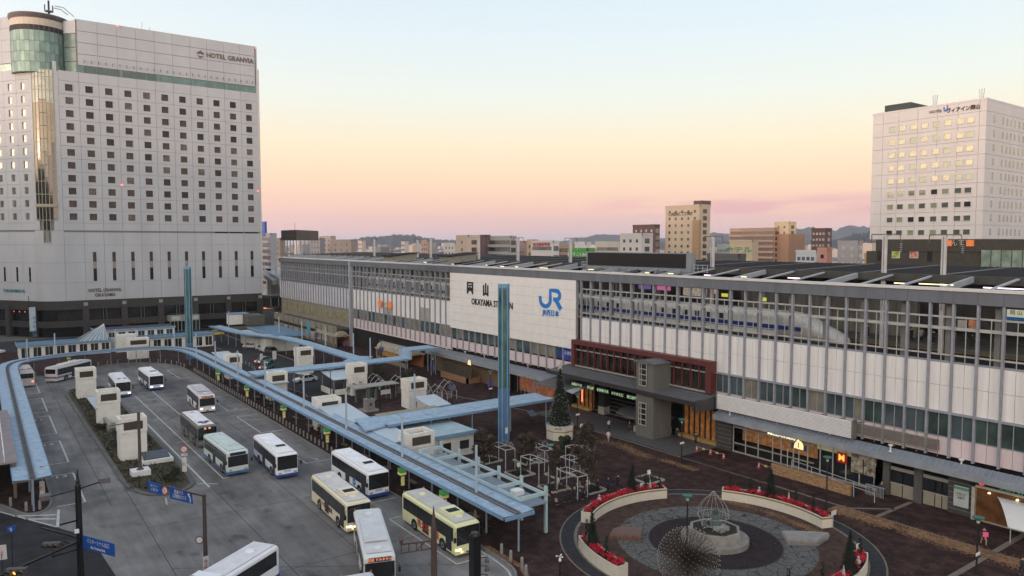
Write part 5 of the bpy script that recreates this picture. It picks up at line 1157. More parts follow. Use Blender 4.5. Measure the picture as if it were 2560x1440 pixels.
# big brown rooftop hoarding on its frame
hb = empty('rooftop_hoarding', (0, 0, 0), 'big brown box hoarding on a steel frame above the tracks', 'hoarding')
a = atD(703, 601, 300); b_ = atD(741, 601, 288); d_ = atD(772, 601, 300)
c = MB(); zt = atD(703, 576, 300).z; c.prism([(a.x, a.y), (b_.x, b_.y), (d_.x, d_.y), (d_.x - 10, d_.y + 8)], a.z, zt); c.build('box', M('hoarding_brown', (.12, .09, .07), .7, .1, .3), hb)
c = MB()
for q in range(6):
    p = a.lerp(b_, q / 5); c.bar((p.x, p.y, a.z), (p.x + (q % 2) * 1.5, p.y, 12), .35)
for z in (15, 19, 23): c.bar((a.x, a.y, z), (b_.x, b_.y, z), .3); c.bar((b_.x, b_.y, z), (d_.x, d_.y, z), .3)
for q in range(3): p = b_.lerp(d_, (q + 1) / 3); c.bar((p.x, p.y, a.z), (p.x, p.y, 12), .35)
c.build('frame', STEEL, hb)
c = MB(); p = atD(737, 556, 295); c.bar((p.x, p.y, p.z), (p.x, p.y, p.z - 7), .15); tag(c.build('thin_aerial', STEEL), 'thin aerial on top of the brown hoarding', 'aerial')
for i, (px0, px1, pt, dep, col, nm) in enumerate(((677, 700, 598, 420, (.33, .25, .20), 'brown block left of the hoarding'), (775, 800, 598, 460, (.27, .26, .27), 'grey block right of the hoarding'), (798, 828, 593, 480, (.40, .33, .29), 'stepped pinkish block with a lift tower'), (828, 878, 602, 420, (.34, .28, .24), 'wide brown and grey block left of the hill'), (1053, 1070, 603, 480, (.40, .27, .21), 'small brick coloured tower in front of the hill'), (1003, 1012, 606, 520, (.52, .46, .42), 'thin cream tower in the middle of the town'), (1110, 1137, 610, 420, (.52, .48, .45), 'white cluster left of the cream end wall'), (895, 905, 604, 560, (.5, .42, .36), 'thin pale tower in front of the hill'))):
    far_block('town_block', px0, px1, pt, dep, col, nm, 'building', rows=4, cols_=3, wcol=(.08, .07, .07))
# the sea of roofs beyond: uncountable
hs = [MB() for _ in range(5)]
rr = random.Random(5)
for k in range(2600):
    px_ = rr.uniform(640, 2200); dep = 480 * (rr.random() ** -.62)
    if dep > 5200: continue
    q = atD(px_, 607, dep); s_ = rr.uniform(5, 12) * (1 + dep / 2500); hh = rr.choice((6, 7, 8, 9, 12, 15)) * rr.uniform(.8, 1.25) + (rr.random() < .07) * rr.uniform(6, 16)
    if dep < 700: hh = min(hh, 14)
    hs[rr.randrange(5)].box(q.x, q.x + s_, q.y, q.y + s_ * rr.uniform(.7, 1.3), 0, hh)
for m_, col in zip(hs, ((.50, .46, .43), (.38, .36, .36), (.24, .23, .24), (.42, .35, .30), (.17, .17, .19))):
    if m_.v: tag(m_.build('distant_town', M('town_%d' % int(col[0] * 100), col, .85, .2, .02)), 'sea of low town roofs stretching to the hills', 'town', kind='stuff')
# hills as terrain, each a ridge with its own depth
def ridge(pts, dep, thick, name, col):
    rr = random.Random(int(dep)); vs = []; fs = []; n_ = 90; m = 10
    for i in range(n_ + 1):
        t_ = i / n_; px_ = pts[0][0] + (pts[-1][0] - pts[0][0]) * t_
        for (a, pa), (b_, pb_) in zip(pts, pts[1:]):
            if a <= px_ <= b_: py_ = pa + (pb_ - pa) * (px_ - a) / (b_ - a); break
        top = atD(px_, py_, dep); hh = max(2, top.z) * (1 + .03 * math.sin(px_ * .11) + .03 * rr.uniform(-1, 1))
        base = Vector((top.x, top.y)); d = base.normalized()
        for j in range(m + 1):
            u = (j / m - .45) / .55 if j / m > .45 else (j / m - .45) / .45
            q = base + d * (u * thick); z = hh * (math.cos(u * PI / 2) ** 1.2) * (1 + .08 * math.sin(i * 1.7 + j * 2.1) * (abs(u) > .05)) + rr.uniform(-1, 1) * hh * .04 * (abs(u) > .05)
            vs.append((q.x, q.y, z if abs(u) < .999 else -2))
    for i in range(n_):
        for j in range(m): a = i * (m + 1) + j; fs.append((a, a + 1, a + m + 2, a + m + 1))
    mb = MB(); mb.add(vs, fs); return struct(name, mb, M(name + '_woods_%d' % int(dep), col, .95, .35, .012, bump=.5), smooth=True)
ridge([(840, 606), (875, 601), (905, 594), (925, 593), (945, 592), (1000, 587), (1030, 588), (1060, 595), (1100, 600), (1140, 600), (1200, 604), (1240, 606)], 3200, 500, 'hill', (.055, .058, .062))
ridge([(1240, 607), (1300, 604), (1330, 603), (1400, 603), (1440, 596), (1500, 587), (1530, 585), (1560, 589), (1620, 596), (1700, 596), (1770, 585), (1800, 583), (1850, 588), (1900, 592), (1960, 578), (2010, 571), (2040, 569), (2080, 576), (2100, 571), (2130, 567), (2165, 567), (2200, 573), (2260, 580)], 4800, 700, 'hill', (.055, .058, .062))
ridge([(2030, 611), (2080, 602), (2110, 594), (2140, 586), (2170, 580), (2200, 575), (2260, 570)], 2300, 300, 'hill', (.045, .048, .052))
ridge([(1770, 612), (1800, 608), (1820, 604), (1870, 600), (1950, 606)], 2600, 200, 'hill', (.045, .048, .052))
ridge([(1640, 606), (1760, 601), (1900, 603), (2000, 600), (2200, 606)], 3300, 200, 'hill', (.045, .048, .052))

# ================================================================== CITY BLOCKS ON THE VIEWER'S SIDE OF THE SQUARE (seen only in reflections)
for k in range(9):
    x0 = -400 + k * 62; hgt = (54, 60, 57, 63, 56, 61, 55, 60, 58)[k]
    e = empty('city_block', (x0 + 30, -135, 0), 'office block across the square, mirrored in the hotel windows', 'office block', 'office blocks across the square')
    c = MB(); c.box(x0, x0 + 58, -150, -120, 0, hgt); c.build('wall', M('block_wall', (.30, .27, .25), .8, .15, .1), e)

# ================================================================== AIR
hz = MB(); hz.box(-7200, 1600, -1200, 7200, -1.2, 300)
hm = bpy.data.materials.new('haze_air'); hm.use_nodes = True; t = hm.node_tree; t.nodes.clear()
o_ = t.nodes.new('ShaderNodeOutputMaterial'); pv = t.nodes.new('ShaderNodeVolumePrincipled'); pv.inputs['Color'].default_value = (.84, .88, 1.0, 1); pv.inputs['Density'].default_value = HAZE = .00009
pv.inputs['Anisotropy'].default_value = .2
t.links.new(pv.outputs[0], o_.inputs['Volume'])
tag(hz.build('haze', hm), kind='stuff')

# ================================================================== BUS TERMINAL ROOFS
blue = M('sky_blue_roof', (.31, .42, .53), .6, .18, 1.4, bump=.04)
blue_d = M('blue_roof_deck', (.09, .19, .30), .5, .1, .6)
bedge = M('blue_edge_trim', (.17, .29, .42), .5, .1, 1)
cyan = M('pale_cyan_steel', (.38, .50, .52), .5, .1, 1)
rail_m = M('dark_roof_gutter', (.085, .085, .09), .8, .3, 2)
def resample(path, step):
    out = [Vector((path[0][0], path[0][1], 0))]; acc = 0
    pts = [Vector((p[0], p[1], 0)) for p in path]
    for a, b_ in zip(pts, pts[1:]):
        L = (b_ - a).length; d = (b_ - a) / L if L else a; s_ = step - acc
        while s_ <= L: out.append(a + d * s_); s_ += step
        acc = (acc + L) % step
    if (out[-1] - pts[-1]).length > .3: out.append(pts[-1])
    return out
def walk_canopy(name, path, w, z, label, step=2.9, posts_at=None, ridge_w=.55, post_off=0.0, th=.16, gutter=True, under=True):
    P = resample(path, step); e = empty(name, (P[0].x, P[0].y, 0), label, 'canopy')
    n = len(P); T = []
    for i in range(n):
        d = (P[min(i + 1, n - 1)] - P[max(i - 1, 0)]).normalized(); T.append(Vector((-d.y, d.x, 0)))
    g = .045
    for i in range(n - 1):
        for s_ in (-1, 1):
            a, b_ = P[i], P[i + 1]; u = (b_ - a).normalized() * g
            q = [a + u + T[i] * s_ * .06, b_ - u + T[i + 1] * s_ * .06, b_ - u + T[i + 1] * s_ * w / 2, a + u + T[i] * s_ * w / 2]
            zz = [z - .04, z - .04, z + .06, z + .06]
            m_ = MB(); m_.add([(p.x, p.y, zv) for p, zv in zip(q, zz)] + [(p.x, p.y, zv - .05) for p, zv in zip(q, zz)], [(0, 1, 2, 3), (7, 6, 5, 4), (0, 4, 5, 1), (1, 5, 6, 2), (2, 6, 7, 3), (3, 7, 4, 0)])
            m_.build('roof_panel', blue, e)
    pl = [(p.x, p.y) for p in P]
    for s_ in (-1, 1): c = MB(); ribbon(c, [((p + t_ * s_ * (w / 2 + .03)).x, (p + t_ * s_ * (w / 2 + .03)).y) for p, t_ in zip(P, T)], .07, z - .24, z + .10); c.build('roof_edge', bedge, e)
    if under: c = MB(); ribbon(c, pl, w - .1, z - .22, z - .08); c.build('soffit', M('soffit_grey', (.13, .14, .15), .8), e)
    if gutter:
        c = MB(); ribbon(c, pl, ridge_w, z - .02, z + .05); c.build('gutter', rail_m, e)
        c = MB()
        for s_ in (-1, 1): ribbon(c, [((p + t_ * s_ * .22).x, (p + t_ * s_ * .22).y) for p, t_ in zip(P, T)], .05, z + .05, z + .16)
        c.build('roof_pipe', M('roof_pipe_grey', (.20, .20, .20), .6), e)
    if posts_at:
        PP = resample(path, posts_at); m_ = MB(); m_.lathe(0, 0, [(.09, 0), (.09, z - .2)], 8); me = m_.mesh('post', M('post_blue_grey', (.24, .30, .36), .5, .1, 1))
        for i, p in enumerate(PP):
            d = (PP[min(i + 1, len(PP) - 1)] - PP[max(i - 1, 0)]).normalized(); q = p + Vector((-d.y, d.x, 0)) * post_off
            inst('post', me, e, (q.x, q.y, PZ))
    return e
ZC = 3.5
loop = [(-51.4, 38.0), (-166, 38.0)] + [(-170, 38), (-178, 37.2), (-184.0, 33.5), (-185.5, 28), (-185.3, 22), (-184.2, 15), (-181.5, 8.5), (-178, 5), (-173, 3.9), (-166, 3.7)] + [(-88.4, 3.7)]
sm = [loop[0], loop[1]] + smooth_path(loop[1:12], 2)[1:] + [loop[-1]]
wc = walk_canopy('bus_stop_canopy', sm, 3.3, ZC, 'long sky blue canopy that loops round the whole bus terminal', posts_at=5.13, post_off=.0)
# slope of small lamps under its far curve
lamp = MB(); lamp.box(-.35, .35, -.12, .12, -.06, 0); lpm = lamp.mesh('under_lamp', M('canopy_lamp_lit', (1, .95, .8), .5, emit=(1, .93, .75), es=5))
for px_, py_ in ((38, 906), (63, 901), (94, 896), (130, 892), (164, 888), (207, 884), (248, 880), (281, 877), (362, 873), (397, 873), (426, 874), (447, 876)):
    p = at(px_, py_, ZC - .25); inst('under_lamp', lpm, wc, (p.x - .0, p.y, ZC - .24))
c = MB(); c.bar((-51.2, 36.4, ZC - .15), (-51.2, 39.6, ZC - .15), .12, .3); c.build('end_trim', bedge, wc)
# walkway roofs across the plaza
walk_canopy('cross_canopy', [(-87.6, 42.0), (-87.6, 69.8)], 5.1, 4.0, 'wide sky blue walkway roof from the bus stops to the decorated tree', step=3.6, posts_at=6.6, post_off=-2.0, ridge_w=.1, gutter=False)
walk_canopy('cross_canopy', [(-132.0, 38.6), (-132.3, 69.0)], 4.4, 4.3, 'sky blue walkway roof that crosses the taxi lane towards the stair house', step=3.4, posts_at=7.2, post_off=-1.4, gutter=False)
jo = empty('canopy_joint', (-95, 42, 4), 'sky blue corner plates that join the walkway roofs to their neighbours', 'canopy')
for q, z_ in ((((887, 1047), (965, 1036), (962, 1064), (913, 1076)), 3.98), (((857, 904), (884, 889), (932, 891), (905, 901)), 4.24)):
    P_ = [at(*a, z_) for a in q]; c = MB(); c.add(P_ + [p - Vector((0, 0, .2)) for p in P_], [(0, 1, 2, 3), (7, 6, 5, 4), (0, 4, 5, 1), (1, 5, 6, 2), (2, 6, 7, 3), (3, 7, 4, 0)]); c.build('roof_panel', blue, jo)
rz_ = walk_canopy('raised_canopy', [(-132.2, 69.2), (-132.2, 76.2)], 4.6, 6.0, 'raised sky blue end section of the walkway roof before the station', step=3.4, posts_at=6.0, post_off=0, gutter=False)
c = MB(); c.box(-134.5, -129.9, 69.0, 69.2, 4.2, 6.0); c.box(-130.1, -129.9, 69.2, 69.5, 4.2, 6.0); c.build('end_wall', blue, rz_)
tx = [(-133, 61.2), (-168, 61.2), (-180, 60.4), (-188, 57), (-196, 54.5), (-216, 53.2)]
walk_canopy('taxi_canopy', [tx[0], tx[1]] + smooth_path(tx[1:], 2)[1:], 3.0, 4.2, 'curving sky blue walkway roof along the taxi stand', posts_at=5.6, gutter=False)
# masts through the canopies
mm_ = MB(); mm_.lathe(0, 0, [(.15, 0), (.13, 4.6), (.0, 4.65)], 8); mms = mm_.mesh('canopy_mast', M('mast_pale_blue', (.36, .44, .50), .5, .1, 1))
mi = 0
for zb, lst in ((3.55, ((69, 905), (138, 886), (289, 874), (437, 868), (491, 886), (539, 910), (595, 940), (663, 971), (760, 1018), (866, 1072), (1006, 1142), (1191, 1231))), (4.25, ((572, 817), (698, 833), (755, 848), (814, 864), (884, 885), (926, 899), (740, 918), (1037, 1010)))):
    for i, (px_, py_) in enumerate(lst):
        p = at(px_, py_, zb); o = inst('canopy_mast', mms, None, (p.x, p.y, zb - .02)); o.scale = (1, 1, 1.0 if zb < 4 else .95)
        tag(o, 'slender pale blue mast rising from ' + ('the loop canopy' if zb < 4 else 'a walkway roof') + ', ' + ('first', 'second', 'third', 'fourth', 'fifth', 'sixth', 'seventh', 'eighth', 'ninth', 'tenth', 'eleventh', 'last')[i] + ' from the tall hotel side', 'mast', 'masts on the canopies')
# frames of pale cyan beams beside the near end
lf = empty('open_beam_frame', (-62, 41, 0), 'open pale cyan beam frame in six bays behind the near canopy end', 'frame')
xs_ = [-72.6 + 3.86 * k for k in range(6)]
for x in xs_:
    c = MB(); c.bar((x, 39.6, 3.95), (x, 42.6, 3.95), .2, .34); c.build('beam', cyan, lf)
    c = MB(); c.bar((x, 42.6, PZ), (x, 42.6, 4.6), .26); c.build('post', cyan, lf)
for y in (39.7, 42.5): c = MB(); c.bar((xs_[0], y, 3.85), (xs_[-1], y, 3.85), .16, .28); c.build('long_beam', cyan, lf)
c = MB(); c.box(xs_[0], xs_[-1] + .6, 39.8, 42.4, 3.2, 3.3); c.build('low_roof', M('dull_blue_sheet', (.20, .25, .30), .6, .15, 1), lf)
c = MB(); c.box(-56.6, -55.6, 40.8, 41.8, 3.3, 3.75); c.build('roof_unit', WHITE, lf)

# ================================================================== VENTILATION TOWERS
def vent(px_, base, zt, w, label, dy=None, d=2.6, face='x'):
    """Concrete box tower, its louvred face turned to the road (+X)."""
    p = at(px_, base, .13) if not isinstance(px_, tuple) else Vector((px_[0], px_[1], 0))
    w -= .25; e = empty('ventilation_tower', (p.x, p.y, 0), label, 'vent tower', 'concrete ventilation towers of the underground mall')
    x, y = p.x, p.y
    c = MB(); c.prism([(x, y), (x, y + w), (x - d, y + w), (x - d, y)], .1, zt - 1.9); c.build('shaft', CREAM, e)
    c = MB(); o = .07; t_ = .32
    X0_, X1_, Y0_, Y1_ = x - d - o, x + o, y - o, y + w + o
    c.box(X0_, X1_, Y0_, Y0_ + t_, zt - 1.86, zt); c.box(X0_, X1_, Y1_ - t_, Y1_, zt - 1.86, zt)
    c.box(X0_, X0_ + t_, Y0_ + t_, Y1_ - t_, zt - 1.86, zt); c.box(X1_ - t_, X1_, Y0_ + t_, Y1_ - t_, zt - 1.86, zt - 1.5); c.box(X1_ - t_, X1_, Y0_ + t_, Y1_ - t_, zt - .45, zt)
    c.box(X1_ - t_, X1_, Y0_ + t_, Y0_ + .5, zt - 1.5, zt - .45); c.box(X1_ - t_, X1_, Y1_ - .5, Y1_ - t_, zt - 1.5, zt - .45); c.build('head', CREAM, e)
    c = MB(); c.box(X1_ - .3, X1_ - .25, Y0_ + .45, Y1_ - .45, zt - 1.5, zt - .45); c.build('louvre_back', BLACKISH, e)
    for k in range(7):
        c = MB(); z = zt - 1.46 + k * .145; c.extr([(X1_ - .22, z + .1), (X1_ - .06, z), (X1_ - .04, z + .02), (X1_ - .2, z + .12)], 'y', Y0_ + .5, Y1_ - .5); c.build('slat', M('louvre_brown', (.11, .09, .07), .6), e)
    c = MB(); c.box(X0_ + t_, X1_ - t_, Y0_ + t_, Y1_ - t_, zt - .6, zt - .5); c.build('inner_roof', M('vent_inner', (.35, .33, .29), .9), e)
    return e
vent(302, 1154, 5.45, 3.3, 'vent tower on the island nearest the blue direction sign, solar panel at its foot')
vent(246, 1064, 5.2, 3.25, 'middle vent tower on the planted island beside the palm')
vent(194, 997, 5.3, 3.2, 'farthest vent tower on the planted island')
vent(322, 899, 5.0, 4.6, 'broad blank vent tower behind the far curve of the canopy')
vent(747, 936, 5.5, 3.4, 'tall vent tower standing by the taxi lane')
vent(880, 990, 5.7, 3.2, 'vent tower grown over with dark ivy')
vent(1022, 1023, 4.9, 3.6, 'vent tower by the wire arches')
def vtop(px_, pt, zt, w, label):   # tower whose foot is hidden: placed by its top corner
    p = at(px_, pt, zt); vent((p.x, p.y), 0, zt, w, label)
vtop(568, 889, 4.9, 3.1, 'vent tower half hidden behind the loop canopy near the taxis')
vtop(674, 934, 4.9, 3.3, 'vent tower showing its head just above the loop canopy')
vtop(797, 1000, 4.8, 3.6, 'open topped vent tower behind the middle of the loop canopy')
vtop(1022, 1087, 4.4, 3.7, 'vent tower in front of the white site office')
# island furniture
so = empty('solar_panel_bench', (-101, 17.6, 0), 'low stone plinth with a tilted solar panel at the foot of the island vent tower', 'solar panel')
c = MB(); c.prism([(-101.6, 15.4), (-98.8, 15.2), (-98.6, 19), (-101.4, 19)], .13, .6); c.build('plinth', CREAM, so)
c = MB(); c.extr([(-101, 1.15), (-99.2, .65), (-99.2, .72), (-101, 1.22)], 'y', 15.7, 18.8) if 0 else c.add([(-101.2, 15.7, 1.2), (-99.2, 15.7, .7), (-99.2, 18.7, .7), (-101.2, 18.7, 1.2), (-101.2, 15.7, 1.1), (-99.2, 15.7, .6), (-99.2, 18.7, .6), (-101.2, 18.7, 1.1)], [(0, 1, 2, 3), (7, 6, 5, 4), (0, 4, 5, 1), (1, 5, 6, 2), (2, 6, 7, 3), (3, 7, 4, 0)]); c.build('panel', M('solar_cell', (.03, .035, .05), .25, .3, 3, spec=.7), so)
ms = empty('monument_pole', (-95.6, 16.5, 0), 'brown pole with a side arm on a white block at the tip of the island', 'pole')
p = at(351, 1186, .13); ms.location = (p.x, p.y, 0)
c = MB(); c.box(p.x - .9, p.x + .9, p.y - 1.0, p.y + 1.0, .13, .75); c.build('base_block', WHITE, ms)
c = MB(); c.lathe(p.x, p.y, [(.45, .75), (.2, 1.0), (.17, 4), (.17, 7.6)], 8); c.bar((p.x, p.y, 6.55), (p.x - .2, p.y - 2.9, 6.35), .1); c.build('pole', M('pole_brown', (.09, .065, .06), .6), ms)
gl_ = empty('island_glass_roof', (-118, 16, 0), 'pale blue lean-to roof over a dark stair pit on the island', 'roof')
q = [at(216, 993, 3.0), at(243, 992, 3.0), at(243, 1020, 2.6), at(238, 1022, 2.6)]
c = MB(); c.add([tuple(v) for v in q] + [tuple(v - Vector((0, 0, .1))) for v in q], [(0, 1, 2, 3), (7, 6, 5, 4), (0, 4, 5, 1), (1, 5, 6, 2), (2, 6, 7, 3), (3, 7, 4, 0)]); c.build('roof', M('pale_blue_sheet', (.45, .53, .58), .4), gl_)
c = MB(); c.box(-128, -119, 14.4, 14.7, .1, 1.3); c.box(-128, -119, 14.75, 17.2, .13, .3); c.build('pit_wall', M('pit_wall_cream', (.30, .28, .22), .9), gl_)

# ================================================================== VEGETATION
def leafball(mb, c_, rx, ry, rz_, n, s_, rr):
    for _ in range(n):
        while True:
            v = Vector((rr.uniform(-1, 1), rr.uniform(-1, 1), rr.uniform(-1, 1)))
            if .25 < v.length < 1: break
        p = Vector((c_[0] + v.x * rx, c_[1] + v.y * ry, c_[2] + v.z * rz_)); a = Vector((rr.uniform(-1, 1), rr.uniform(-1, 1), rr.uniform(-.6, 1))).normalized()
        b_ = a.cross(Vector((rr.uniform(-1, 1), rr.uniform(-1, 1), rr.uniform(-1, 1)))).normalized(); k = s_ * rr.uniform(.6, 1.4)
        mb.add([p - a * k, p + b_ * k * .5, p + a * k, p - b_ * k * .5], [(0, 1, 2, 3)])
leaf_d = M('leaf_dark', (.040, .045, .024), .8, .5, 1.4); leaf_b = M('leaf_brownish', (.060, .045, .032), .85, .5, 1.6); bark = M('bark', (.07, .055, .04), .95, .3, 4)
def tree(x, y, h, r, label, mt=leaf_b, name='small_tree', seed=1, trunk=.35, cat='tree', group=None, dens=1.7, ls=.17):
    rr = random.Random(seed); e = empty(name, (x, y, PZ), label, cat, group)
    c = MB(); c.tube([(x, y, PZ), (x + .1, y, h * .4), (x, y + .1, h * .92)], .13, 6, .04)
    for k in range(9):
        a = rr.uniform(0, 2 * PI); z = h * rr.uniform(trunk, .85); L = r * rr.uniform(.5, .95); c.tube([(x, y, z), (x + L * .5 * math.cos(a), y + L * .5 * math.sin(a), z + L * .45), (x + L * math.cos(a), y + L * math.sin(a), z + L * .7)], .05, 4, .015)
    c.build('trunk', bark, e)
    c = MB()
    for k in range(int(16 * dens)):
        t_ = rr.uniform(trunk, 1.0); rad = r * (1 - ((t_ - .55) / .62) ** 2) ** .5 if abs(t_ - .55) < .6 else r * .2; a = rr.uniform(0, 2 * PI); q = rad * rr.uniform(.2, .8)
        leafball(c, (x + q * math.cos(a), y + q * math.sin(a), h * t_), r * .42, r * .42, r * .36, 75, ls, rr)
    c.build('crown', mt, e); return e
tree(at(1210, 1165).x, at(1210, 1165).y, 4.3, 1.5, 'brown leaved small tree in the first bed beside the blue pillar', seed=1)
tree(at(1320, 1178).x, at(1320, 1178).y, 4.4, 1.5, 'brown leaved small tree in the bed between the wire frames and the potted tree', seed=2)
tree(at(1388, 1225).x, at(1388, 1225).y, 5.0, .95, 'thin dark tree rising behind the green topped lamp', seed=4, dens=.8)
tree(at(1412, 1150).x, at(1412, 1150).y, 2.9, .8, 'little conical dark tree before the white tree tub', seed=5, mt=leaf_d)
tree(-60.5, 53.8, 7.3, 1.55, 'tallest brown leaved tree at the end of the wire frames', seed=3, dens=1.7)
tree(-58.6, 52.6, 4.9, 1.2, 'lower brown leaved tree leaning against the tallest one', seed=9, dens=1.0)
tree(at(945, 965).x, at(945, 965).y, 4.0, 1.7, 'dark bushy tree behind the wire arches next to the ivy tower', mt=leaf_d, seed=6)
tree(at(1020, 975).x, at(1020, 975).y, 3.6, 1.6, 'dark bushy tree in the middle of the wire arches', mt=leaf_d, seed=7)
tree(at(885, 985).x + .9, at(885, 985).y - .2, 3.6, 1.5, 'dense dark ivy covering the vent tower by the notice board', mt=leaf_d, name='ivy', seed=8, trunk=.15, cat='ivy', dens=2, ls=.12)
tree(at(1062, 1135).x, at(1062, 1135).y, 3.1, 1.5, 'dense dark shrub in front of the low vent tower by the office', mt=leaf_d, name='shrub', seed=12, trunk=.15, cat='shrub', dens=2, ls=.12)
isb = [((-122, 13.8), 1.0, 'clipped dark bush at the far end of the island beside the middle vent tower'), ((-116.5, 15.2), 1.1, 'dark bush beside the palm on the island'), ((-111, 17.6), .9, 'low dark bush on the road side of the island behind the near vent tower'), ((-109, 14.2), 1.2, 'broad spreading bush before the near island vent tower'), ((-105.5, 15.0), .7, 'small dark bush against the near island vent tower'), ((-90.5, 16.8), .8, 'low juniper at the tip of the island'), ((-93, 18.0), .7, 'low bush by the road side kerb near the red prohibition sign'), ((-138, 14.5), .9, 'low bush far up the island between the two far vent towers'), ((-88.8, 15.2), .7, 'last tiny bush in the rounded island tip')]
for i, ((x, y), r, lb) in enumerate(isb):
    rr = random.Random(50 + i); c = MB()
    for k in range(5): leafball(c, (x + rr.uniform(-.6, .6) * r, y + rr.uniform(-.6, .6) * r, .3 + r * .35), r * .7, r * .6, r * .38, 90, .12, rr)
    tag(c.build('bush', M('bush_green', (.030, .036, .018), .85, .5, 1.5)), lb, 'bush', 'bushes on the island')
rr = random.Random(77); c = MB()
for _ in range(5200):
    x = rr.uniform(-158.5, -87.5); y = rr.uniform(12.8, 18.6)
    if x > -90.5 and (abs(y - 16) > (-87 - x) * .9 + .4): continue
    s_ = rr.uniform(.08, .22); a = rr.uniform(0, PI); c.add([(x, y, .14), (x + s_ * math.cos(a), y + s_ * math.sin(a), .14), (x + s_ * .5, y, .15 + s_ * 1.3)], [(0, 1, 2)])
tag(c.build('island_grass', M('dry_grass', (.075, .062, .032), 1, .5, 1.2)), 'dry brown grass covering the planted island', 'grass', kind='stuff')
# little palm
p = at(288, 1102, .13); e = empty('palm', (p.x, p.y, 0), 'small dark palm on the island between two vent towers', 'palm'); c = MB(); c.tube([(p.x, p.y, .1), (p.x + .1, p.y, 1.6)], .13, 6, .1); c.build('trunk', bark, e)
for k in range(11):
    a = 2 * PI * k / 11; m_ = MB(); d = Vector((math.cos(a), math.sin(a), 0)); s1 = Vector((-d.y, d.x, 0)); b0 = Vector((p.x + .1, p.y, 1.6)); q1 = b0 + d * .6 + Vector((0, 0, .25)); q2 = b0 + d * 1.05 - Vector((0, 0, .15))
    m_.add([b0, q1 + s1 * .2, q2, q1 - s1 * .2], [(0, 1, 2, 3)]); m_.build('frond', leaf_d, e)

# fallen leaves in drifts
c = MB(); rr = random.Random(3)
def drift(x0, x1, yf, wd_, n, sz=.10):
    for _ in range(n):
        x = rr.uniform(x0, x1); y = yf(x) + rr.gauss(0, wd_); 
        if math.sin(x * 1.7) * .5 + math.sin(x * .63 + 1) * .6 + rr.uniform(-.8, 1.2) < -.3: continue
        s_ = rr.uniform(.5, 1.3) * sz; a = rr.uniform(0, PI); b_ = a + PI / 2; z = PZ + .006 + rr.uniform(0, .03)
        c.add([(x + s_ * math.cos(a), y + s_ * math.sin(a), z), (x + s_ * .6 * math.cos(b_), y + s_ * .6 * math.sin(b_), z + .015), (x - s_ * math.cos(a), y - s_ * math.sin(a), z), (x - s_ * .6 * math.cos(b_), y - s_ * .6 * math.sin(b_), z + .01)], [(0, 1, 2, 3)])
drift(-41, -20, lambda x: 70.6 + (x + 41) * .02, .55, 13000); drift(-79, -62, lambda x: 69.0 + .5 * math.sin(x * .6), .55, 5200, .07); drift(-62, -57.5, lambda x: 69.2, .35, 1200, .07)
drift(-50, -38, lambda x: 64.2 - abs(x + 44) * .12, .35, 2600, .07); drift(-95, -22, lambda x: rr.uniform(40, 75), 3, 3500, .06)
tag(c.build('fallen_leaves', M('dry_leaves', (.24, .135, .07), .9, .45, 3)), 'drifts of dry orange brown leaves on the brick plaza', 'leaves', kind='stuff')
c = MB(); rr = random.Random(4)
for _ in range(1500):
    k = rr.uniform(0, 1); x = -54 + k * 8.5; y = 36.15 + rr.uniform(-.2, .35) - max(0, x + 48.5) * .45; s_ = .07; a = rr.uniform(0, PI)
    c.add([(x + s_ * math.cos(a), y + s_ * math.sin(a), .165), (x, y + s_, .175), (x - s_ * math.cos(a), y - s_ * math.sin(a), .165)], [(0, 1, 2)])
tag(c.build('kerb_leaves', M('dry_leaves', (.24, .135, .07))), 'strip of orange leaves along the kerb by the yellow bus', 'leaves', kind='stuff')

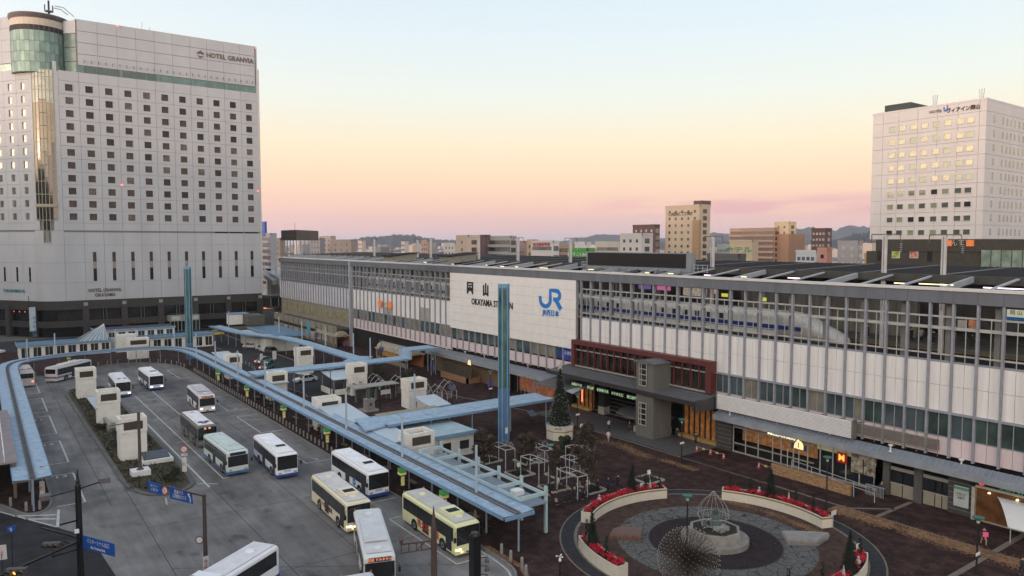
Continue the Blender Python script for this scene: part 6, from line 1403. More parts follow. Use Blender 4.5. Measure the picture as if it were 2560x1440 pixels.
# ================================================================== BUSES
tyre = M('tyre_rubber', (.018, .018, .018), .9); rim = M('wheel_rim', (.25, .25, .26), .4, metal=.3)
bglass = M('bus_glass', (.016, .018, .02), .07, .3, .4, spec=.9); hl_on = M('headlight_lit', (1, .95, .8), .3, emit=(1, .93, .78), es=3); hl_off = M('headlight_off', (.35, .35, .35), .2)
tail_on = M('taillight_lit', (.9, .1, .08), .4, emit=(1, .12, .08), es=4); tail_off = M('taillight_off', (.25, .02, .02), .4); amber = M('amber_lit', (1, .6, .2), .4, emit=(1, .6, .2), es=1.6); amber_off = M('amber_off', (.4, .16, .03), .4)
led_o = M('led_orange', (.5, .16, .05), .5, emit=(1, .33, .12), es=1.1)
WH = {}
def bus(x, y, rz, label, L=10.6, body=(.62, .62, .63), roof=None, skirt=None, band=None, lights=False, fog=False, tail=False, logo=None, sidet=None, dest=True, ac='front', hatch=True, Hh=3.05, W=2.5, darkfront=True, livery=None, roofbox='ac'):
    e = empty('bus', (x, y, 0), label, 'bus', 'buses in the terminal', rz)
    bm_ = M('bus_paint_%d_%d_%d' % tuple(int(v * 100) for v in body), body, .35, .04, .3, spec=.5)
    rfm = M('bus_roof_%d_%d_%d' % tuple(int(v * 100) for v in (roof or body)), roof or body, .55, .10, .8)
    hw = W / 2; r = .28; n = 5
    def section(hw, ht, r):
        pts = [(-hw, .32), (hw, .32), (hw, ht - r)] + [(hw - r + r * math.cos(a), ht - r + r * .8 * math.sin(a)) for a in [PI / 2 * k / n for k in range(1, n + 1)]]
        return pts + [(-p[0], p[1]) for p in reversed(pts[2:])]
    secs = [(-L / 2, section(hw - .06, Hh - .12, r)), (-L / 2 + .22, section(hw, Hh, r)), (L / 2 - .35, section(hw, Hh, r)), (L / 2 - .08, section(hw - .02, Hh - .06, r)), (L / 2, section(hw - .08, Hh - .2, r))]
    k = len(secs[0][1]); vs = [(sx_, p[0], p[1]) for sx_, s_ in secs for p in s_]
    fs = [(i * k + j, i * k + (j + 1) % k, (i + 1) * k + (j + 1) % k, (i + 1) * k + j) for i in range(len(secs) - 1) for j in range(k)]
    fs += [tuple(range(k - 1, -1, -1)), tuple((len(secs) - 1) * k + j for j in range(k))]
    c = MB(); c.add(vs, fs); bo = c.build('body', bm_, e, local=True)
    c = MB(); c.box(-L / 2 + .3, L / 2 - .45, -hw + .25, hw - .25, Hh - .01, Hh + .015); 
    for q in range(8): c.box(-L / 2 + .5 + q * (L - 1.2) / 8, -L / 2 + .56 + q * (L - 1.2) / 8, -hw + .3, hw - .3, Hh + .015, Hh + .035)
    c.build('roof_skin', rfm, e, local=True)
    def bx(nm, mt, *a): c = MB(); c.box(*a); return c.build(nm, mt, e, local=True)
    # glazing
    bx('windscreen', bglass, L / 2 - .005, L / 2 + .03, -hw + .10, hw - .10, 1.18 if not darkfront else 1.15, Hh - (.62 if not darkfront else .30))
    bx('rear_window', bglass, -L / 2 - .02, -L / 2 + .02, -hw + .2, hw - .2, 1.75, 2.65)
    for s_ in (-1, 1):
        y0, y1 = (-hw - .012, -hw + .01) if s_ < 0 else (hw - .01, hw + .012)
        nw = 7; x0 = -L / 2 + .35; pw = (L - .75) / nw
        for q in range(nw): bx('side_window', bglass, x0 + q * pw + .05, x0 + (q + 1) * pw - .03, y0, y1, 1.45, 2.58)
        c = MB(); c.box(x0, L / 2 - .4, min(y0, y1) + .003, max(y0, y1) - .003, 1.42, 2.62); c.build('window_band', M('bus_window_band', (.02, .02, .02), .4), e, local=True)
    bx('door', bglass, L / 2 - 1.75, L / 2 - .7, -hw - .02, -hw + .01, .45, 2.5); bx('door', bglass, -.9, .3, -hw - .02, -hw + .01, .45, 2.5)
    if dest:
        bx('destination_sign', M('dest_board', (.012, .02, .06), .4), L / 2 + .0, L / 2 + .045, -hw + .35, hw - .35, Hh - .56, Hh - .22)
        if dest == 'lit': text('destination_print', '回送 すみません', .26, led_o, e, (L / 2 + .06, 0, Hh - .39), (0, 1, 0), depth=.01, local=True, sx=1.0)
        elif dest == 'pair':
            for s_ in (-.28, .28): bx('destination_print', led_o, L / 2 + .045, L / 2 + .055, s_ - .13, s_ + .13, Hh - .50, Hh - .27)
    if skirt: 
        sk = M('skirt_%d_%d_%d' % tuple(int(v * 100) for v in skirt), skirt, .4, .05, .5)
        c = MB(); c.box(-L / 2 - .01, L / 2 + .012, -hw - .014, hw + .014, .3, .62); c.build('skirt_stripe', sk, e, local=True)
    if band:
        c = MB(); c.box(-L / 2 - .008, L / 2 - .6, -hw - .012, hw + .012, 1.05, 1.2); c.build('side_band', M('band_%d' % int(band[0] * 100), band, .4), e, local=True)
        c = MB(); c.box(-L / 2 - .008, L / 2 - .6, -hw - .0125, hw + .0125, .85, 1.02); c.build('side_band', M('band_navy', (.02, .02, .12), .4), e, local=True)
    for s_ in (-1, 1):
        bx('headlight', hl_on if lights else hl_off, L / 2 + .0, L / 2 + .04, s_ * .88 - .17, s_ * .88 + .17, .68, .84)
        if fog: bx('fog_light', amber, L / 2 + .0, L / 2 + .04, s_ * .62 - .11, s_ * .62 + .11, .45, .6); bx('indicator', amber, L / 2 - .1, L / 2 + .03, s_ * 1.2 - .06, s_ * 1.2 + .06, .68, .88)
        bx('tail_light', tail_on if tail else tail_off, -L / 2 - .03, -L / 2 + .0, s_ * .9 - .16, s_ * .9 + .16, .95, 1.2)
        bx('marker_lamp', amber_off, -L / 2 + .1, -L / 2 + .22, s_ * (hw - .15) - .05, s_ * (hw - .15) + .05, Hh - .05, Hh + .05)
        m_ = MB(); m_.tube([(L / 2 - .1, s_ * (hw - .05), 2.35), (L / 2 + .3, s_ * (hw + .22), 2.3), (L / 2 + .32, s_ * (hw + .25), 2.0)], .025, 5); m_.box(L / 2 + .24, L / 2 + .38, s_ * (hw + .24) - .1, s_ * (hw + .24) + .1, 1.62, 2.05); m_.build('mirror', DARKM, e, local=True)
        for xw in (L / 2 - 2.35, -L / 2 + 2.7):
            key = 'w'
            if key not in WH:
                a = MB(); a.add([(q[0], q[2], q[1]) for q in MB().lathe(0, 0, [(.2, -.13), (.46, -.14), (.5, -.1), (.5, .1), (.46, .14), (.2, .13)], 18).v], MB().lathe(0, 0, [(.2, -.13), (.46, -.14), (.5, -.1), (.5, .1), (.46, .14), (.2, .13)], 18).f)
                b_ = MB(); b_.add([(q[0], q[2], q[1]) for q in MB().lathe(0, 0, [(.05, -.13), (.27, -.16), (.29, -.12), (.29, .12), (.27, .16), (.05, .13)], 14).v], MB().lathe(0, 0, [(.05, -.13), (.27, -.16), (.29, -.12), (.29, .12), (.27, .16), (.05, .13)], 14).f)
                ar = MB(); ar.extr([(.62 * math.cos(t_), .5 + .62 * math.sin(t_)) for t_ in [PI * k / 10 for k in range(11)]] + [(-.62, .33), (.62, .33)], 'y', -.02, .02)
                WH['w'] = (a.mesh('wheel', tyre), b_.mesh('rim', rim), ar.mesh('wheel_arch', BLACKISH))
            w_ = bpy.data.objects.new('wheel', WH['w'][0]); COL.objects.link(w_); w_.parent = e; w_.location = (xw, s_ * (hw - .12), .5)
            r_ = bpy.data.objects.new('rim', WH['w'][1]); COL.objects.link(r_); r_.parent = w_
            a_ = bpy.data.objects.new('wheel_arch', WH['w'][2]); COL.objects.link(a_); a_.parent = e; a_.location = (xw, s_ * (hw - .0), 0)
    if hatch:
        for xq in ((-L / 2 + 2.0, L / 2 - 1.6) if ac != 'big' else (-L / 2 + 1.6, L / 2 - 1.3)): c = MB(); c.lathe(xq, 0, [(.36, Hh + .015), (.36, Hh + .09), (.3, Hh + .12), (0, Hh + .12)], 16); c.build('roof_hatch', bm_, e, local=True)
    if ac == 'front':
        c = MB(); xa = L / 2 - 3.9; c.prism([(xa, -.8), (xa + 2.0, -.7), (xa + 2.0, .7), (xa, .8)], Hh + .01, Hh + .26); u_ = c.build('air_conditioner', bm_, e, local=True)
        c = MB(); c.box(xa + .75, xa + 1.6, -.55, .55, Hh + .26, Hh + .285); c.build('black_grille', BLACKISH, u_, local=True)
    elif ac in ('rear', 'twin'):
        xr = -L / 2 + .4 if ac == 'rear' else L / 2 - 4.2
        c = MB(); c.prism([(xr, -1.05), (xr + 2, -.95), (xr + 2, .95), (xr, 1.05)], Hh + .01, Hh + .2); u_ = c.build('air_conditioner', bm_, e, local=True)
        for s_ in (-1, 1): c = MB(); c.box(xr + .9, xr + 1.8, s_ * .5 - .42, s_ * .5 + .42, Hh + .2, Hh + .22); c.build('black_grille', BLACKISH, u_, local=True)
    elif ac == 'strips':
        c = MB(); c.box(-L / 2 + 2.5, L / 2 - 2.2, -.75, .75, Hh + .01, Hh + .2); u_ = c.build('air_conditioner', rfm, e, local=True)
        for s_ in (-.4, .4): c = MB(); c.box(L / 2 - 2.2, L / 2 - 1.9, s_ - .28, s_ + .28, Hh + .05, Hh + .16); c.build('vent_slot', M('vent_blue', (.03, .06, .2), .4), e, local=True)
    elif ac == 'big':
        c = MB(); c.box(-L / 2 + 3, L / 2 - 2.6, -.95, .95, Hh + .01, Hh + .16); c.box(L / 2 - 3.3, L / 2 - 2.4, -.95, .95, Hh + .16, Hh + .24); c.build('air_conditioner', rfm, e, local=True)
    elif ac == 'step':
        c = MB(); c.box(L / 2 - 4.6, L / 2 - 2.6, -.7, .7, Hh + .01, Hh + .2); c.build('air_conditioner', rfm, e, local=True)
        for q in range(10): c = MB(); c.box(-L / 2 + .5 + q * .95, -L / 2 + .58 + q * .95, -hw + .2, hw - .2, Hh + .01, Hh + .05); c.build('roof_rib', rfm, e, local=True)
    if logo == 'circle':
        c = MB(); c.extr([(1.6 + .42 * math.cos(t_), 1.12 + .42 * math.sin(t_)) for t_ in [2 * PI * k / 14 for k in range(14)]], 'y', -hw - .03, -hw - .005); c.build('side_logo', jrb, e, local=True)
        text('logo_print', 'Ryobi', .28, WHITE, e, (1.6, -hw - .04, 1.12), (1, 0, 0), depth=.01, local=True)
    if logo: text('front_lettering', 'Ryobi', .34, jrb, e, (L / 2 + .03, 0, .98), (0, 1, 0), depth=.01, local=True)
    if sidet:
        text('side_lettering', sidet[0], sidet[2], sidet[1], e, (sidet[3], -hw - .02, 1.0), (1, 0, 0), depth=.012, local=True, bold=.01)
    bx('number_plate', M('plate_green', (.05, .12, .08), .5), L / 2 + .0, L / 2 + .03, -.2, .2, .38, .52)
    return e
red_p = M('livery_red', (.45, .04, .03), .5); brn_p = M('livery_brown', (.10, .05, .03), .5)
WB = (.85, .85, .86); blue_sk = (.03, .07, .30)
bus(-150.6, 20.2, math.radians(-1), 'white bus with blue roof slots and headlamps off behind the middle island tower', body=WB, lights=True, ac='strips', skirt=blue_sk, roof=(.82, .80, .82), dest=False)
bus(-154.0, 26.0, math.radians(1), 'white bus with lit headlamps farthest up the centre of the terminal', body=WB, lights=True, ac='front', skirt=blue_sk, logo='front', dest=False)
bus(-129.4, 29.4, math.radians(-2.5), 'white bus with a navy brow and blue square badge driving in the right lane', body=(.74, .73, .73), lights=True, ac='big', dest='lit', roof=(.55, .53, .55), darkfront=False)
bus(-108.2, 24.1, 0, 'dark sided city bus with two orange destination squares', body=(.16, .15, .12), roof=(.82, .80, .82), ac='strips', dest='pair')
bus(-93.4, 23.9, math.radians(1.5), 'pale green ribbed roof bus with a blue skirt in the centre', body=(.60, .70, .66), roof=(.58, .66, .64), ac='step', dest=True, skirt=(.08, .16, .35), L=10.2, darkfront=False, hatch=False)
bus(-89.0, 28.6, math.radians(-2.6), 'white bus with blue skirt and one amber indicator lit', body=WB, ac='front', skirt=blue_sk, logo='front', fog=False, dest=False, lights=False)
bus(-76.6, 34.1, math.radians(-.9), 'white bus with a blue round logo stopped at the kerb', body=WB, ac='front', skirt=blue_sk, logo='circle', dest=False)
bus(-69.2, 28.7, math.radians(-3.1), 'cream bus with a red square and brown lettering on its side', body=(.78, .71, .52), roof=(.62, .60, .57), ac='front', lights=True, fog=True, dest=False, sidet=('■ いまばり温泉', brn_p, .55, -.6))
bus(-56.8, 26.5, math.radians(-19.5), 'silver white bus turning out with an orange lit destination in a navy brow', body=(.70, .71, .70), roof=(.62, .62, .62), ac='big', dest='lit', darkfront=False)
bus(-58.7, 34.1, math.radians(-1.6), 'yellow green bus with red flower lettering at the first stop', body=(.74, .74, .42), roof=(.52, .50, .47), ac='front', lights=True, fog=True, dest=False, sidet=('桃太郎 ✿ 線', red_p, .8, .2))
bus(-171.6, 6.6, math.radians(181.5), 'white bus seen from behind with its brake lights glowing', body=(.55, .52, .50), roof=(.50, .47, .45), tail=True, ac='rear', dest=False, L=10.2)
bus(-173.4, 14.2, math.radians(139), 'white bus with purple and navy stripes rounding the far curve', body=(.60, .57, .54), band=(.40, .22, .33), ac='big', roof=(.62, .61, .60), dest=False)
bus(-56.5, 13.95, math.radians(-55), 'white bus cut by the bottom edge with twin black grilles on its roof', body=(.84, .84, .86), roof=(.7, .69, .7), ac='twin', dest=False, skirt=blue_sk)
bus(-44.8, 20.6, math.radians(-14), 'white bus of which only the rear roof edge shows at the bottom', body=(.60, .60, .62), ac='front', dest=False)

# ================================================================== CARS
def car(x, y, rz, label, col, taxi=False, wag=False, lights=None, name='taxi', z=0.0, group='taxis and cars at the taxi stand'):
    e = empty(name, (x, y, z), label, 'taxi' if taxi else 'car', group, rz)
    cm = M('car_paint_%d_%d_%d' % tuple(int(v * 100) for v in col), col, .3, .04, .3, spec=.6)
    prof = [(-2.25, .3), (2.25, .3), (2.3, .55), (2.15, .78), (1.1, .92), (-1.5, .95), (-2.2, .9), (-2.3, .55)]
    c = MB(); c.extr(prof, 'y', -.83, .83); b_ = c.build('body', cm, e, local=True)
    top = [(1.0, .92), (.35, 1.42), (-1.0, 1.46), (-1.65, .95)] if not wag else [(1.2, .92), (.5, 1.55), (-1.6, 1.6), (-2.1, .95)]
    ins = .12
    c = MB(); n = 4; vs = [(p[0], -.83 + (.04 if p[1] < 1 else .18), p[1]) for p in top] + [(p[0], .83 - (.04 if p[1] < 1 else .18), p[1]) for p in top]
    c.add(vs, [(0, 1, 2, 3), (7, 6, 5, 4), (0, 4, 5, 1), (1, 5, 6, 2), (2, 6, 7, 3)]); c.build('windows', bglass, e, local=True)
    c = MB(); c.box(top[2][0] + .02, top[1][0] - .02, -.64, .64, top[2][1] - .03, top[2][1] + .03)
    for s_ in (-1, 1):
        for (a, q) in ((0, 1), (2, 3)): c.bar((top[a][0], s_ * (.8 if top[a][1] < 1 else .66), top[a][1]), (top[q][0], s_ * (.8 if top[q][1] < 1 else .66), top[q][1]), .06)
        c.bar((-.3, s_ * .79, .95), (-.3, s_ * .66, 1.43), .06)
    c.build('roof', cm, e, local=True)
    for sx_ in (-1.4, 1.4):
        for s_ in (-1, 1):
            w_ = bpy.data.objects.new('wheel', WH['w'][0]); COL.objects.link(w_); w_.parent = e; w_.location = (sx_, s_ * .76, .31); w_.scale = (.62, .62, .62)
    for s_ in (-1, 1):
        c = MB(); c.box(2.22, 2.32, s_ * .6 - .18, s_ * .6 + .18, .58, .72); c.build('headlight', hl_off, e, local=True)
        c = MB(); c.box(-2.33, -2.22, s_ * .62 - .17, s_ * .62 + .17, .6, .78); c.build('tail_light', tail_on if lights else tail_off, e, local=True)
    if taxi: c = MB(); c.box(-.25, -.1, -.25, .25, 1.48, 1.62); c.build('roof_sign', WHITE, e, local=True)
    return e
tw2 = (.60, .60, .60)
car(-194.6, 57.2, math.radians(40), 'white taxi with a red waistline first in line under the curving canopy', tw2, True)
car(-188.5, 58.2, math.radians(15), 'second white taxi just behind the dark car', tw2, True)
car(-182.3, 58.4, math.radians(12), 'dark grey hatchback at the head of the white taxis', (.07, .075, .08), False, True, name='parked_car')
car(-168.6, 52.3, math.radians(118), 'far green taxi with red tail lights', (.12, .26, .22), True, lights=True)
car(-160.4, 50.2, math.radians(140), 'near green taxi with glowing red tail lights', (.10, .24, .20), True, lights=True)
car(-140.9, 51.6, math.radians(-85), 'white sedan alone on the dark lane before the walkway roof', tw2, False, name='parked_car')
car(-156.5, 58.0, math.radians(170), 'white van partly hidden behind the walkway roof', tw2, False, True, name='parked_van')
car(-226.5, 14.5, math.radians(95), 'yellow taxi in front of the dark hotel base', (.60, .48, .05), True)
car(-228, 56.5, math.radians(80), 'yellow taxi behind the left blue pillar', (.60, .48, .05), True)
car(-222.5, 2.4, math.radians(60), 'white car at the left edge in front of the hotel', tw2, False, name='parked_car')
car(-217.5, 31, math.radians(85), 'pale blue car half hidden behind the underground entrance', (.4, .48, .55), False, name='parked_car')

# ================================================================== BLUE PILLARS
pb_ = M('pillar_blue', (.08, .155, .29), .35, .12, .5); pgreen = M('pillar_green_glass', (.055, .125, .095), .25, .6, 1.1, stretch=(1, 1, .35), spec=.7); pbl = M('pillar_blue_light', (.17, .33, .48), .4, .1, 1)
def pillar(x, y, zt, r, label, panel_from):
    e = empty('blue_pillar', (x, y, 0), label, 'pillar', 'blue monument pillars'); n = 6; off = math.radians(8)
    V = [(x + r * math.cos(off + 2 * PI * k / n), y + r * math.sin(off + 2 * PI * k / n)) for k in range(n)]
    z = .1; 
    while z < zt - .5:
        h = min(2.6, zt - .5 - z); c = MB(); c.prism(V, z + .02, z + h); c.build('shaft_panel', pb_, e); z += h
    c = MB(); c.prism([(x + (q[0] - x) * .96, y + (q[1] - y) * .96) for q in V], .1, zt - .3); c.build('core', M('pillar_joint', (.02, .05, .1), .6), e)
    c = MB(); c.prism([(x + (q[0] - x) * 1.03, y + (q[1] - y) * 1.03) for q in V], zt - .5, zt); c.build('cap', pbl, e)
    for k in range(n):
        a, b_ = Vector((*V[k], 0)), Vector((*V[(k + 1) % n], 0)); d = (b_ - a); nn = Vector((d.y, -d.x, 0)).normalized() * .03
        p, q = a + d * .2 + nn, a + d * .8 + nn
        c = MB(); c.add([(p.x, p.y, panel_from), (q.x, q.y, panel_from), (q.x, q.y, zt - .7), (p.x, p.y, zt - .7)], [(0, 1, 2, 3)]); c.build('glass_inlay', pgreen, e)
        c = MB(); c.bar((V[k][0], V[k][1], .1), (V[k][0], V[k][1], zt), .12); c.build('edge_strip', pbl, e)
    return e
pr = pillar(-81.9, 58.0, 21.9, .74, 'tall blue hexagonal pillar with green inlays standing before the white sign wall', 7.6)
pillar(-184.1, 39.6, 21.9, .78, 'distant blue pillar with green inlays in front of the tall hotel', 4)
c = MB(); c.box(-81.3, -81.1, 57.2, 57.55, 1.5, 2.3)
p = at(1266, 1078, 1.9); c = MB(); c.box(p.x, p.x + .05, p.y - .2, p.y + .2, 1.6, 2.4); tag(c.build('pillar_plate', WHITE, None), 'small white plate on the foot of the near blue pillar', 'plate')

# ================================================================== UNDERGROUND ENTRANCE AND OTHER LOW BUILDINGS
def flat_house(name, x0, x1, y0, y1, z, label, cat, nwin=6, wz=(.45, 2.75), wall=CREAM, roofm=blue_d, edge=bedge, parent=None):
    e = parent or empty(name, ((x0 + x1) / 2, (y0 + y1) / 2, 0), label, cat)
    c = MB(); c.box(x0, x1, y0, y1, .1, z); c.build('wall', wall, e)
    c = MB(); c.box(x0 - .4, x1 + .4, y0 - .4, y1 + .4, z, z + .14); c.build('roof', roofm, e)
    for a in ((x1 + .3, x1 + .48, y0 - .48, y1 + .48), (x0 - .48, x1 + .3, y0 - .48, y0 - .3)): c = MB(); c.box(*a, z - .12, z + .3); c.build('roof_edge', edge, e)
    for k in range(nwin):
        w = (y1 - y0) / nwin; c = MB(); c.box(x1, x1 + .04, y0 + w * (k + .2), y0 + w * (k + .86), *wz); c.build('window', M('house_glass', (.03, .035, .035), .15, .6, .6, spec=.8), e)
        if w > 1.6: c = MB(); c.box(x1 + .03, x1 + .09, y0 + w * (k + .5), y0 + w * (k + .53), *wz); c.build('window_bar', wall, e)
    return e
ug = flat_house('underground_entrance', -214, -206.5, 7, 26, 3.2, 'long white underground mall entrance with blue edged roofs beyond the bus loop', 'entrance hall', 8)
flat_house('', -218, -210.5, 23.5, 41.5, 5.2, '', '', 8, (3.5, 4.7), parent=ug, roofm=M('slate_roof', (.05, .055, .065), .7, .3, 1))
flat_house('', -211, -204.5, 30, 50, 3.3, '', '', 8, parent=ug)
c = MB(); c.box(-208.5, -205.9, 27.2, 31.8, .1, 4.4); c.build('blank_block', CREAM, ug)
c = MB(); a = atX(267, 817, -210); c.add([(-214, 19, 3.2), (-206.5, 19, 3.2), (-206.5, 25.5, 3.2), (-214, 25.5, 3.2), (-211, 25.2, 7.0)], [(0, 1, 4), (1, 2, 4), (2, 3, 4), (3, 0, 4)]); c.build('glass_pyramid', M('pyramid_glass', (.30, .36, .38), .15, .1, 1, metal=.3), ug)
c = MB()
for k in range(7): y = 19 + k * 1.08; c.bar((-206.4, y, 3.25), (-211, 25.2, 7.05), .06)
c.build('pyramid_bar', WHITE, ug)
of = flat_house('site_office', -86.5, -79.4, 44.9, 51.4, 3.0, 'white prefabricated office with pale blue flat roof and two dark windows', 'office', 0, roofm=M('pale_blue_roof', (.34, .45, .50), .5, .12, .8), wall=M('office_white', (.60, .60, .56), .6, .05, 1))
for y0 in (46.6, 49.3): c = MB(); c.box(-79.4, -79.33, y0, y0 + 1.35, 1.0, 2.1); c.build('window', M('house_glass', (.03, .035, .035)), of)
c = MB(); c.box(-79.4, -78.85, 47.4, 48.2, .15, .95); c.build('outdoor_unit', M('unit_grey', (.35, .35, .33), .6), of); c = MB(); c.bar((-79.25, 46.1, .3), (-79.25, 46.1, 2.9), .12); c.build('drain_pipe', STEEL, of)
c = MB(); c.extr([(43.4, 3.6), (44.6, 4.4), (44.6, 4.3), (43.4, 3.5)], 'x', -87, -79) if 0 else c.add([(-89.8, 43.0, 3.5), (-89.8, 52.5, 3.5), (-91.2, 52.5, 4.2), (-91.2, 43.0, 4.2)], [(0, 1, 2, 3)]); 
lc2 = c.build('cream_canopy_flank', M('canopy_flank_cream', (.30, .26, .18), .7, .15, 1, stretch=(1, 2, 1)), None); tag(lc2, 'cream ribbed flank under the wide walkway roof behind the site office', 'cladding')
tb_ = empty('taxi_office', (-205, 58, 0), 'low taxi office with a blue deck roof and a grey plant box on top', 'office')
c = MB(); c.box(-206, -184, 57.5, 66, .1, 3.6); c.build('wall', M('office_white', (.6, .6, .56)), tb_)
c = MB(); c.box(-206.5, -182.5, 59.6, 68, 3.95, 4.25); c.build('roof', blue_d, tb_); c = MB(); c.box(-182.5, -182.3, 59.5, 68.1, 3.9, 4.5); c.build('roof_edge', bedge, tb_); c = MB(); c.box(-206.5, -182.5, 59.4, 59.6, 3.9, 4.4); c.build('roof_edge', bedge, tb_)
c = MB(); p = at(632, 812, 4.3); c.box(p.x - 6, p.x + 1, p.y - 1.5, p.y + 3.2, 4.25, 7.0); c.build('plant_box', M('plant_box_grey', (.105, .10, .09), .8, .1, 1), tb_); c = MB(); c.box(p.x - 8, p.x - 4, p.y - 5, p.y - 1.6, 4.25, 7.1); c.build('stair_head', CREAM, tb_); c = MB(); c.box(p.x - 8.2, p.x - 3.8, p.y - 5.2, p.y + .2, 7.1, 7.35); c.build('stair_head_roof', bedge, tb_)
def shelter(p0, label, sx_=5, sy_=4, z=3.0, base=True):
    x, y = p0; e = empty('stair_shelter', (x, y, 0), label, 'shelter')
    c = MB(); c.add([(x, y, z), (x, y + sy_, z), (x - sx_, y + sy_, z + .7), (x - sx_, y, z + .7), (x, y, z - .1), (x, y + sy_, z - .1), (x - sx_, y + sy_, z + .6), (x - sx_, y, z + .6)], [(0, 1, 2, 3), (7, 6, 5, 4), (0, 4, 5, 1), (1, 5, 6, 2), (2, 6, 7, 3), (3, 7, 4, 0)]); c.build('roof', M('shelter_roof_blue', (.46, .53, .58), .45, .06, 1), e)
    if base: c = MB(); c.box(x - sx_, x - .2, y, y + .25, .1, 1.1); c.box(x - .45, x - .2, y, y + sy_, .1, 1.1); c.build('low_wall', CREAM, e)
    c = MB()
    for a, b_ in ((x - .3, y + .2), (x - .3, y + sy_ - .2), (x - sx_ + .3, y + .2)): c.bar((a, b_, .1), (a, b_, z), .12)
    c.build('post', MULL, e); return e
p = at(878, 945, 3.0); shelter((p.x, p.y - 3.4), 'pale blue stair shelter between the wide tower and the lone white sedan', 6, 4.6)
p = at(1128, 1010, 3.0); shelter((p.x, p.y - 3.6), 'pale blue lean-to roof beside the vent tower at the wire arches', 5, 3.6, base=False)
for px_, py_, sx_, sy_, lb in ((570, 895, 9, 3.5, 'pale flat roof left of the half hidden vent tower'), (690, 950, 7, 3.2, 'pale blue roof beneath the start of the walkway roof'), (870, 1045, 9, 4.5, 'pale hipped roof behind the open topped vent tower'), (985, 1090, 8, 3.4, 'pale roof panel beside the low vent tower')):
    p = at(px_, py_, 3.4); shelter((p.x + 2, p.y - 1.6), lb, sx_, sy_, 3.2, False)
# notice wall with flat roof, statue
nw_ = empty('notice_wall', (-112, 54, 0), 'dark glazed notice wall under a thin flat roof behind the statue', 'notice wall')
a = at(889, 1008); b_ = at(985, 1000)
c = MB(); c.box(a.x - .3, a.x, a.y, b_.y + 1.5, .1, 2.3); c.build('wall', M('notice_wall_dark', (.06, .06, .05), .4, .5, 1.5), nw_); c = MB(); c.box(a.x - 1.5, a.x + 1.4, a.y - .8, b_.y + 1.2, 2.75, 2.85); c.build('roof', M('thin_roof_cream', (.32, .31, .27), .7), nw_)
for k in range(5): c = MB(); c.box(a.x, a.x + .06, a.y + k * 1.9, a.y + k * 1.9 + .1, .1, 2.6); c.build('frame_post', MULL, nw_)
c = MB(); c.box(a.x + .02, a.x + .08, b_.y - 1.8, b_.y + .1, .9, 1.7); c.build('white_board', WHITE, nw_)
stt = empty('bronze_statue', (-109.8, 51.0, 0), 'green bronze figure on a grey granite plinth in the brick plaza', 'statue')
gran = M('granite_plinth', (.24, .225, .21), .7, .15, 3)
c = MB(); c.box(-111.3, -108.6, 49.5, 52.2, PZ, .35); c.build('step', gran, stt); c = MB(); c.box(-110.7, -109.3, 50.2, 51.6, .35, 2.1); c.build('plinth', gran, stt); c = MB(); c.box(-109.3, -109.26, 50.7, 51.1, 1.0, 1.5); c.build('plaque', M('plaque_bronze', (.08, .06, .04), .4), stt)

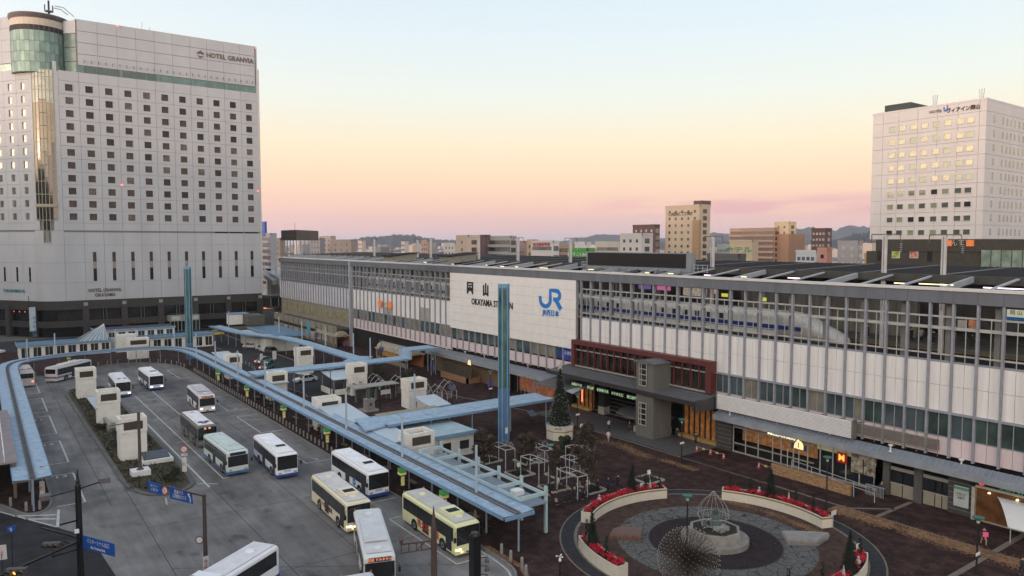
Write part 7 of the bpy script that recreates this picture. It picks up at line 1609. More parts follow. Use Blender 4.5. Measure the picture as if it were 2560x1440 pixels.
# ================================================================== PEOPLE
SKIN = M('skin', (.42, .26, .19), .6, .05, 3); HAIR = M('hair_black', (.012, .010, .009), .5)
def skinned(nm, joints, edges, mat, parent, sub=1):
    me = bpy.data.meshes.new(nm); me.from_pydata([j[0] for j in joints], edges, []); o = bpy.data.objects.new(nm, me); COL.objects.link(o)
    o.modifiers.new('s', 'SKIN'); 
    for i, j in enumerate(joints): r = j[1]; me.skin_vertices[0].data[i].radius = (r, r) if isinstance(r, (int, float)) else r
    me.skin_vertices[0].data[0].use_root = True
    ss = o.modifiers.new('u', 'SUBSURF'); ss.levels = sub; ss.render_levels = sub
    me.materials.append(mat)
    if parent: o.parent = parent
    return o
def person(x, y, rz, label, coat=(.03, .03, .035), legs=(.02, .02, .025), h=1.68, stride=.12, hair=HAIR, bag=None, z=PZ, skirt=False, arm=.0, lean=0.0, mat=None, name='person', hold=None, sit=False):
    e = empty(name, (x, y, z), label, 'person' if name == 'person' else 'figure', None, rz); k = h / 1.7
    S = stride
    def v(a, b_, c_): return ((a + lean * max(0, c_ - .9)) * k, b_ * k, c_ * k)
    zf = 0.0
    if sit: kn = [(.42, .46), (.44, .06)]; hip = .5; zs = -.42
    else: kn = None; hip = .93; zs = 0
    if sit:
        J = [(v(0, 0, .52), .13), (v(0, 0, .75), .12), (v(.02, 0, 1.0), .15), (v(.04, 0, 1.06), .055), (v(.06, 0, 1.15), .07), (v(.07, 0, 1.26), .085), (v(.4, .1, .5), .07), (v(.42, .1, .1), .05), (v(.55, .1, .05), .045), (v(.4, -.1, .5), .07), (v(.42, -.1, .1), .05), (v(.55, -.1, .05), .045),
             (v(.02, .19, .98), .06), (v(.08, .23, .74), .045), (v(.32, .14, .62), .035), (v(.02, -.19, .98), .06), (v(.08, -.23, .74), .045), (v(.32, -.14, .62), .035)]
    else:
        J = [(v(0, 0, .93), .13), (v(0, 0, 1.12), .115), (v(0, 0, 1.36), .145), (v(.01, 0, 1.44), .055), (v(.02, 0, 1.52), .07), (v(.02, 0, 1.62), .085),
             (v(S, .09, .5), .065), (v(S * .8, .09, .1), .045), (v(S * .8 + .14, .09, .05), .045), (v(-S * .6, -.09, .5), .065), (v(-S * 1.3, -.09, .12), .045), (v(-S * 1.3 + .13, -.09, .05), .045),
             (v(0, .19, 1.36), .06), (v(-S * .5, .25, 1.1), .045), (v(arm, .25, .88), .035), (v(0, -.19, 1.36), .06), (v(S * .5, -.25, 1.1), .045), (v(S + arm, -.24, .9), .035)]
    E_ = [(0, 1), (1, 2), (2, 3), (3, 4), (4, 5), (0, 6), (6, 7), (7, 8), (0, 9), (9, 10), (10, 11), (2, 12), (12, 13), (13, 14), (2, 15), (15, 16), (16, 17)]
    J = [(p, r * k) for p, r in J]
    skinned('body', J, E_, mat or SKIN, e)
    if mat: return e
    cm = M('coat_%03d_%03d_%03d' % tuple(int(c_ * 999) for c_ in coat), coat, .85, .12, 4); lm_ = M('coat_%03d_%03d_%03d' % tuple(int(c_ * 999) for c_ in legs), legs, .85, .12, 4)
    gi = lambda i, d: (J[i][0], J[i][1] + d)
    lerp = lambda a, b_, t_: tuple(p + (q - p) * t_ for p, q in zip(a, b_))
    cj = [gi(0, .04), gi(1, .035), gi(2, .03), gi(12, .02), gi(13, .02), (lerp(J[13][0], J[14][0], .8), .05 * k), gi(15, .02), gi(16, .02), (lerp(J[16][0], J[17][0], .8), .05 * k), ((J[0][0][0], 0, J[0][0][2] - (.32 if skirt or coat[0] > .1 else .15) * k), (.19 if skirt else .165) * k)]
    if sit: cj = cj[:9]
    skinned('coat', cj, [(0, 1), (1, 2), (2, 3), (3, 4), (4, 5), (2, 6), (6, 7), (7, 8)] + ([(0, 9)] if not sit else []), cm, e)
    if not skirt: skinned('trousers', [gi(0, .015), gi(6, .02), gi(7, .015), gi(9, .02), gi(10, .015)], [(0, 1), (1, 2), (0, 3), (3, 4)], lm_, e)
    hm_ = MB(); hc = J[5][0]; prof = [(.0, -.02), (.075, -.01), (.105, .04), (.10, .09), (.06, .13), (0, .145)]
    for r_, z_ in (): pass
    hm_.lathe(hc[0] - .02, hc[1], [(max(r_, .001) * k, hc[2] - .03 + z_ * k) for r_, z_ in prof], 10); hm_.build('hair', hair, e, local=True, smooth=True)
    sm_ = MB()
    for i in (8, 11): q = J[i][0]; sm_.box(q[0] - .17, q[0] + .08, q[1] - .05, q[1] + .05, 0.0, q[2] + .03)
    sm_.build('shoes', M('shoe_black', (.015, .015, .015), .6), e, local=True)
    if bag:
        bm_ = MB(); q = J[14][0] if bag[1] == 'l' else J[17][0]
        if bag[1] == 'back': bm_.box(-.32 * k, -.14 * k, -.17, .17, .95 * k, 1.38 * k)
        elif bag[1] == 'front': bm_.box(.12 * k, .3 * k, -.22, .22, .85 * k, 1.25 * k)
        else: bm_.box(q[0] - .14, q[0] + .14, q[1] - .05, q[1] + .05, q[2] - .42, q[2] - .06)
        bm_.build('bag', M('bag_%03d_%03d_%03d' % tuple(int(c_ * 999) for c_ in bag[0]), bag[0], .7), e, local=True)
    return e
W_ = (.5, .48, .45)
def pat(px_, py_, *a, **k): p = at(px_, py_, PZ); return person(p.x, p.y, *a, **k)
pat(1357, 1265, 2.2, 'person in black waiting beside the end of the beam frame with a white bag', bag=(W_, 'l'), stride=.02)
pat(1371, 1272, 2.6, 'person in a long black coat standing closest to the canopy end', h=1.76, stride=.02)
pat(1392, 1264, .4, 'person in black holding a cream bag beside the third planting bed', bag=((.45, .4, .33), 'r'), stride=.05)
pat(1413, 1258, 3.4, 'left of the two people in black under the wire frame', stride=.03)
pat(1425, 1255, 3.2, 'right of the two people in black under the wire frame, with white shoes', stride=.03)
pat(1443, 1247, 1.2, 'person with a fluffy cream hat and denim skirt under the wire frame', coat=(.02, .02, .02), legs=(.1, .14, .25), hair=M('cream_hat', (.5, .45, .36), .9), skirt=False)
pat(1456, 1250, .2, 'person in black just behind the right frame leg', stride=.04)
pat(1466, 1243, .3, 'person in a dusty pink top beside the tallest tree', coat=(.22, .10, .12), legs=(.02, .02, .02), stride=.05)
pat(1495, 1232, 4.0, 'person in dark clothes between the little conifer and the tree', coat=(.03, .03, .04))
pat(1521, 1228, 3.6, 'person in navy beside the lit conifer', coat=(.02, .03, .06))
pat(1545, 1222, 3.0, 'person with a blue bag next to the small conifer', coat=(.02, .02, .025), bag=((.05, .1, .3), 'r'))
pat(1521, 1106, 2.0, 'person in a long pale pink coat walking across the plaza', coat=(.55, .46, .45), legs=(.3, .25, .24), stride=.14)
pat(1523, 1076, 2.1, 'person in black with a pale collar walking towards the entrance', stride=.15, bag=((.4, .4, .38), 'back'))
pat(1574, 1081, 4.2, 'person in black striding out of the entrance beside the kiosk', stride=.2)
pat(1693, 1098, 2.4, 'person carrying a white bag before the orange lit doorway', bag=(W_, 'r'), stride=.12)
pat(1739, 1112, 5.4, 'person in a black jacket walking off by the traffic cones', stride=.18, h=1.74)
pat(1764, 1086, 1.8, 'person with a white bag entering the orange lit doorway', bag=(W_, 'l'), stride=.14)
pat(2459, 1362, 5.6, 'person striding with a bright pink bag near the white awning', coat=(.015, .015, .018), legs=(.25, .16, .12), bag=((.85, .12, .30), 'front'), stride=.24, skirt=True)
pat(2198, 1238, .6, 'person in black bending beside a motorbike at the food posters', lean=.45, stride=.06)
pat(2556, 1440, 2.6, 'person in black cut by the lower right edge', stride=.15)
for i, (px_, py_) in enumerate(((745, 832), (768, 829), (731, 835), (752, 845), (700, 815), (777, 840))):
    pat(px_, py_, R.uniform(0, 6), 'person in dark clothes by the stair houses, ' + ('in the middle of the group', 'right of the middle one', 'left of the group', 'a step nearer to the canopy', 'farthest off near the hotel', 'rightmost by the lamp')[i], coat=((.02, .02, .02), (.03, .03, .04), (.04, .03, .03), (.02, .02, .02), (.05, .25, .25), (.03, .03, .03))[i], stride=.12)
for i, (px_, py_) in enumerate(((641, 1012), (775, 1050), (793, 1078), (848, 1100), (1180, 1295), (1213, 1300))):
    p = at(px_, py_, .9); person(p.x, 38.2 + (i % 2) * .8, R.uniform(0, 6), 'person waiting under the loop canopy, ' + ('nearest the tall hotel', 'seated on a bench by the third stop', 'standing behind the third stop', 'beside the bench before the blue logo bus', 'behind the yellow bus', 'close to the canopy end')[i], coat=((.02, .03, .02), (.02, .02, .025), (.03, .03, .03), (.06, .04, .02), (.35, .3, .25), (.03, .03, .05))[i], stride=.04, sit=i == 1)
for i, px_ in enumerate((2172, 2275, 2295, 2335, 2352, 2377, 2432, 2496, 1655, 1702)):
    p = atY(px_, 850, 89.6); person(p.x, 89.4 + (i % 3) * .5, R.uniform(0, 6), 'person on the high platform, ' + ('alone right of the train nose', 'left in the dark group', 'pale coat in the dark group', 'tall in the middle of the queue', 'next in the queue', 'pinkish coat at the end of the queue', 'behind a luggage trolley', 'rightmost under the name board', 'above the train near the yellow board', 'above the train farther right')[i], coat=((.02, .02, .02), (.02, .02, .02), (.28, .28, .27), (.02, .02, .02), (.03, .03, .03), (.2, .13, .11), (.02, .02, .02), (.03, .03, .03), (.02, .02, .02), (.04, .04, .05))[i], z=15.75, stride=.06)
sp_ = person(-109.99, 50.9, -.2, 'tall standing bronze man on the granite plinth', mat=M('bronze_green', (.06, .095, .08), .55, .2, 2), z=2.1, h=1.9, stride=.02, name='bronze_figure'); 
ro = MB(); ro.lathe(0, 0, [(.32, .1), (.26, .9), (.2, 1.3)], 8); ro.build('robe', M('bronze_green', (.1, .15, .12)), sp_, local=True)

# ================================================================== DECORATED TREE
xt = empty('decorated_tree', (-78.7, 65.4, PZ), 'tall dark cone tree with white lights and a pale star in a white tub', 'christmas tree')
c = MB(); c.lathe(-78.7, 65.4, [(1.95, PZ), (1.95, 1.5), (2.0, 1.52), (2.0, 2.1), (1.85, 2.1)], 8, rot=PI / 8); c.build('tub', M('tub_white', (.56, .55, .46), .6, .04, 1), xt)
c = MB(); c.lathe(-78.7, 65.4, [(2.02, 1.28), (2.05, 1.3), (2.05, 1.38), (2.02, 1.4)], 8, rot=PI / 8); c.build('tub_band', M('band_gold', (.30, .20, .08), .5), xt)
text('tub_lettering', 'Panasonic', .28, ink, xt, (-76.75, 65.0, 1.8), (0, 1, 0), depth=.01) if 0 else None
text('tub_lettering', '岡山駅', .32, ink, xt, (-77.35, 64.0, 1.82), (.7, .7, 0), depth=.01)
rr = random.Random(21); c = MB(); lt = MB()
for _ in range(6500):
    u = rr.random() ** .6; z = 2.0 + (1 - u) * 7.9; rad = .14 + 1.62 * u; a = rr.uniform(0, 2 * PI); q = rad * rr.uniform(.8, 1.04)
    p = Vector((-78.7 + q * math.cos(a), 65.4 + q * math.sin(a), z)); d = Vector((math.cos(a), math.sin(a), rr.uniform(-.8, .1))); s1 = Vector((-math.sin(a), math.cos(a), rr.uniform(-.3, .3))); s_ = rr.uniform(.07, .15)
    c.add([p - s1 * s_ * .5, p + d * s_, p + s1 * s_ * .5], [(0, 1, 2)])
c.lathe(-78.7, 65.4, [(1.5, 1.9), (.08, 9.8)], 14); c.build('needles', M('fir_dark', (.012, .018, .010), .9, .5, 3), xt)
for _ in range(420):
    u = rr.random() ** .6; z = 2.05 + (1 - u) * 7.7; rad = .17 + 1.66 * u; a = rr.uniform(0, 2 * PI); x, y, s_ = -78.7 + rad * math.cos(a), 65.4 + rad * math.sin(a), .035
    lt.add([(x + s_, y, z), (x, y + s_, z), (x - s_, y, z), (x, y - s_, z), (x, y, z + s_), (x, y, z - s_)], [(0, 1, 4), (1, 2, 4), (2, 3, 4), (3, 0, 4), (1, 0, 5), (2, 1, 5), (3, 2, 5), (0, 3, 5)])
tag(lt.build('white_bulbs', M('bulb_white', (.75, .75, .68), .3), xt), kind='stuff')
c = MB(); c.extr([(65.4 + (.62 if k % 2 == 0 else .24) * math.cos(PI / 2 + PI * k / 5), 10.3 + (.62 if k % 2 == 0 else .24) * math.sin(PI / 2 + PI * k / 5)) for k in range(10)], 'x', -78.74, -78.66); c.build('star', M('star_pale', (.55, .48, .42), .4), xt)
# bed squares, wire box frames
bedm = M('bed_border', (.40, .38, .33), .7, .1, 2)
beds = [((-77.0, 49.8), 'planting bed with a white edge nearest the blue pillar'), ((-70.3, 49.8), 'second planting bed of the near row under the wire frames'), ((-64.0, 49.9), 'third planting bed of the near row beside the waiting people'), ((-73.8, 53.6), 'planting bed of the back row behind the first frame'), ((-67.1, 53.3), 'planting bed of the back row behind the second frame'), ((-61.2, 52.8), 'bed at the foot of the tallest tree'), ((-59.8, 60.5), 'bed with two white posts right of the tallest tree'), ((-57.6, 56.5), 'bed with dark shrubs behind the left planter arc')]
wl_ = M('wire_frame_white', (.48, .48, .48), .5, .04, 2)
for i, ((x, y), lb) in enumerate(beds):
    e = empty('planting_bed', (x + 1.35, y + 1.35, PZ), lb, 'planting bed', 'square planting beds'); c = MB(); w = 2.7
    for a in ((x, x + w, y, y + .14), (x, x + w, y + w - .14, y + w), (x, x + .14, y + .14, y + w - .14), (x + w - .14, x + w, y + .14, y + w - .14)): c.box(*a, PZ, PZ + .18)
    c.build('border', bedm, e); c = MB(); rr = random.Random(i + 30)
    for k in range(5): leafball(c, (x + rr.uniform(.5, 2.2), y + rr.uniform(.5, 2.2), .35), .6, .6, .35, 100, .09, rr)
    c.build('planting', leaf_d, e); p = MB(); a, b_ = x + rr.uniform(.6, 2), y + rr.uniform(.4, 1.6)
    p.add([(a, b_, .75), (a, b_ + .5, .75), (a - .12, b_ + .5, 1.2), (a - .12, b_, 1.2), (a - .03, b_, .75), (a - .03, b_ + .5, .75), (a - .15, b_ + .5, 1.2), (a - .15, b_, 1.2)], [(0, 1, 2, 3), (7, 6, 5, 4), (0, 4, 5, 1), (2, 6, 7, 3), (1, 5, 6, 2), (3, 7, 4, 0)]); p.bar((a, b_ + .25, .15), (a, b_ + .25, .8), .04); p.build('white_label', WHITE, e)
for i, ((x, y), lb) in enumerate((((-74.4, 50.5), 'first box frame of white tubes nearest the blue pillar'), ((-67.9, 50.5), 'middle box frame of the near row'), ((-61.6, 50.8), 'box frame over the waiting people'), ((at(1318, 1112, 2.6).x, at(1318, 1112, 2.6).y), 'left box frame of the back row before the lamp'), ((at(1401, 1142, 2.6).x, at(1401, 1142, 2.6).y), 'box frame of the back row right behind the waiting people'), ((at(1414, 1116, 2.6).x, at(1414, 1116, 2.6).y), 'farthest box frame below the white tree tub'))):
    e = empty('tube_pergola', (x, y, PZ), lb, 'light frame', 'white tube frames with wire scrolls'); z = 2.62; w, d = 3.45, 1.4; c = MB()
    for a in ((x, y), (x + w, y), (x, y + d), (x + w, y + d)):
        m_ = MB(); m_.bar((*a, PZ), (*a, z), .07); m_.build('leg', wl_, e)
    for a, b_ in (((x, y), (x + w, y)), ((x, y + d), (x + w, y + d)), ((x, y), (x, y + d)), ((x + w, y), (x + w, y + d)), ((x + w / 2, y), (x + w / 2, y + d))): c.bar((*a, z), (*b_, z), .07)
    c.build('top_frame', wl_, e); c = MB(); rr = random.Random(i + 60)
    for k in range(13):
        a, b_ = x + rr.uniform(.5, w), y + d + rr.uniform(-.2, .9); r_ = rr.uniform(.25, .55); z0 = z - rr.uniform(.1, .6); t0 = rr.uniform(0, PI)
        c.tube([(a + r_ * math.cos(t0) * math.cos(t_), b_ + r_ * math.sin(t0) * math.cos(t_), z0 + .3 + r_ * math.sin(t_)) for t_ in [PI * q / 6 - .3 for q in range(8)]], .012, 3)
    c.build('wire_scrolls', M('wire_pinkish', (.42, .38, .40), .5), e)
# pointed wire arches
aw_ = [((-127.5, 55.5), 'leftmost'), ((-123.5, 58.0), 'second from the left'), ((-119.5, 60.5), 'third from the left'), ((-118.0, 56.5), 'in front, beside the vent tower'), ((-115.5, 63.0), 'third from the right'), ((-112, 61.5), 'right behind the vent tower'), ((-110.5, 65.5), 'rightmost far'), ((-107.8, 62.0), 'rightmost near')]
for i, ((x, y), lb) in enumerate(aw_):
    e = empty('wire_arch', (x, y, PZ), f'white pointed wire arch, {lb} in the plaza garden', 'arch', 'pointed wire arches'); c = MB(); 
    for s_ in (-1, 1):
        for dx in (0, 1.6):
            m_ = MB(); m_.tube([(x + dx, y + s_ * 1.5, PZ), (x + dx, y + s_ * 1.5, 1.5), (x + dx, y + s_ * 1.2, 2.5), (x + dx, y + s_ * .5, 3.2), (x + dx, y - s_ * .15, 3.6)], .045, 5); m_.build('curved_tube', wl_, e)
    for k in range(6): c.bar((x, y - 1.4 + k * .18, PZ), (x, y - 1.4 + k * .18, 1.5), .025); c.bar((x, y + .5 + k * .18, PZ), (x, y + .5 + k * .18, 1.4), .025)
    c.bar((x, y - 1.5, PZ + .08), (x + 1.6, y - 1.5, PZ + .08), .06); c.build('lattice', wl_, e)

# ================================================================== FOUNTAIN CIRCLE
CX0, CY0 = -42.6, 53.9
def ring(name, r0, r1, z, mat):
    c = MB(); n = 72; vs = [(CX0 + r * math.cos(2 * PI * k / n), CY0 + r * math.sin(2 * PI * k / n), z) for k in range(n) for r in (r0, r1)]
    c.add(vs, [(2 * k, 2 * k + 1, (2 * k + 3) % (2 * n), (2 * k + 2) % (2 * n)) for k in range(n)]); return struct(name, c, mat)
ring('circle_asphalt_path', 12.9, 14.1, PZ + .004, M('ring_asphalt', (.040, .041, .044), .9, .15, 2, spec=.12)); ring('circle_edge_line', 14.1, 14.25, PZ + .006, M('pale_edging_stone', (.17, .145, .115)))
ring('circle_inner_paving', 8.9, 12.9, PZ + .004, M('warm_brown_paving', (.070, .045, .036), .9, .3, 1.4, spec=.12)); ring('circle_border_stone', 12.6, 12.9, PZ + .008, M('pale_edging_stone', (.17, .145, .115)))
crz = M('crazy_stone', (.13, .126, .118), .9, .15, 1.2, spec=.12); t, b = nodes_of(crz)
vo = t.nodes.new('ShaderNodeTexVoronoi'); vo.feature = 'DISTANCE_TO_EDGE'; vo.inputs['Scale'].default_value = 1.15; gg = t.nodes.new('ShaderNodeNewGeometry'); t.links.new(gg.outputs['Position'], vo.inputs['Vector'])
rp = t.nodes.new('ShaderNodeValToRGB'); rp.color_ramp.elements[0].position = .01; rp.color_ramp.elements[0].color = (.3, .3, .3, 1); rp.color_ramp.elements[1].position = .05; t.links.new(vo.outputs['Distance'], rp.inputs[0])
mx = t.nodes.new('ShaderNodeMix'); mx.data_type = 'RGBA'; mx.blend_type = 'MULTIPLY'; mx.inputs[0].default_value = 1; t.links.new(b.inputs['Base Color'].links[0].from_socket, mx.inputs[6]); t.links.new(rp.outputs[0], mx.inputs[7]); t.links.new(mx.outputs[2], b.inputs['Base Color'])
ring('circle_crazy_paving', 6.0, 8.9, PZ + .010, crz); ring('circle_dark_paving', 2.0, 6.0, PZ + .014, M('dark_plum_paving', (.034, .026, .027), .9, .2, 1.5, spec=.12)); ring('circle_thin_ring', 5.9, 6.02, PZ + .018, M('thin_ring_dark', (.03, .03, .03), .6))
fo = empty('fountain', (CX0, CY0, PZ), 'round concrete fountain base with planting, bronze dancer and an onion shaped wire cage', 'fountain')
ccm = M('fountain_concrete', (.25, .235, .21), .8, .2, 1.5, bump=.15)
c = MB(); c.lathe(CX0, CY0, [(3.05, PZ), (3.05, .62), (2.7, .64), (2.4, .64)], 32); c.build('base', ccm, fo); c = MB(); c.lathe(CX0, CY0, [(2.5, .6), (2.35, 1.4), (2.1, 1.4), (2.1, 1.2)], 8, rot=.3); c.build('upper_basin', ccm, fo)
c = MB(); c.lathe(CX0, CY0, [(2.15, 1.2), (2.15, 1.36)], 16); rr = random.Random(9); leafball(c, (CX0, CY0, 1.4), 1.8, 1.8, .2, 900, .06, rr); c.build('planting', M('plant_dark_flower', (.03, .028, .02), .9, .7, 5), fo)
c = MB(); c.box(CX0 + .3, CX0 + 1.2, CY0 - .6, CY0 + .6, 1.35, 1.75); c.build('plinth', ccm, fo)
c = MB()
for k in range(12):
    a = 2 * PI * k / 12; c.tube([(CX0 - .2 + r_ * math.cos(a), CY0 + r_ * math.sin(a), 1.5 + z_) for r_, z_ in ((.5, .0), (1.1, .35), (1.42, .95), (1.38, 1.6), (.95, 2.3), (.4, 2.8), (.06, 3.25))], .009, 4)
for r_, z_ in ((1.42, 2.5), (1.0, 1.8)): c.tube([(CX0 - .2 + r_ * math.cos(a), CY0 + r_ * math.sin(a), z_) for a in [2 * PI * k / 20 for k in range(21)]], .01, 4)
for k in range(7): a = rr.uniform(0, 6); c.tube([(CX0 + 1.1 * math.cos(a + q * .3), CY0 + 1.3 * math.sin(a + q * .3), 1.5 + .35 * math.sin(q * .7)) for q in range(5)], .015, 4)
c.build('wire_cage', wl_, fo)
dn = person(CX0 + .1, CY0, 2.4, 'bronze dancing woman inside the onion shaped wire cage', mat=M('bronze_green', (.1, .15, .12)), z=1.65, h=1.75, stride=.08, arm=.2, lean=-.1, name='bronze_figure')
ro = MB(); ro.lathe(0, 0, [(.55, .0), (.38, .5), (.16, 1.0), (.2, 1.35)], 9); ro.build('robe', M('bronze_green', (.1, .15, .12)), dn, local=True)
# planter arcs with poinsettias and little conifers
pcr = M('planter_cream', (.64, .60, .50), .6, .05, 1.5); pgold = M('planter_gold', (.26, .17, .07), .5); red_l = M('poinsettia_red', (.50, .018, .035), .7, .35, 4); con = M('conifer_dark', (.012, .02, .012), .9, .5, 3)
def cone_tree(x, y, z, h, r, label, topi=False, par=None):
    rr = random.Random(int(abs(x * 100 + y * 10))); c = MB()
    if not topi:
        for _ in range(int(420 * h)):
            u = rr.random() ** .6; a = rr.uniform(0, 2 * PI); q = (r * u + .03) * rr.uniform(.6, 1.1); p = Vector((x + q * math.cos(a), y + q * math.sin(a), z + .1 + (1 - u) * (h - .1))); d = Vector((math.cos(a), math.sin(a), .7)); s1 = Vector((-math.sin(a), math.cos(a), 0)); s_ = rr.uniform(.06, .13)
            c.add([p - s1 * s_ * .4, p + d * s_, p + s1 * s_ * .4], [(0, 1, 2)])
        c.lathe(x, y, [(r * .8, z), (.02, z + h * .95)], 7)
    else:
        n = 22; c.tube([(x + .09 * math.cos(k * .75), y + .09 * math.sin(k * .75), z + h * k / n) for k in range(n + 1)], r, 6, .02)
        for k in range(140): a = rr.uniform(0, 6.3); zz = z + h * rr.random(); q = r * (1.1 - (zz - z) / h) + .05; c.add([(x + q * math.cos(a), y + q * math.sin(a), zz), (x + (q + .06) * math.cos(a + .4), y + (q + .06) * math.sin(a + .4), zz + .06), (x + q * math.cos(a), y + q * math.sin(a), zz + .1)], [(0, 1, 2)])
    o = c.build('conifer' if not topi else 'spiral_topiary', con); return tag(o, label, 'conifer' if not topi else 'topiary')
def planter(a0, a1, label, nm):
    e = empty('flower_planter', (CX0, CY0, PZ), label, 'planter', 'cream planters round the fountain'); n = 22; ri, ro_ = 11.5, 12.7; zt = 1.2
    A_ = [math.radians(a0 + (a1 - a0) * k / n) for k in range(n + 1)]; P_ = lambda r, a: (CX0 + r * math.cos(a), CY0 + r * math.sin(a))
    for r0, r1 in ((ri, ri + .1), (ro_ - .1, ro_)): c = MB(); c.prism([P_(r0, a) for a in A_] + [P_(r1, a) for a in reversed(A_)], PZ, zt); c.build('long_wall', pcr, e)
    for a, da in ((A_[0], .008), (A_[-1], -.008)): c = MB(); c.prism([P_(ri + .1, a), P_(ro_ - .1, a), P_(ro_ - .1, a + da), P_(ri + .1, a + da)], PZ, zt); c.build('end_wall', pcr, e)
    c = MB(); c.prism([P_(ri - .015, a) for a in A_] + [P_(ri, a) for a in reversed(A_)], zt - .22, zt - .08); c.prism([P_(ri - .015, A_[0] + .0), P_(ro_ + .0, A_[0]), P_(ro_, A_[0] - .002), P_(ri - .015, A_[0] - .002)], zt - .22, zt - .08); c.build('gold_band', pgold, e)
    c = MB(); B_ = [A_[0] + .012] + A_[1:-1] + [A_[-1] - .012]; c.prism([P_(ri + .102, a) for a in B_] + [P_(ro_ - .102, a) for a in reversed(B_)], .5, zt - .12); c.build('soil', BLACKISH, e)
    rr = random.Random(int(a0) + 400); c = MB(); g_ = MB()
    for k in range(int(abs(a1 - a0) * 1.1)):
        a = math.radians(rr.uniform(a0 + 1, a1 - 1)); r_ = rr.uniform(ri + .3, ro_ - .3); q = P_(r_, a); leafball(c, (*q, zt + .14), .34, .34, .24, 46, .085, rr); leafball(g_, (*q, zt - .05), .3, .3, .15, 16, .08, rr)
    c.build('red_flowers', red_l, e); g_.build('green_leaves', leaf_d, e)
    return e
planter(69, 125, 'long cream planter arc in front of the brick parapet, full of red poinsettias', 'TR'); planter(154, 213, 'cream planter arc beside the tallest brown tree, full of red poinsettias', 'TL'); planter(240, 272, 'short cream planter arc left of the spiky globe', 'BL'); planter(-34, 31, 'cream planter arc at the lower right, cut by the frame', 'BR')
def onarc(a, r=12.1): return CX0 + r * math.cos(math.radians(a)), CY0 + r * math.sin(math.radians(a))
for a, h, r, tp, lb in ((173, 3.1, .55, 0, 'conifer with small lights in the left planter arc'), (165, 1.6, .13, 1, 'spiral topiary in the left planter arc, left one'), (157, 1.7, .13, 1, 'spiral topiary at the far end of the left planter arc'), (121, 1.7, .13, 1, 'spiral topiary at the left end of the long planter arc'), (111, 1.6, .13, 1, 'second spiral topiary of the long planter arc'), (101, 3.2, .62, 0, 'big conifer in the middle of the long planter arc'), (88, 1.7, .13, 1, 'spiral topiary right of the big conifer in the long arc'), (78, 1.8, .13, 1, 'spiral topiary near the right end of the long planter arc'), (250, 3.2, .62, 0, 'big conifer in the short left planter'), (243, 1.8, .13, 1, 'spiral topiary left of the conifer in the short planter'), (262, 1.8, .13, 1, 'spiral topiary right of the conifer in the short planter'), (8, 3.6, .65, 0, 'big conifer in the lower right planter'), (25, 1.7, .13, 1, 'spiral topiary at the far end of the lower right planter'), (-10, 1.9, .13, 1, 'spiral topiary left of the conifer in the lower right planter'), (-25, 1.8, .13, 1, 'spiral topiary at the cut end of the lower right planter')):
    x, y = onarc(a); cone_tree(x, y, 1.1, h, r, lb, bool(tp))
for i, (a, nm) in enumerate(((107, 'egg'), (162, 'cone'), (92, 'cone'), (246, 'cone'), (17, 'egg'), (2, 'cone'), (197, 'egg'))):
    x, y = onarc(a, 12.2); c = MB()
    if nm == 'cone': c.lathe(x, y, [(.18, 1.15), (.01, 2.2)], 8)
    else: c.lathe(x, y, [(.02, 1.2), (.2, 1.35), (.2, 1.55), (.02, 1.7)], 10); c.lathe(x, y, [(.02, 1.68), (.11, 1.75), (.11, 1.86), (.02, 1.95)], 8)
    tag(c.build('garden_ornament', M('ornament_grey', (.42, .41, .38), .6)), ('slim pale cone ornament' if nm == 'cone' else 'pale round snowman ornament') + ' among the poinsettias, ' + ('beside the second spiral of the long arc', 'by the left arc conifer', 'right of the big conifer', 'in the short left planter', 'at the far side of the lower right planter', 'before the lower right conifer', 'in the near part of the left arc')[i], 'ornament')
# stone benches
def slab_stone(pts, h, mat, label):
    c = MB(); P_ = [at(*q, PZ) for q in pts]; cc = sum((q for q in P_), Vector()) / len(P_); rr = random.Random(len(label)); n = len(P_)
    vs = [(p.x, p.y, PZ) for p in P_] + [(cc.x + (p.x - cc.x) * 1.03, cc.y + (p.y - cc.y) * 1.03, PZ + h * rr.uniform(.55, .7)) for p in P_] + [(cc.x + (p.x - cc.x) * .97, cc.y + (p.y - cc.y) * .97, PZ + h * rr.uniform(.92, 1.05)) for p in P_]
    c.add(vs, [tuple(range(n - 1, -1, -1)), tuple(range(2 * n, 3 * n))] + [(l * n + i, l * n + (i + 1) % n, (l + 1) * n + (i + 1) % n, (l + 1) * n + i) for l in (0, 1) for i in range(n)]); return tag(c.build('stone_bench', mat), label, 'bench')
slab_stone(((1969, 1363), (2045, 1365), (2072, 1348), (2020, 1343), (1955, 1341), (1962, 1352)), .62, M('bench_granite', (.26, .25, .235), .7, .15, 2, bump=.3), 'long rough grey stone slab bench on the crazy paving')
slab_stone(((1525, 1349), (1603, 1353), (1606, 1333), (1552, 1330), (1532, 1336)), .6, M('bench_brown', (.15, .09, .07), .7, .3, 2.5, bump=.2, stretch=(3, 3, .5)), 'low brown wooden platform bench left of the dark inner circle')
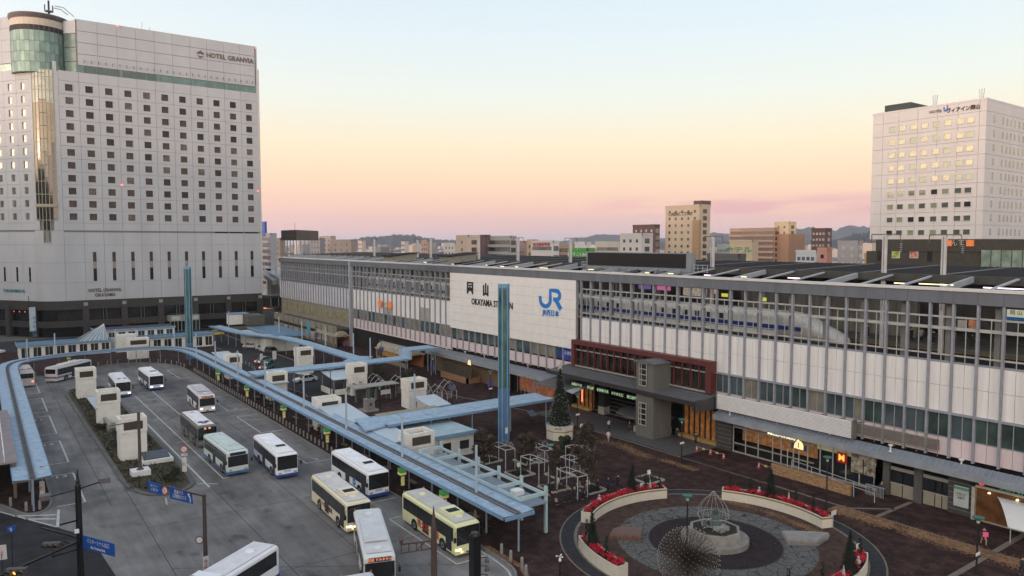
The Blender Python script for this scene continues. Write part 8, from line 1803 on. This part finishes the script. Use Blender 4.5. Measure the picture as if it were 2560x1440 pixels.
# spiky globe of light rods
gp_ = at(1720, 1478, PZ); e = empty('light_globe', (gp_.x, gp_.y, PZ), 'big spiky globe of brown rods with white bulbs at the tips', 'light sculpture'); c = MB(); d_ = MB(); zc = 2.75; n = 620
for k in range(n):
    z = 1 - 2 * (k + .5) / n; r_ = (1 - z * z) ** .5; a = k * 2.39996; v = Vector((r_ * math.cos(a), r_ * math.sin(a), z))
    if zc + v.z * 2.45 < .3: continue
    o_ = Vector((gp_.x, gp_.y, zc)); q = o_ + v * 2.42; m_ = o_ + v * .3; u = v.orthogonal().normalized() * .011; w = v.cross(u).normalized() * .011
    c.add([m_ + u, m_ - u * .5 + w, m_ - u * .5 - w, q + u, q - u * .5 + w, q - u * .5 - w], [(0, 1, 4, 3), (1, 2, 5, 4), (2, 0, 3, 5)])
    s_ = .032; d_.add([q + Vector((s_, 0, 0)), q + Vector((0, s_, 0)), q + Vector((-s_, 0, 0)), q + Vector((0, -s_, 0)), q + Vector((0, 0, s_)), q - Vector((0, 0, s_))], [(0, 1, 4), (1, 2, 4), (2, 3, 4), (3, 0, 4), (1, 0, 5), (2, 1, 5), (3, 2, 5), (0, 3, 5)])
tag(c.build('rods', M('rod_brown', (.050, .036, .024), .5), e), kind='stuff'); tag(d_.build('bulbs', M('bulb_tip', (.50, .47, .43), .3), e), kind='stuff'); c = MB(); c.lathe(gp_.x, gp_.y, [(.3, PZ), (.12, .5), (.12, zc)], 8); c.build('stem', DARKM, e)

# ================================================================== STREET FURNITURE
lampg = M('lamp_green', (.03, .14, .12), .4, .1, 2)
def street_lamp(top, label, z=5.7, banner=False, sign=False):
    p = at(top[0], top[1], z); e = empty('street_lamp', (p.x, p.y, PZ), label, 'street lamp', 'black street lamps with green dishes'); x, y = p.x, p.y
    c = MB(); c.lathe(x, y, [(.14, PZ), (.13, .9), (.08, 1.0), (.065, z - .5)], 8); c.build('pole', DARKM, e); c = MB(); c.lathe(x, y, [(.08, z - .5), (.13, z - .42), (.13, z - .22), (.05, z - .2)], 8); c.build('lamp_glass', M('lamp_glass', (.5, .5, .45), .3), e)
    c = MB(); c.lathe(x, y, [(.08, z - .28), (.42, z - .08), (.44, z), (.36, z + .02), (.02, z - .02)], 16); c.build('dish', lampg, e)
    if banner:
        for s_ in (-1, 1): c = MB(); c.box(x - .02, x + .02, y + s_ * .12, y + s_ * .55, z - 2.6, z - 1.5); c.box(x - .02, x + .03, y + min(s_ * .1, s_ * .58), y + max(s_ * .1, s_ * .58), z - 1.5, z - 1.47); c.build('banner', M('banner_violet', (.10, .10, .26), .7, .2, 2), e)
    if sign: c = MB(); c.box(x + .05, x + .09, y - .35, y + .35, z - 3.1, z - 2.85); c.build('name_plate', WHITE, e)
street_lamp((1375, 1112), 'green dished lamp among the wire frames'); street_lamp((1719, 1238), 'green dished lamp in front of the fountain'); street_lamp((2069, 1142), 'green dished lamp at the right end of the long planter arc'); street_lamp((2446, 1293), 'green dished lamp beside the person with the pink bag', sign=True); street_lamp((1705, 1048), 'green dished lamp before the shop tiles by the cones', sign=True); street_lamp((1444, 985), 'green dished lamp right of the decorated tree', sign=True)
street_lamp((1082, 893), 'lamp with violet banners before the brown brick wall', banner=True); street_lamp((1226, 928), 'lamp with violet banners left of the near blue pillar', banner=True, sign=True); street_lamp((953, 851), 'lamp with violet banners in front of the near stair house', banner=True); street_lamp((864, 838), 'lamp with lit globes and banners between the stair houses', banner=True); street_lamp((791, 818), 'lamp with violet banners by the far stair house', banner=True); street_lamp((949, 965), 'lamp with a green dish beside the notice wall'); street_lamp((826, 925), 'lamp with a dark dish at the left of the pale blue stair shelter')
# solar boards on poles
for px_, py_, lb in ((1131, 970, 'dark tilted solar board on a pole left of the near blue pillar'), (1330, 1033, 'dark tilted solar board on a pole beneath the walkway roof')):
    p = at(px_, py_, 3.6); e = empty('solar_board', (p.x, p.y, PZ), lb, 'solar board'); c = MB(); c.bar((p.x, p.y, PZ), (p.x, p.y, 3.6), .08); c.build('pole', DARKM, e); c = MB(); c.add([(p.x + .5, p.y - .6, 3.3), (p.x + .5, p.y + .6, 3.3), (p.x - .5, p.y + .6, 3.9), (p.x - .5, p.y - .6, 3.9), (p.x + .5, p.y - .6, 3.25), (p.x + .5, p.y + .6, 3.25), (p.x - .5, p.y + .6, 3.85), (p.x - .5, p.y - .6, 3.85)], [(0, 1, 2, 3), (7, 6, 5, 4), (0, 4, 5, 1), (1, 5, 6, 2), (2, 6, 7, 3), (3, 7, 4, 0)]); c.build('board', M('solar_cell', (.03, .035, .05)), e)
# cones with chain
corm = M('cone_red', (.50, .05, .03), .5, .1, 3)
for i, (px_, py_) in enumerate(((1742, 1127), (1776, 1136), (1809, 1147), (1897, 1170))):
    p = at(px_, py_, PZ); e = empty('traffic_cone', (p.x, p.y, PZ), 'red and white traffic cone, ' + ('first from the entrance', 'second from the entrance', 'third from the entrance', 'alone beside the brick parapet')[i], 'traffic cone', 'traffic cones before the burger shop')
    c = MB(); c.box(-.19, .19, -.19, .19, 0, .05); c.lathe(0, 0, [(.15, .05), (.04, .72)], 10); c.build('cone', corm, e, local=True)
    for z0 in (.25, .45): c = MB(); c.lathe(0, 0, [(.15 - .11 * (z0 - .05) / .67 + .006, z0), (.15 - .11 * (z0 + .05) / .67 + .006, z0 + .1)], 10); c.build('white_band', WHITE, e, local=True)
for a, b_ in (((1742, 1127), (1776, 1136)), ((1776, 1136), (1809, 1147)), ((1897, 1170), (1932, 1180))):
    p, q = at(*a, PZ), at(*b_, PZ); c = MB(); c.tube([tuple(p.lerp(q, t_ / 6) + Vector((0, 0, .62 - .12 * math.sin(PI * t_ / 6)))) for t_ in range(7)], .02, 4); m = p.lerp(q, .5); c.box(m.x - .2, m.x + .2, m.y - .01, m.y + .01, .35 + PZ, .6 + PZ); tag(c.build('chain_barrier', M('barrier_yellow', (.5, .42, .2), .6)), ('yellow barrier chain between the first two cones', 'yellow barrier chain between the second and third cone', 'yellow barrier chain from the lone cone to the brick parapet')[((1742, 1127), (1776, 1136), (1897, 1170)).index(a)], 'chain')
# bollards
bo_ = MB(); bo_.lathe(0, 0, [(.12, 0), (.12, .72), (.09, .8), (.02, .84)], 10); bom = bo_.mesh('bollard', M('bollard_stone', (.26, .25, .235), .8, .15, 3)); cnt = 0
kpts = resample([(-89, 36.5), (-166, 36.5)], 1.45) + resample(far_kerb[4:-3], 2.2)
for p in kpts:
    x, y = p.x, p.y
    if x < -167: x -= .6 if y > 12 else 0; y += .3 if y > 28 else 0
    o = inst('bollard', bom, None, (x, y, PZ)); tag(o, 'short grey stone bollard along the kerb of the bus loop', 'bollard', 'stone bollards lining the bus loop kerb')
for i, (px_, py_) in enumerate(((1254, 1385), (1277, 1402), (1305, 1420), (1315, 1440), (27, 1265), (66, 1277), (100, 1273))):
    p = at(px_, py_, PZ); tag(inst('bollard', bom, None, (p.x, p.y, PZ), scale=(1.15, 1.15, 1.15)), ('grey bollard nearest the loop canopy end', 'second bollard from the near canopy end', 'third bollard from the near canopy end', 'bollard cut by the bottom edge', 'left bollard on the tip of the left platform', 'middle bollard on the tip of the left platform', 'bollard right of the platform tip post')[i], 'bollard', 'bollards at the pavement corners')
for i in range(14): tag(inst('bollard', bom, None, (-150 - i * 2.6, 44.6 + (3.4 * math.sin(i * .25)), PZ)), 'short stone bollard round the island beside the taxi lane', 'bollard', 'bollards round the taxi lane island')
# lit stop pillars
sgn = M('stop_green', (.03, .13, .045), .5, .2, 6, emit=(.2, .75, .2), es=.15); sgy = M('stop_yellow', (.6, .55, .2), .5, .4, 6, emit=(.9, .8, .35), es=.15)
for i, (px_, py_) in enumerate(((545, 936), (617, 976), (709, 1023), (817, 1078), (1005, 1180), (1110, 1233), (172, 893))):
    p = atY(px_, py_, 36.7) if i < 6 else at(px_, py_, 2.6); e = empty('stop_sign', (p.x, p.y, PZ), 'lit green and yellow bus stop box, ' + ('first from the far curve', 'second from the far curve', 'third, beside the bay number', 'fourth, behind the waiting people', 'beside the bus with the round blue logo', 'over the yellow bus roof', 'under the far canopy curve')[i], 'bus stop', 'lit bus stop boxes')
    c = MB(); c.box(-.36, .36, -.36, .36, 2.35, 2.8); c.build('green_head', sgn, e, local=True); c = MB(); c.box(-.35, .35, -.35, .35, 2.1, 2.35); c.build('yellow_strip', sgy, e, local=True); c = MB(); c.box(-.12, .12, -.12, .12, 0, 2.1); c.build('post', DARKM, e, local=True); c = MB(); c.box(.13, .2, -.2, .2, .9, 1.9); c.build('timetable', sgy, e, local=True)
# benches and bins beneath the loop canopy
for i in range(14):
    x = -142 + i * 6.3; e = empty('waiting_bench', (x, 38.9, PZ), 'wooden box bench under the loop canopy', 'bench', 'benches beneath the loop canopy'); c = MB(); c.box(x - .8, x + .8, 38.6, 39.1, .5, .62); c.build('seat', M('bench_wood', (.19, .14, .085), .7, .2, 3), e); c = MB(); c.box(x - .6, x - .5, 38.65, 39.05, PZ, .5); c.box(x + .5, x + .6, 38.65, 39.05, PZ, .5); c.build('leg', DARKM, e)
c = MB()
for k in range(13): c.box(-146 + k * 6.3, -143.2 + k * 6.3, 41.2, 41.35, .3, 2.5)
tag(c.build('display_panels', M('display_beige', (.26, .23, .17), .7, .3, .8)), 'beige display panels standing behind the benches', 'display panels', kind='stuff')
# left platform shelter
ls_ = empty('left_shelter', (-100, -2, 0), 'pinkish flat roofed shelter with white rails at the left edge', 'shelter'); q = at(45, 1152, 4.2)
c = MB(); c.box(q.x - 30, q.x, q.y - 12, q.y - .1, 4.0, 4.2); c.build('roof', M('shelter_pink_roof', (.27, .23, .23), .8, .1, 1), ls_); c = MB()
for k in range(8): c.bar((q.x - 28 + k * 4, q.y - 1.2, 4.2), (q.x - 28 + k * 4, q.y - 1.2, 5.1), .07)
for z in (4.6, 5.1): c.bar((q.x - 30, q.y - 1.2, z), (q.x - .5, q.y - 1.2, z), .06)
c.build('railing', WHITE, ls_); c = MB(); c.box(q.x - .5, q.x - .2, q.y - .5, q.y - .2, PZ, 4.0); c.box(q.x - 20, q.x - 1, q.y - 10, q.y - 9.8, PZ, 4.0); c.build('support', M('support_brown', (.15, .12, .09), .8), ls_)

# traffic signs
sw_ = M('sign_white_face', (.62, .62, .60), .5, .03, 3); sr = M('sign_red', (.45, .03, .03), .5); sbl = M('sign_board_blue', (.015, .085, .36), .4, .06, 2)
YD = Vector((.886, .463, 0)).normalized(); FN = Vector((.463, -.886, 0))
def disc(e, c0, r, n_, name_='disc', mt=None, off=0.0):
    u = Vector((-n_.y, n_.x, 0)).normalized(); c = MB(); m = 18; vs = [c0 + n_ * (off + d) + u * (r * math.cos(2 * PI * k / m)) + Vector((0, 0, r * math.sin(2 * PI * k / m))) for d in (0, .02) for k in range(m)]
    c.add(vs, [tuple(range(m - 1, -1, -1)), tuple(range(m, 2 * m))] + [(k, (k + 1) % m, m + (k + 1) % m, m + k) for k in range(m)]); return c.build(name_, mt, e)
def no_entry(e, c0, r, n_):
    disc(e, c0, r, n_, 'red_rim', sr); disc(e, c0, r * .78, n_, 'white_face', sw_, .022); u = Vector((-n_.y, n_.x, 0)).normalized(); c = MB(); a = c0 + n_ * .055; c.bar(a - u * r * .55 + Vector((0, 0, r * .55)), a + u * r * .55 - Vector((0, 0, r * .55)), r * .14, .02); c.build('red_slash', sr, e)
for px_, py_, zz, lb in ((460, 1123, 3.0, 'round red slashed sign with white plates on a post at the island kerb'), (104, 1175, 3.2, 'round red slashed sign at the end of the left canopy')):
    p = at(px_, py_, zz); e = empty('prohibition_sign', (p.x, p.y, PZ), lb, 'road sign'); n_ = Vector((.9, -.43, 0)).normalized(); no_entry(e, p, .42, n_)
    c = MB(); c.bar((p.x - .06, p.y + .03, .1), (p.x - .06, p.y + .03, zz + .3), .06); c.build('post', STEEL, e); c = MB(); u = Vector((-n_.y, n_.x, 0)); a = p + n_ * .03
    def plate(w, z0, z1, nm='plate'):
        m_ = MB(); q0, q1 = a - u * w, a + u * w; m_.add([(q0.x, q0.y, z0), (q1.x, q1.y, z0), (q1.x, q1.y, z1), (q0.x, q0.y, z1)], [(0, 1, 2, 3)]); return m_.build(nm, sw_, e)
    plate(.36, zz - .8, zz - .5); plate(.26, .3, 2.0); text('sign_lettering', '進入\n禁止', .24, sr, e, tuple(a + n_ * .02 + Vector((0, 0, 1.2 - zz))), tuple(u), depth=.005); text('sign_lettering', 'バス専用', .15, ink, e, tuple(a + n_ * .02 + Vector((0, 0, -.65))), tuple(u), depth=.005)
# mast with the blue direction boards
e = empty('direction_sign', (0, 0, 0), 'brown mast whose arm carries two blue direction boards and a round prohibition sign', 'direction sign')
ph_ = atD(510, 1240, 60); c = MB(); c.lathe(ph_.x, ph_.y, [(.2, 0), (.16, 3), (.14, ph_.z), (.17, ph_.z + .05), (.17, ph_.z + .12), (0, ph_.z + .14)], 10); c.build('mast', M('mast_brown', (.060, .042, .042), .5), e)
def onY(px_, py_, base, dirv=YD):   # point on the vertical plane through base along dirv
    n_ = Vector((-dirv.y, dirv.x, 0)); d = ray(px_, py_); t_ = n_.dot(Vector((base.x, base.y, 0))) / n_.dot(Vector((d.x, d.y, 0))); return Vector((d.x * t_, d.y * t_, H + d.z * t_))
def board(e, quad, base, mat, off=.0, nm='board'):
    P_ = [onY(*q, base) + FN * off for q in quad]; Q_ = [p - FN * .06 for p in P_]; c = MB(); c.add(P_ + Q_, [(0, 1, 2, 3), (7, 6, 5, 4), (0, 4, 5, 1), (1, 5, 6, 2), (2, 6, 7, 3), (3, 7, 4, 0)]); return c.build(nm, mat, e), P_
b1_, P1 = board(e, ((369, 1202), (402, 1212), (404, 1239), (371, 1228)), ph_, sbl); b2_, P2 = board(e, ((423, 1216), (479, 1232), (481, 1260), (425, 1246)), ph_, sbl)
a = onY(370, 1208, ph_) - FN * .12; c = MB(); c.bar(a, ph_ - FN * .0, .12); c.build('arm', M('mast_brown', (.06, .042, .042)), e)
no_entry(e, onY(414, 1226, ph_) + FN * .05, .36, FN)
q = onY(416, 1252, ph_) + FN * .02; c = MB(); c.box(q.x - .3, q.x + .3, q.y - .02, q.y + .02, q.z - .25, q.z + .2); c.build('white_plate', sw_, e)
m_ = (P2[0] + P2[2]) / 2; text('sign_lettering', '路線バス  \n定期観光バス', .38, sw_, e, tuple(m_ + FN * .03 - YD * .12), tuple(YD), up=(0, 0, 1), depth=.006, sx=.72)
m_ = (P1[0] + P1[2]) / 2; text('sign_lettering', 'タクシー\n←地下P', .33, sw_, e, tuple(m_ + FN * .03), tuple(YD), depth=.006, sx=.8)
m_ = P2[1] * .5 + P2[2] * .5 - YD * .22; c = MB(); c.add([m_ + FN * .03 + YD * a_ + Vector((0, 0, z_)) for a_, z_ in ((.1, -.35), (.0, -.35), (-.02, .0), (-.14, .18), (-.2, .08), (-.22, .38), (.0, .34), (-.06, .26), (.08, .05))], [tuple(range(9))]); c.build('white_arrow', sw_, e)
q = onY(499, 1350, ph_) ; disc(e, q, .33, Vector((.85, -.52, 0)).normalized(), 'round_sign_back', M('mast_brown', (.06, .042, .042))); disc(e, q, .25, Vector((.85, -.52, 0)).normalized(), 'white_face', sw_, .022)
q = onY(517, 1411, ph_) + Vector((.2, -.12, 0)); c = MB(); c.box(q.x, q.x + .02, q.y - .22, q.y + .22, q.z - .9, q.z + .8); pl_ = c.build('white_plate', sw_, e); text('sign_lettering', '進\n入\n禁\n止', .28, sr, pl_, (q.x + .04, q.y, q.z - .05), (0, 1, 0), depth=.004)
# black signal mast
e = empty('signal_mast', (0, 0, 0), 'black traffic signal mast with finial, lamps on long arms and a blue bus exit sign', 'signal mast'); ps_ = atD(194, 1200, 58); bk = M('mast_black', (.010, .010, .012), .4, .1, 2)
zt = ps_.z + .4; c = MB(); c.lathe(ps_.x, ps_.y, [(.26, 0), (.24, 3), (.21, zt - .9), (.23, zt - .85), (.17, zt - .7), (.1, zt - .65), (.2, zt - .5), (.1, zt - .3), (.02, zt + .5)], 12); c.build('mast', bk, e)
for tgt, sz, nm_ in (((262, 1201), .45, 'right'), ((112, 1245), .5, 'left')):
    q = atD(*tgt, 58 if nm_ == 'right' else 57); s0 = atD(198, 1222, 58); c = MB(); c.bar(s0, q, .09); c.build('lamp_arm', bk, e); c = MB(); c.box(q.x - .35, q.x + .35, q.y - .35, q.y + .35, q.z - .12, q.z + .25); c.build('lamp_head', M('lamp_head_mauve', (.13, .11, .12), .5), e)
s0 = atD(200, 1352, 58); s1 = atD(0, 1440, 52); c = MB(); c.bar(s0, s1, .15); c.bar(atD(200, 1371, 58), atD(130, 1392, 56), .1); c.bar(atD(131, 1392, 56), atD(131, 1372, 56), .1); c.bar(atD(200, 1345, 58), atD(105, 1320, 60), .11); c.bar(atD(200, 1365, 58), atD(152, 1350, 59), .08); c.bar(atD(158, 1340, 59), atD(158, 1362, 58), .09); c.bar(atD(195, 1300, 58), atD(150, 1312, 58), .12); c.build('truss_arm', bk, e)
_, P_ = board(e, ((206, 1338), (285, 1360), (286, 1392), (207, 1370)), ps_, sbl); m_ = (P_[0] + P_[2]) / 2
text('sign_lettering', 'バスターミナル出口', .40, sw_, e, tuple(m_ + FN * .03 + Vector((0, 0, .17))), tuple(YD), depth=.006, sx=.76); text('sign_lettering', 'Bus Terminal Exit', .27, sw_, e, tuple(m_ + FN * .03 + Vector((0, 0, -.27))), tuple(YD), depth=.006, sx=.9, bold=.006)
c = MB(); q = atD(192, 1329, 57.6); c.box(q.x - .15, q.x + .15, q.y - .15, q.y + .15, q.z - .1, q.z + .15); c.build('sensor_box', WHITE, e)
def signal_head(px_, py_, dep, label, lit=None):
    q = atD(px_, py_, dep); e = empty('traffic_signal', tuple(q), label, 'traffic signal'); e.rotation_euler = (0, 0, math.radians(-30)); gm2 = M('signal_grey_brown', (.085, .07, .062), .5)
    c = MB(); c.box(-.2, .2, -.65, .65, -.22, .22); c.build('housing', gm2, e, local=True)
    for k in (-1, 0, 1):
        m_ = MB(); n = 10; vs = [(x_, k * .41 + .18 * math.cos(a_), .18 * math.sin(a_)) for x_ in (.2, .5) for a_ in [-.3 + (PI + .6) * j / n for j in range(n + 1)]]; m_.add(vs, [(j, j + 1, n + 2 + j, n + 1 + j) for j in range(n)]); m_.build('visor', gm2, e, local=True)
        m_ = MB(); m_.add([(.21, k * .41 + .15 * math.cos(a_), .15 * math.sin(a_)) for a_ in [2 * PI * j / 12 for j in range(12)]], [tuple(range(12))]); m_.build('lens', M('lens_amber_lit', (1, .4, .05), .4, emit=(1, .33, .04), es=4) if lit == k else M('lens_dark', (.03, .03, .03), .2), e, local=True)
    return e
signal_head(130, 1363, 57, 'grey traffic signal head hung under the truss arm'); signal_head(42, 1428, 51, 'nearer traffic signal head with its amber light on, at the lower left corner', 0)
# small one-way sign and board at the left edge
q = atD(28, 1324, 56); e = empty('arrow_sign', (q.x, q.y, 0), 'small blue sign with a white arrow at the left edge', 'road sign'); _, P_ = board(e, ((16, 1318), (39, 1314), (39, 1328), (17, 1332)), q, sbl); m_ = (P_[0] + P_[2]) / 2; text('white_arrow', '→', .5, sw_, e, tuple(m_ + FN * .03), tuple(YD), depth=.006, bold=.02); c = MB(); c.bar((q.x, q.y, 0), (q.x, q.y, q.z - .3), .06); c.build('post', DARKM, e)
q = atD(4, 1385, 54); e = empty('notice_sign', (q.x, q.y, 0), 'white notice board cut by the left edge', 'notice board'); _, P_ = board(e, ((-12, 1365), (13, 1362), (16, 1398), (-10, 1402)), q, sw_); c = MB(); c.bar((q.x, q.y, 0), (q.x, q.y, q.z), .06); c.build('post', DARKM, e); text('sign_lettering', '止', .4, sr, e, tuple((P_[0] + P_[2]) / 2 + FN * .03 + YD * .2), tuple(YD), depth=.005)
# brown spire mast, bell mast, wind gauge
q = atD(1084, 1268, 52); e = empty('spire_mast', (q.x, q.y, 0), 'brown pointed mast with a bracket arm in front of the yellow bus', 'mast'); mb_ = M('mast_rust', (.085, .058, .052), .5, .1, 2)
c = MB(); c.lathe(q.x, q.y, [(.3, 0), (.24, 3), (.2, q.z - 1.5), (.17, q.z - 1.3), (.02, q.z + .1)], 12); c.build('mast', mb_, e); c = MB(); a0 = atD(1078, 1352, 52); a1 = atD(1003, 1361, 50.5); b0 = atD(1078, 1371, 52); b1 = atD(1003, 1383, 50.5); c.bar(a0, a1, .1); c.bar(b0, b1, .08)
for t_ in (0, .33, .5, .75, 1): c.bar(a0.lerp(a1, t_), b0.lerp(b1, t_), .06)
c.bar(a0.lerp(a1, .2), b0.lerp(b1, .5), .06); c.build('bracket_arm', mb_, e); c = MB(); s_ = atD(1003, 1345, 50.5); c.tube([tuple(a1), tuple(a1.lerp(s_, .5)), tuple(s_)], .12, 6, .18); c.tube([tuple(s_), tuple(s_ + Vector((.3, -.2, .15)))], .16, 8, .2); c.build('spotlight', mb_, e)
q = atD(1187, 1338, 44); e = empty('bell_mast', (q.x, q.y, 0), 'thick black mast with small bells on side pegs at the bottom', 'mast'); c = MB(); c.prism([(q.x - .26, q.y - .26), (q.x + .26, q.y - .26), (q.x + .26, q.y + .26), (q.x - .26, q.y + .26)], 0, q.z); c.lathe(q.x, q.y, [(.3, q.z), (.24, q.z + .16), (0, q.z + .2)], 8); c.build('mast', bk, e)
for k in range(5):
    h_ = q.z - 1.35 - k * .52; r0 = Vector((q.x, q.y, h_)) + rt * .3; r1 = r0 + rt * .42; c = MB(); c.bar(r0, r1, .05); c.lathe(r1.x, r1.y, [(.14, h_ - .3), (.11, h_ - .15), (.06, h_ - .03), (0, h_)], 10); c.build('bell', M('bell_pewter', (.10, .10, .11), .35, metal=.6), e)
q = atD(1400, 1390, 48); e = empty('wind_gauge', (q.x, q.y, 0), 'thin dark pole with a white cup wind gauge on top', 'wind gauge'); c = MB(); c.bar((q.x, q.y, 0), (q.x, q.y, q.z - .35), .09); c.build('pole', DARKM, e); c = MB(); c.lathe(q.x, q.y, [(.09, q.z - .35), (.09, q.z - .2), (.04, q.z - .15), (.04, q.z)], 8)
for a_ in (0, 2.1, 4.2): c.bar((q.x, q.y, q.z), (q.x + .2 * math.cos(a_), q.y + .2 * math.sin(a_), q.z), .02); c.lathe(q.x + .22 * math.cos(a_), q.y + .22 * math.sin(a_), [(.02, q.z - .05), (.07, q.z), (.02, q.z + .05)], 8)
c.build('gauge', WHITE, e)
# white boards at the planters, white sign by the tree tub, banner by the hotel, fingerposts
for px_, py_, w, h_, lb in ((2084, 1282, .8, .45, 'white notice plate at the right end of the long planter arc'), (2144, 1366, .5, .5, 'white notice plate on a stand beside the lower right planter'), (1453, 1066, .5, .75, 'white signboard beside the decorated tree tub'), (686, 888, .9, 1.9, 'white stop list board at the taxi canopy'), (881, 897, .9, 1.3, 'white and red timetable board under the walkway roof'), (653, 893, .6, 1.6, 'white stop board on the taxi island')):
    p = at(px_, py_, 1.6); e = empty('notice_plate', (p.x, p.y, PZ), lb, 'notice board'); c = MB(); c.box(p.x, p.x + .05, p.y - w / 2, p.y + w / 2, 1.6 - h_ / 2, 1.6 + h_ / 2); b_ = c.build('plate', sw_, e); c = MB(); c.bar((p.x - .04, p.y, PZ), (p.x - .04, p.y, 1.6), .05); c.build('post', STEEL, e)
    if h_ > 1: text('sign_print', 'のりば\n1 2\n3 4', .24, sr, b_, (p.x + .07, p.y, 1.65), (0, 1, 0), depth=.004)
p = atX(81, 768, -236); e = empty('street_banner', (p.x, p.y, 0), 'tall white and blue banner hanging on a pole before the dark hotel base', 'banner'); q = atX(83, 828, -236); c = MB(); c.box(-236, -235.9, atX(73, 790, -236).y, atX(89, 790, -236).y, q.z, p.z); bn = c.build('cloth', M('banner_pale', (.42, .50, .55), .7, .1, 1), e); c = MB(); c.bar((-236.1, p.y - .8, 0), (-236.1, p.y - .8, p.z + 3), .16); c.build('pole', DARKM, e)
for k in range(5): text('banner_print', '桃太郎大通'[k], 1.0, M('banner_ink', (.06, .20, .30), .6), bn, (-235.85, p.y + .35, p.z - 3.0 - k * 1.15), (0, 1, 0), depth=.01)
c = MB(); q = at(2197, 1236, PZ); e = empty('motorbike', (q.x - .6, q.y + .3, PZ), 'dark motor scooter parked by the food posters', 'motorbike'); c.box(-.7, .5, -.14, .14, .45, .8); c.tube([(.5, 0, .6), (.75, 0, 1.05), (.65, 0, 1.15)], .06, 6); c.build('body', DARKM, e, local=True)
for x in (-.6, .75): w_ = bpy.data.objects.new('wheel', WH['w'][0]); COL.objects.link(w_); w_.parent = e; w_.location = (x, 0, .28); w_.scale = (.55, .5, .55)
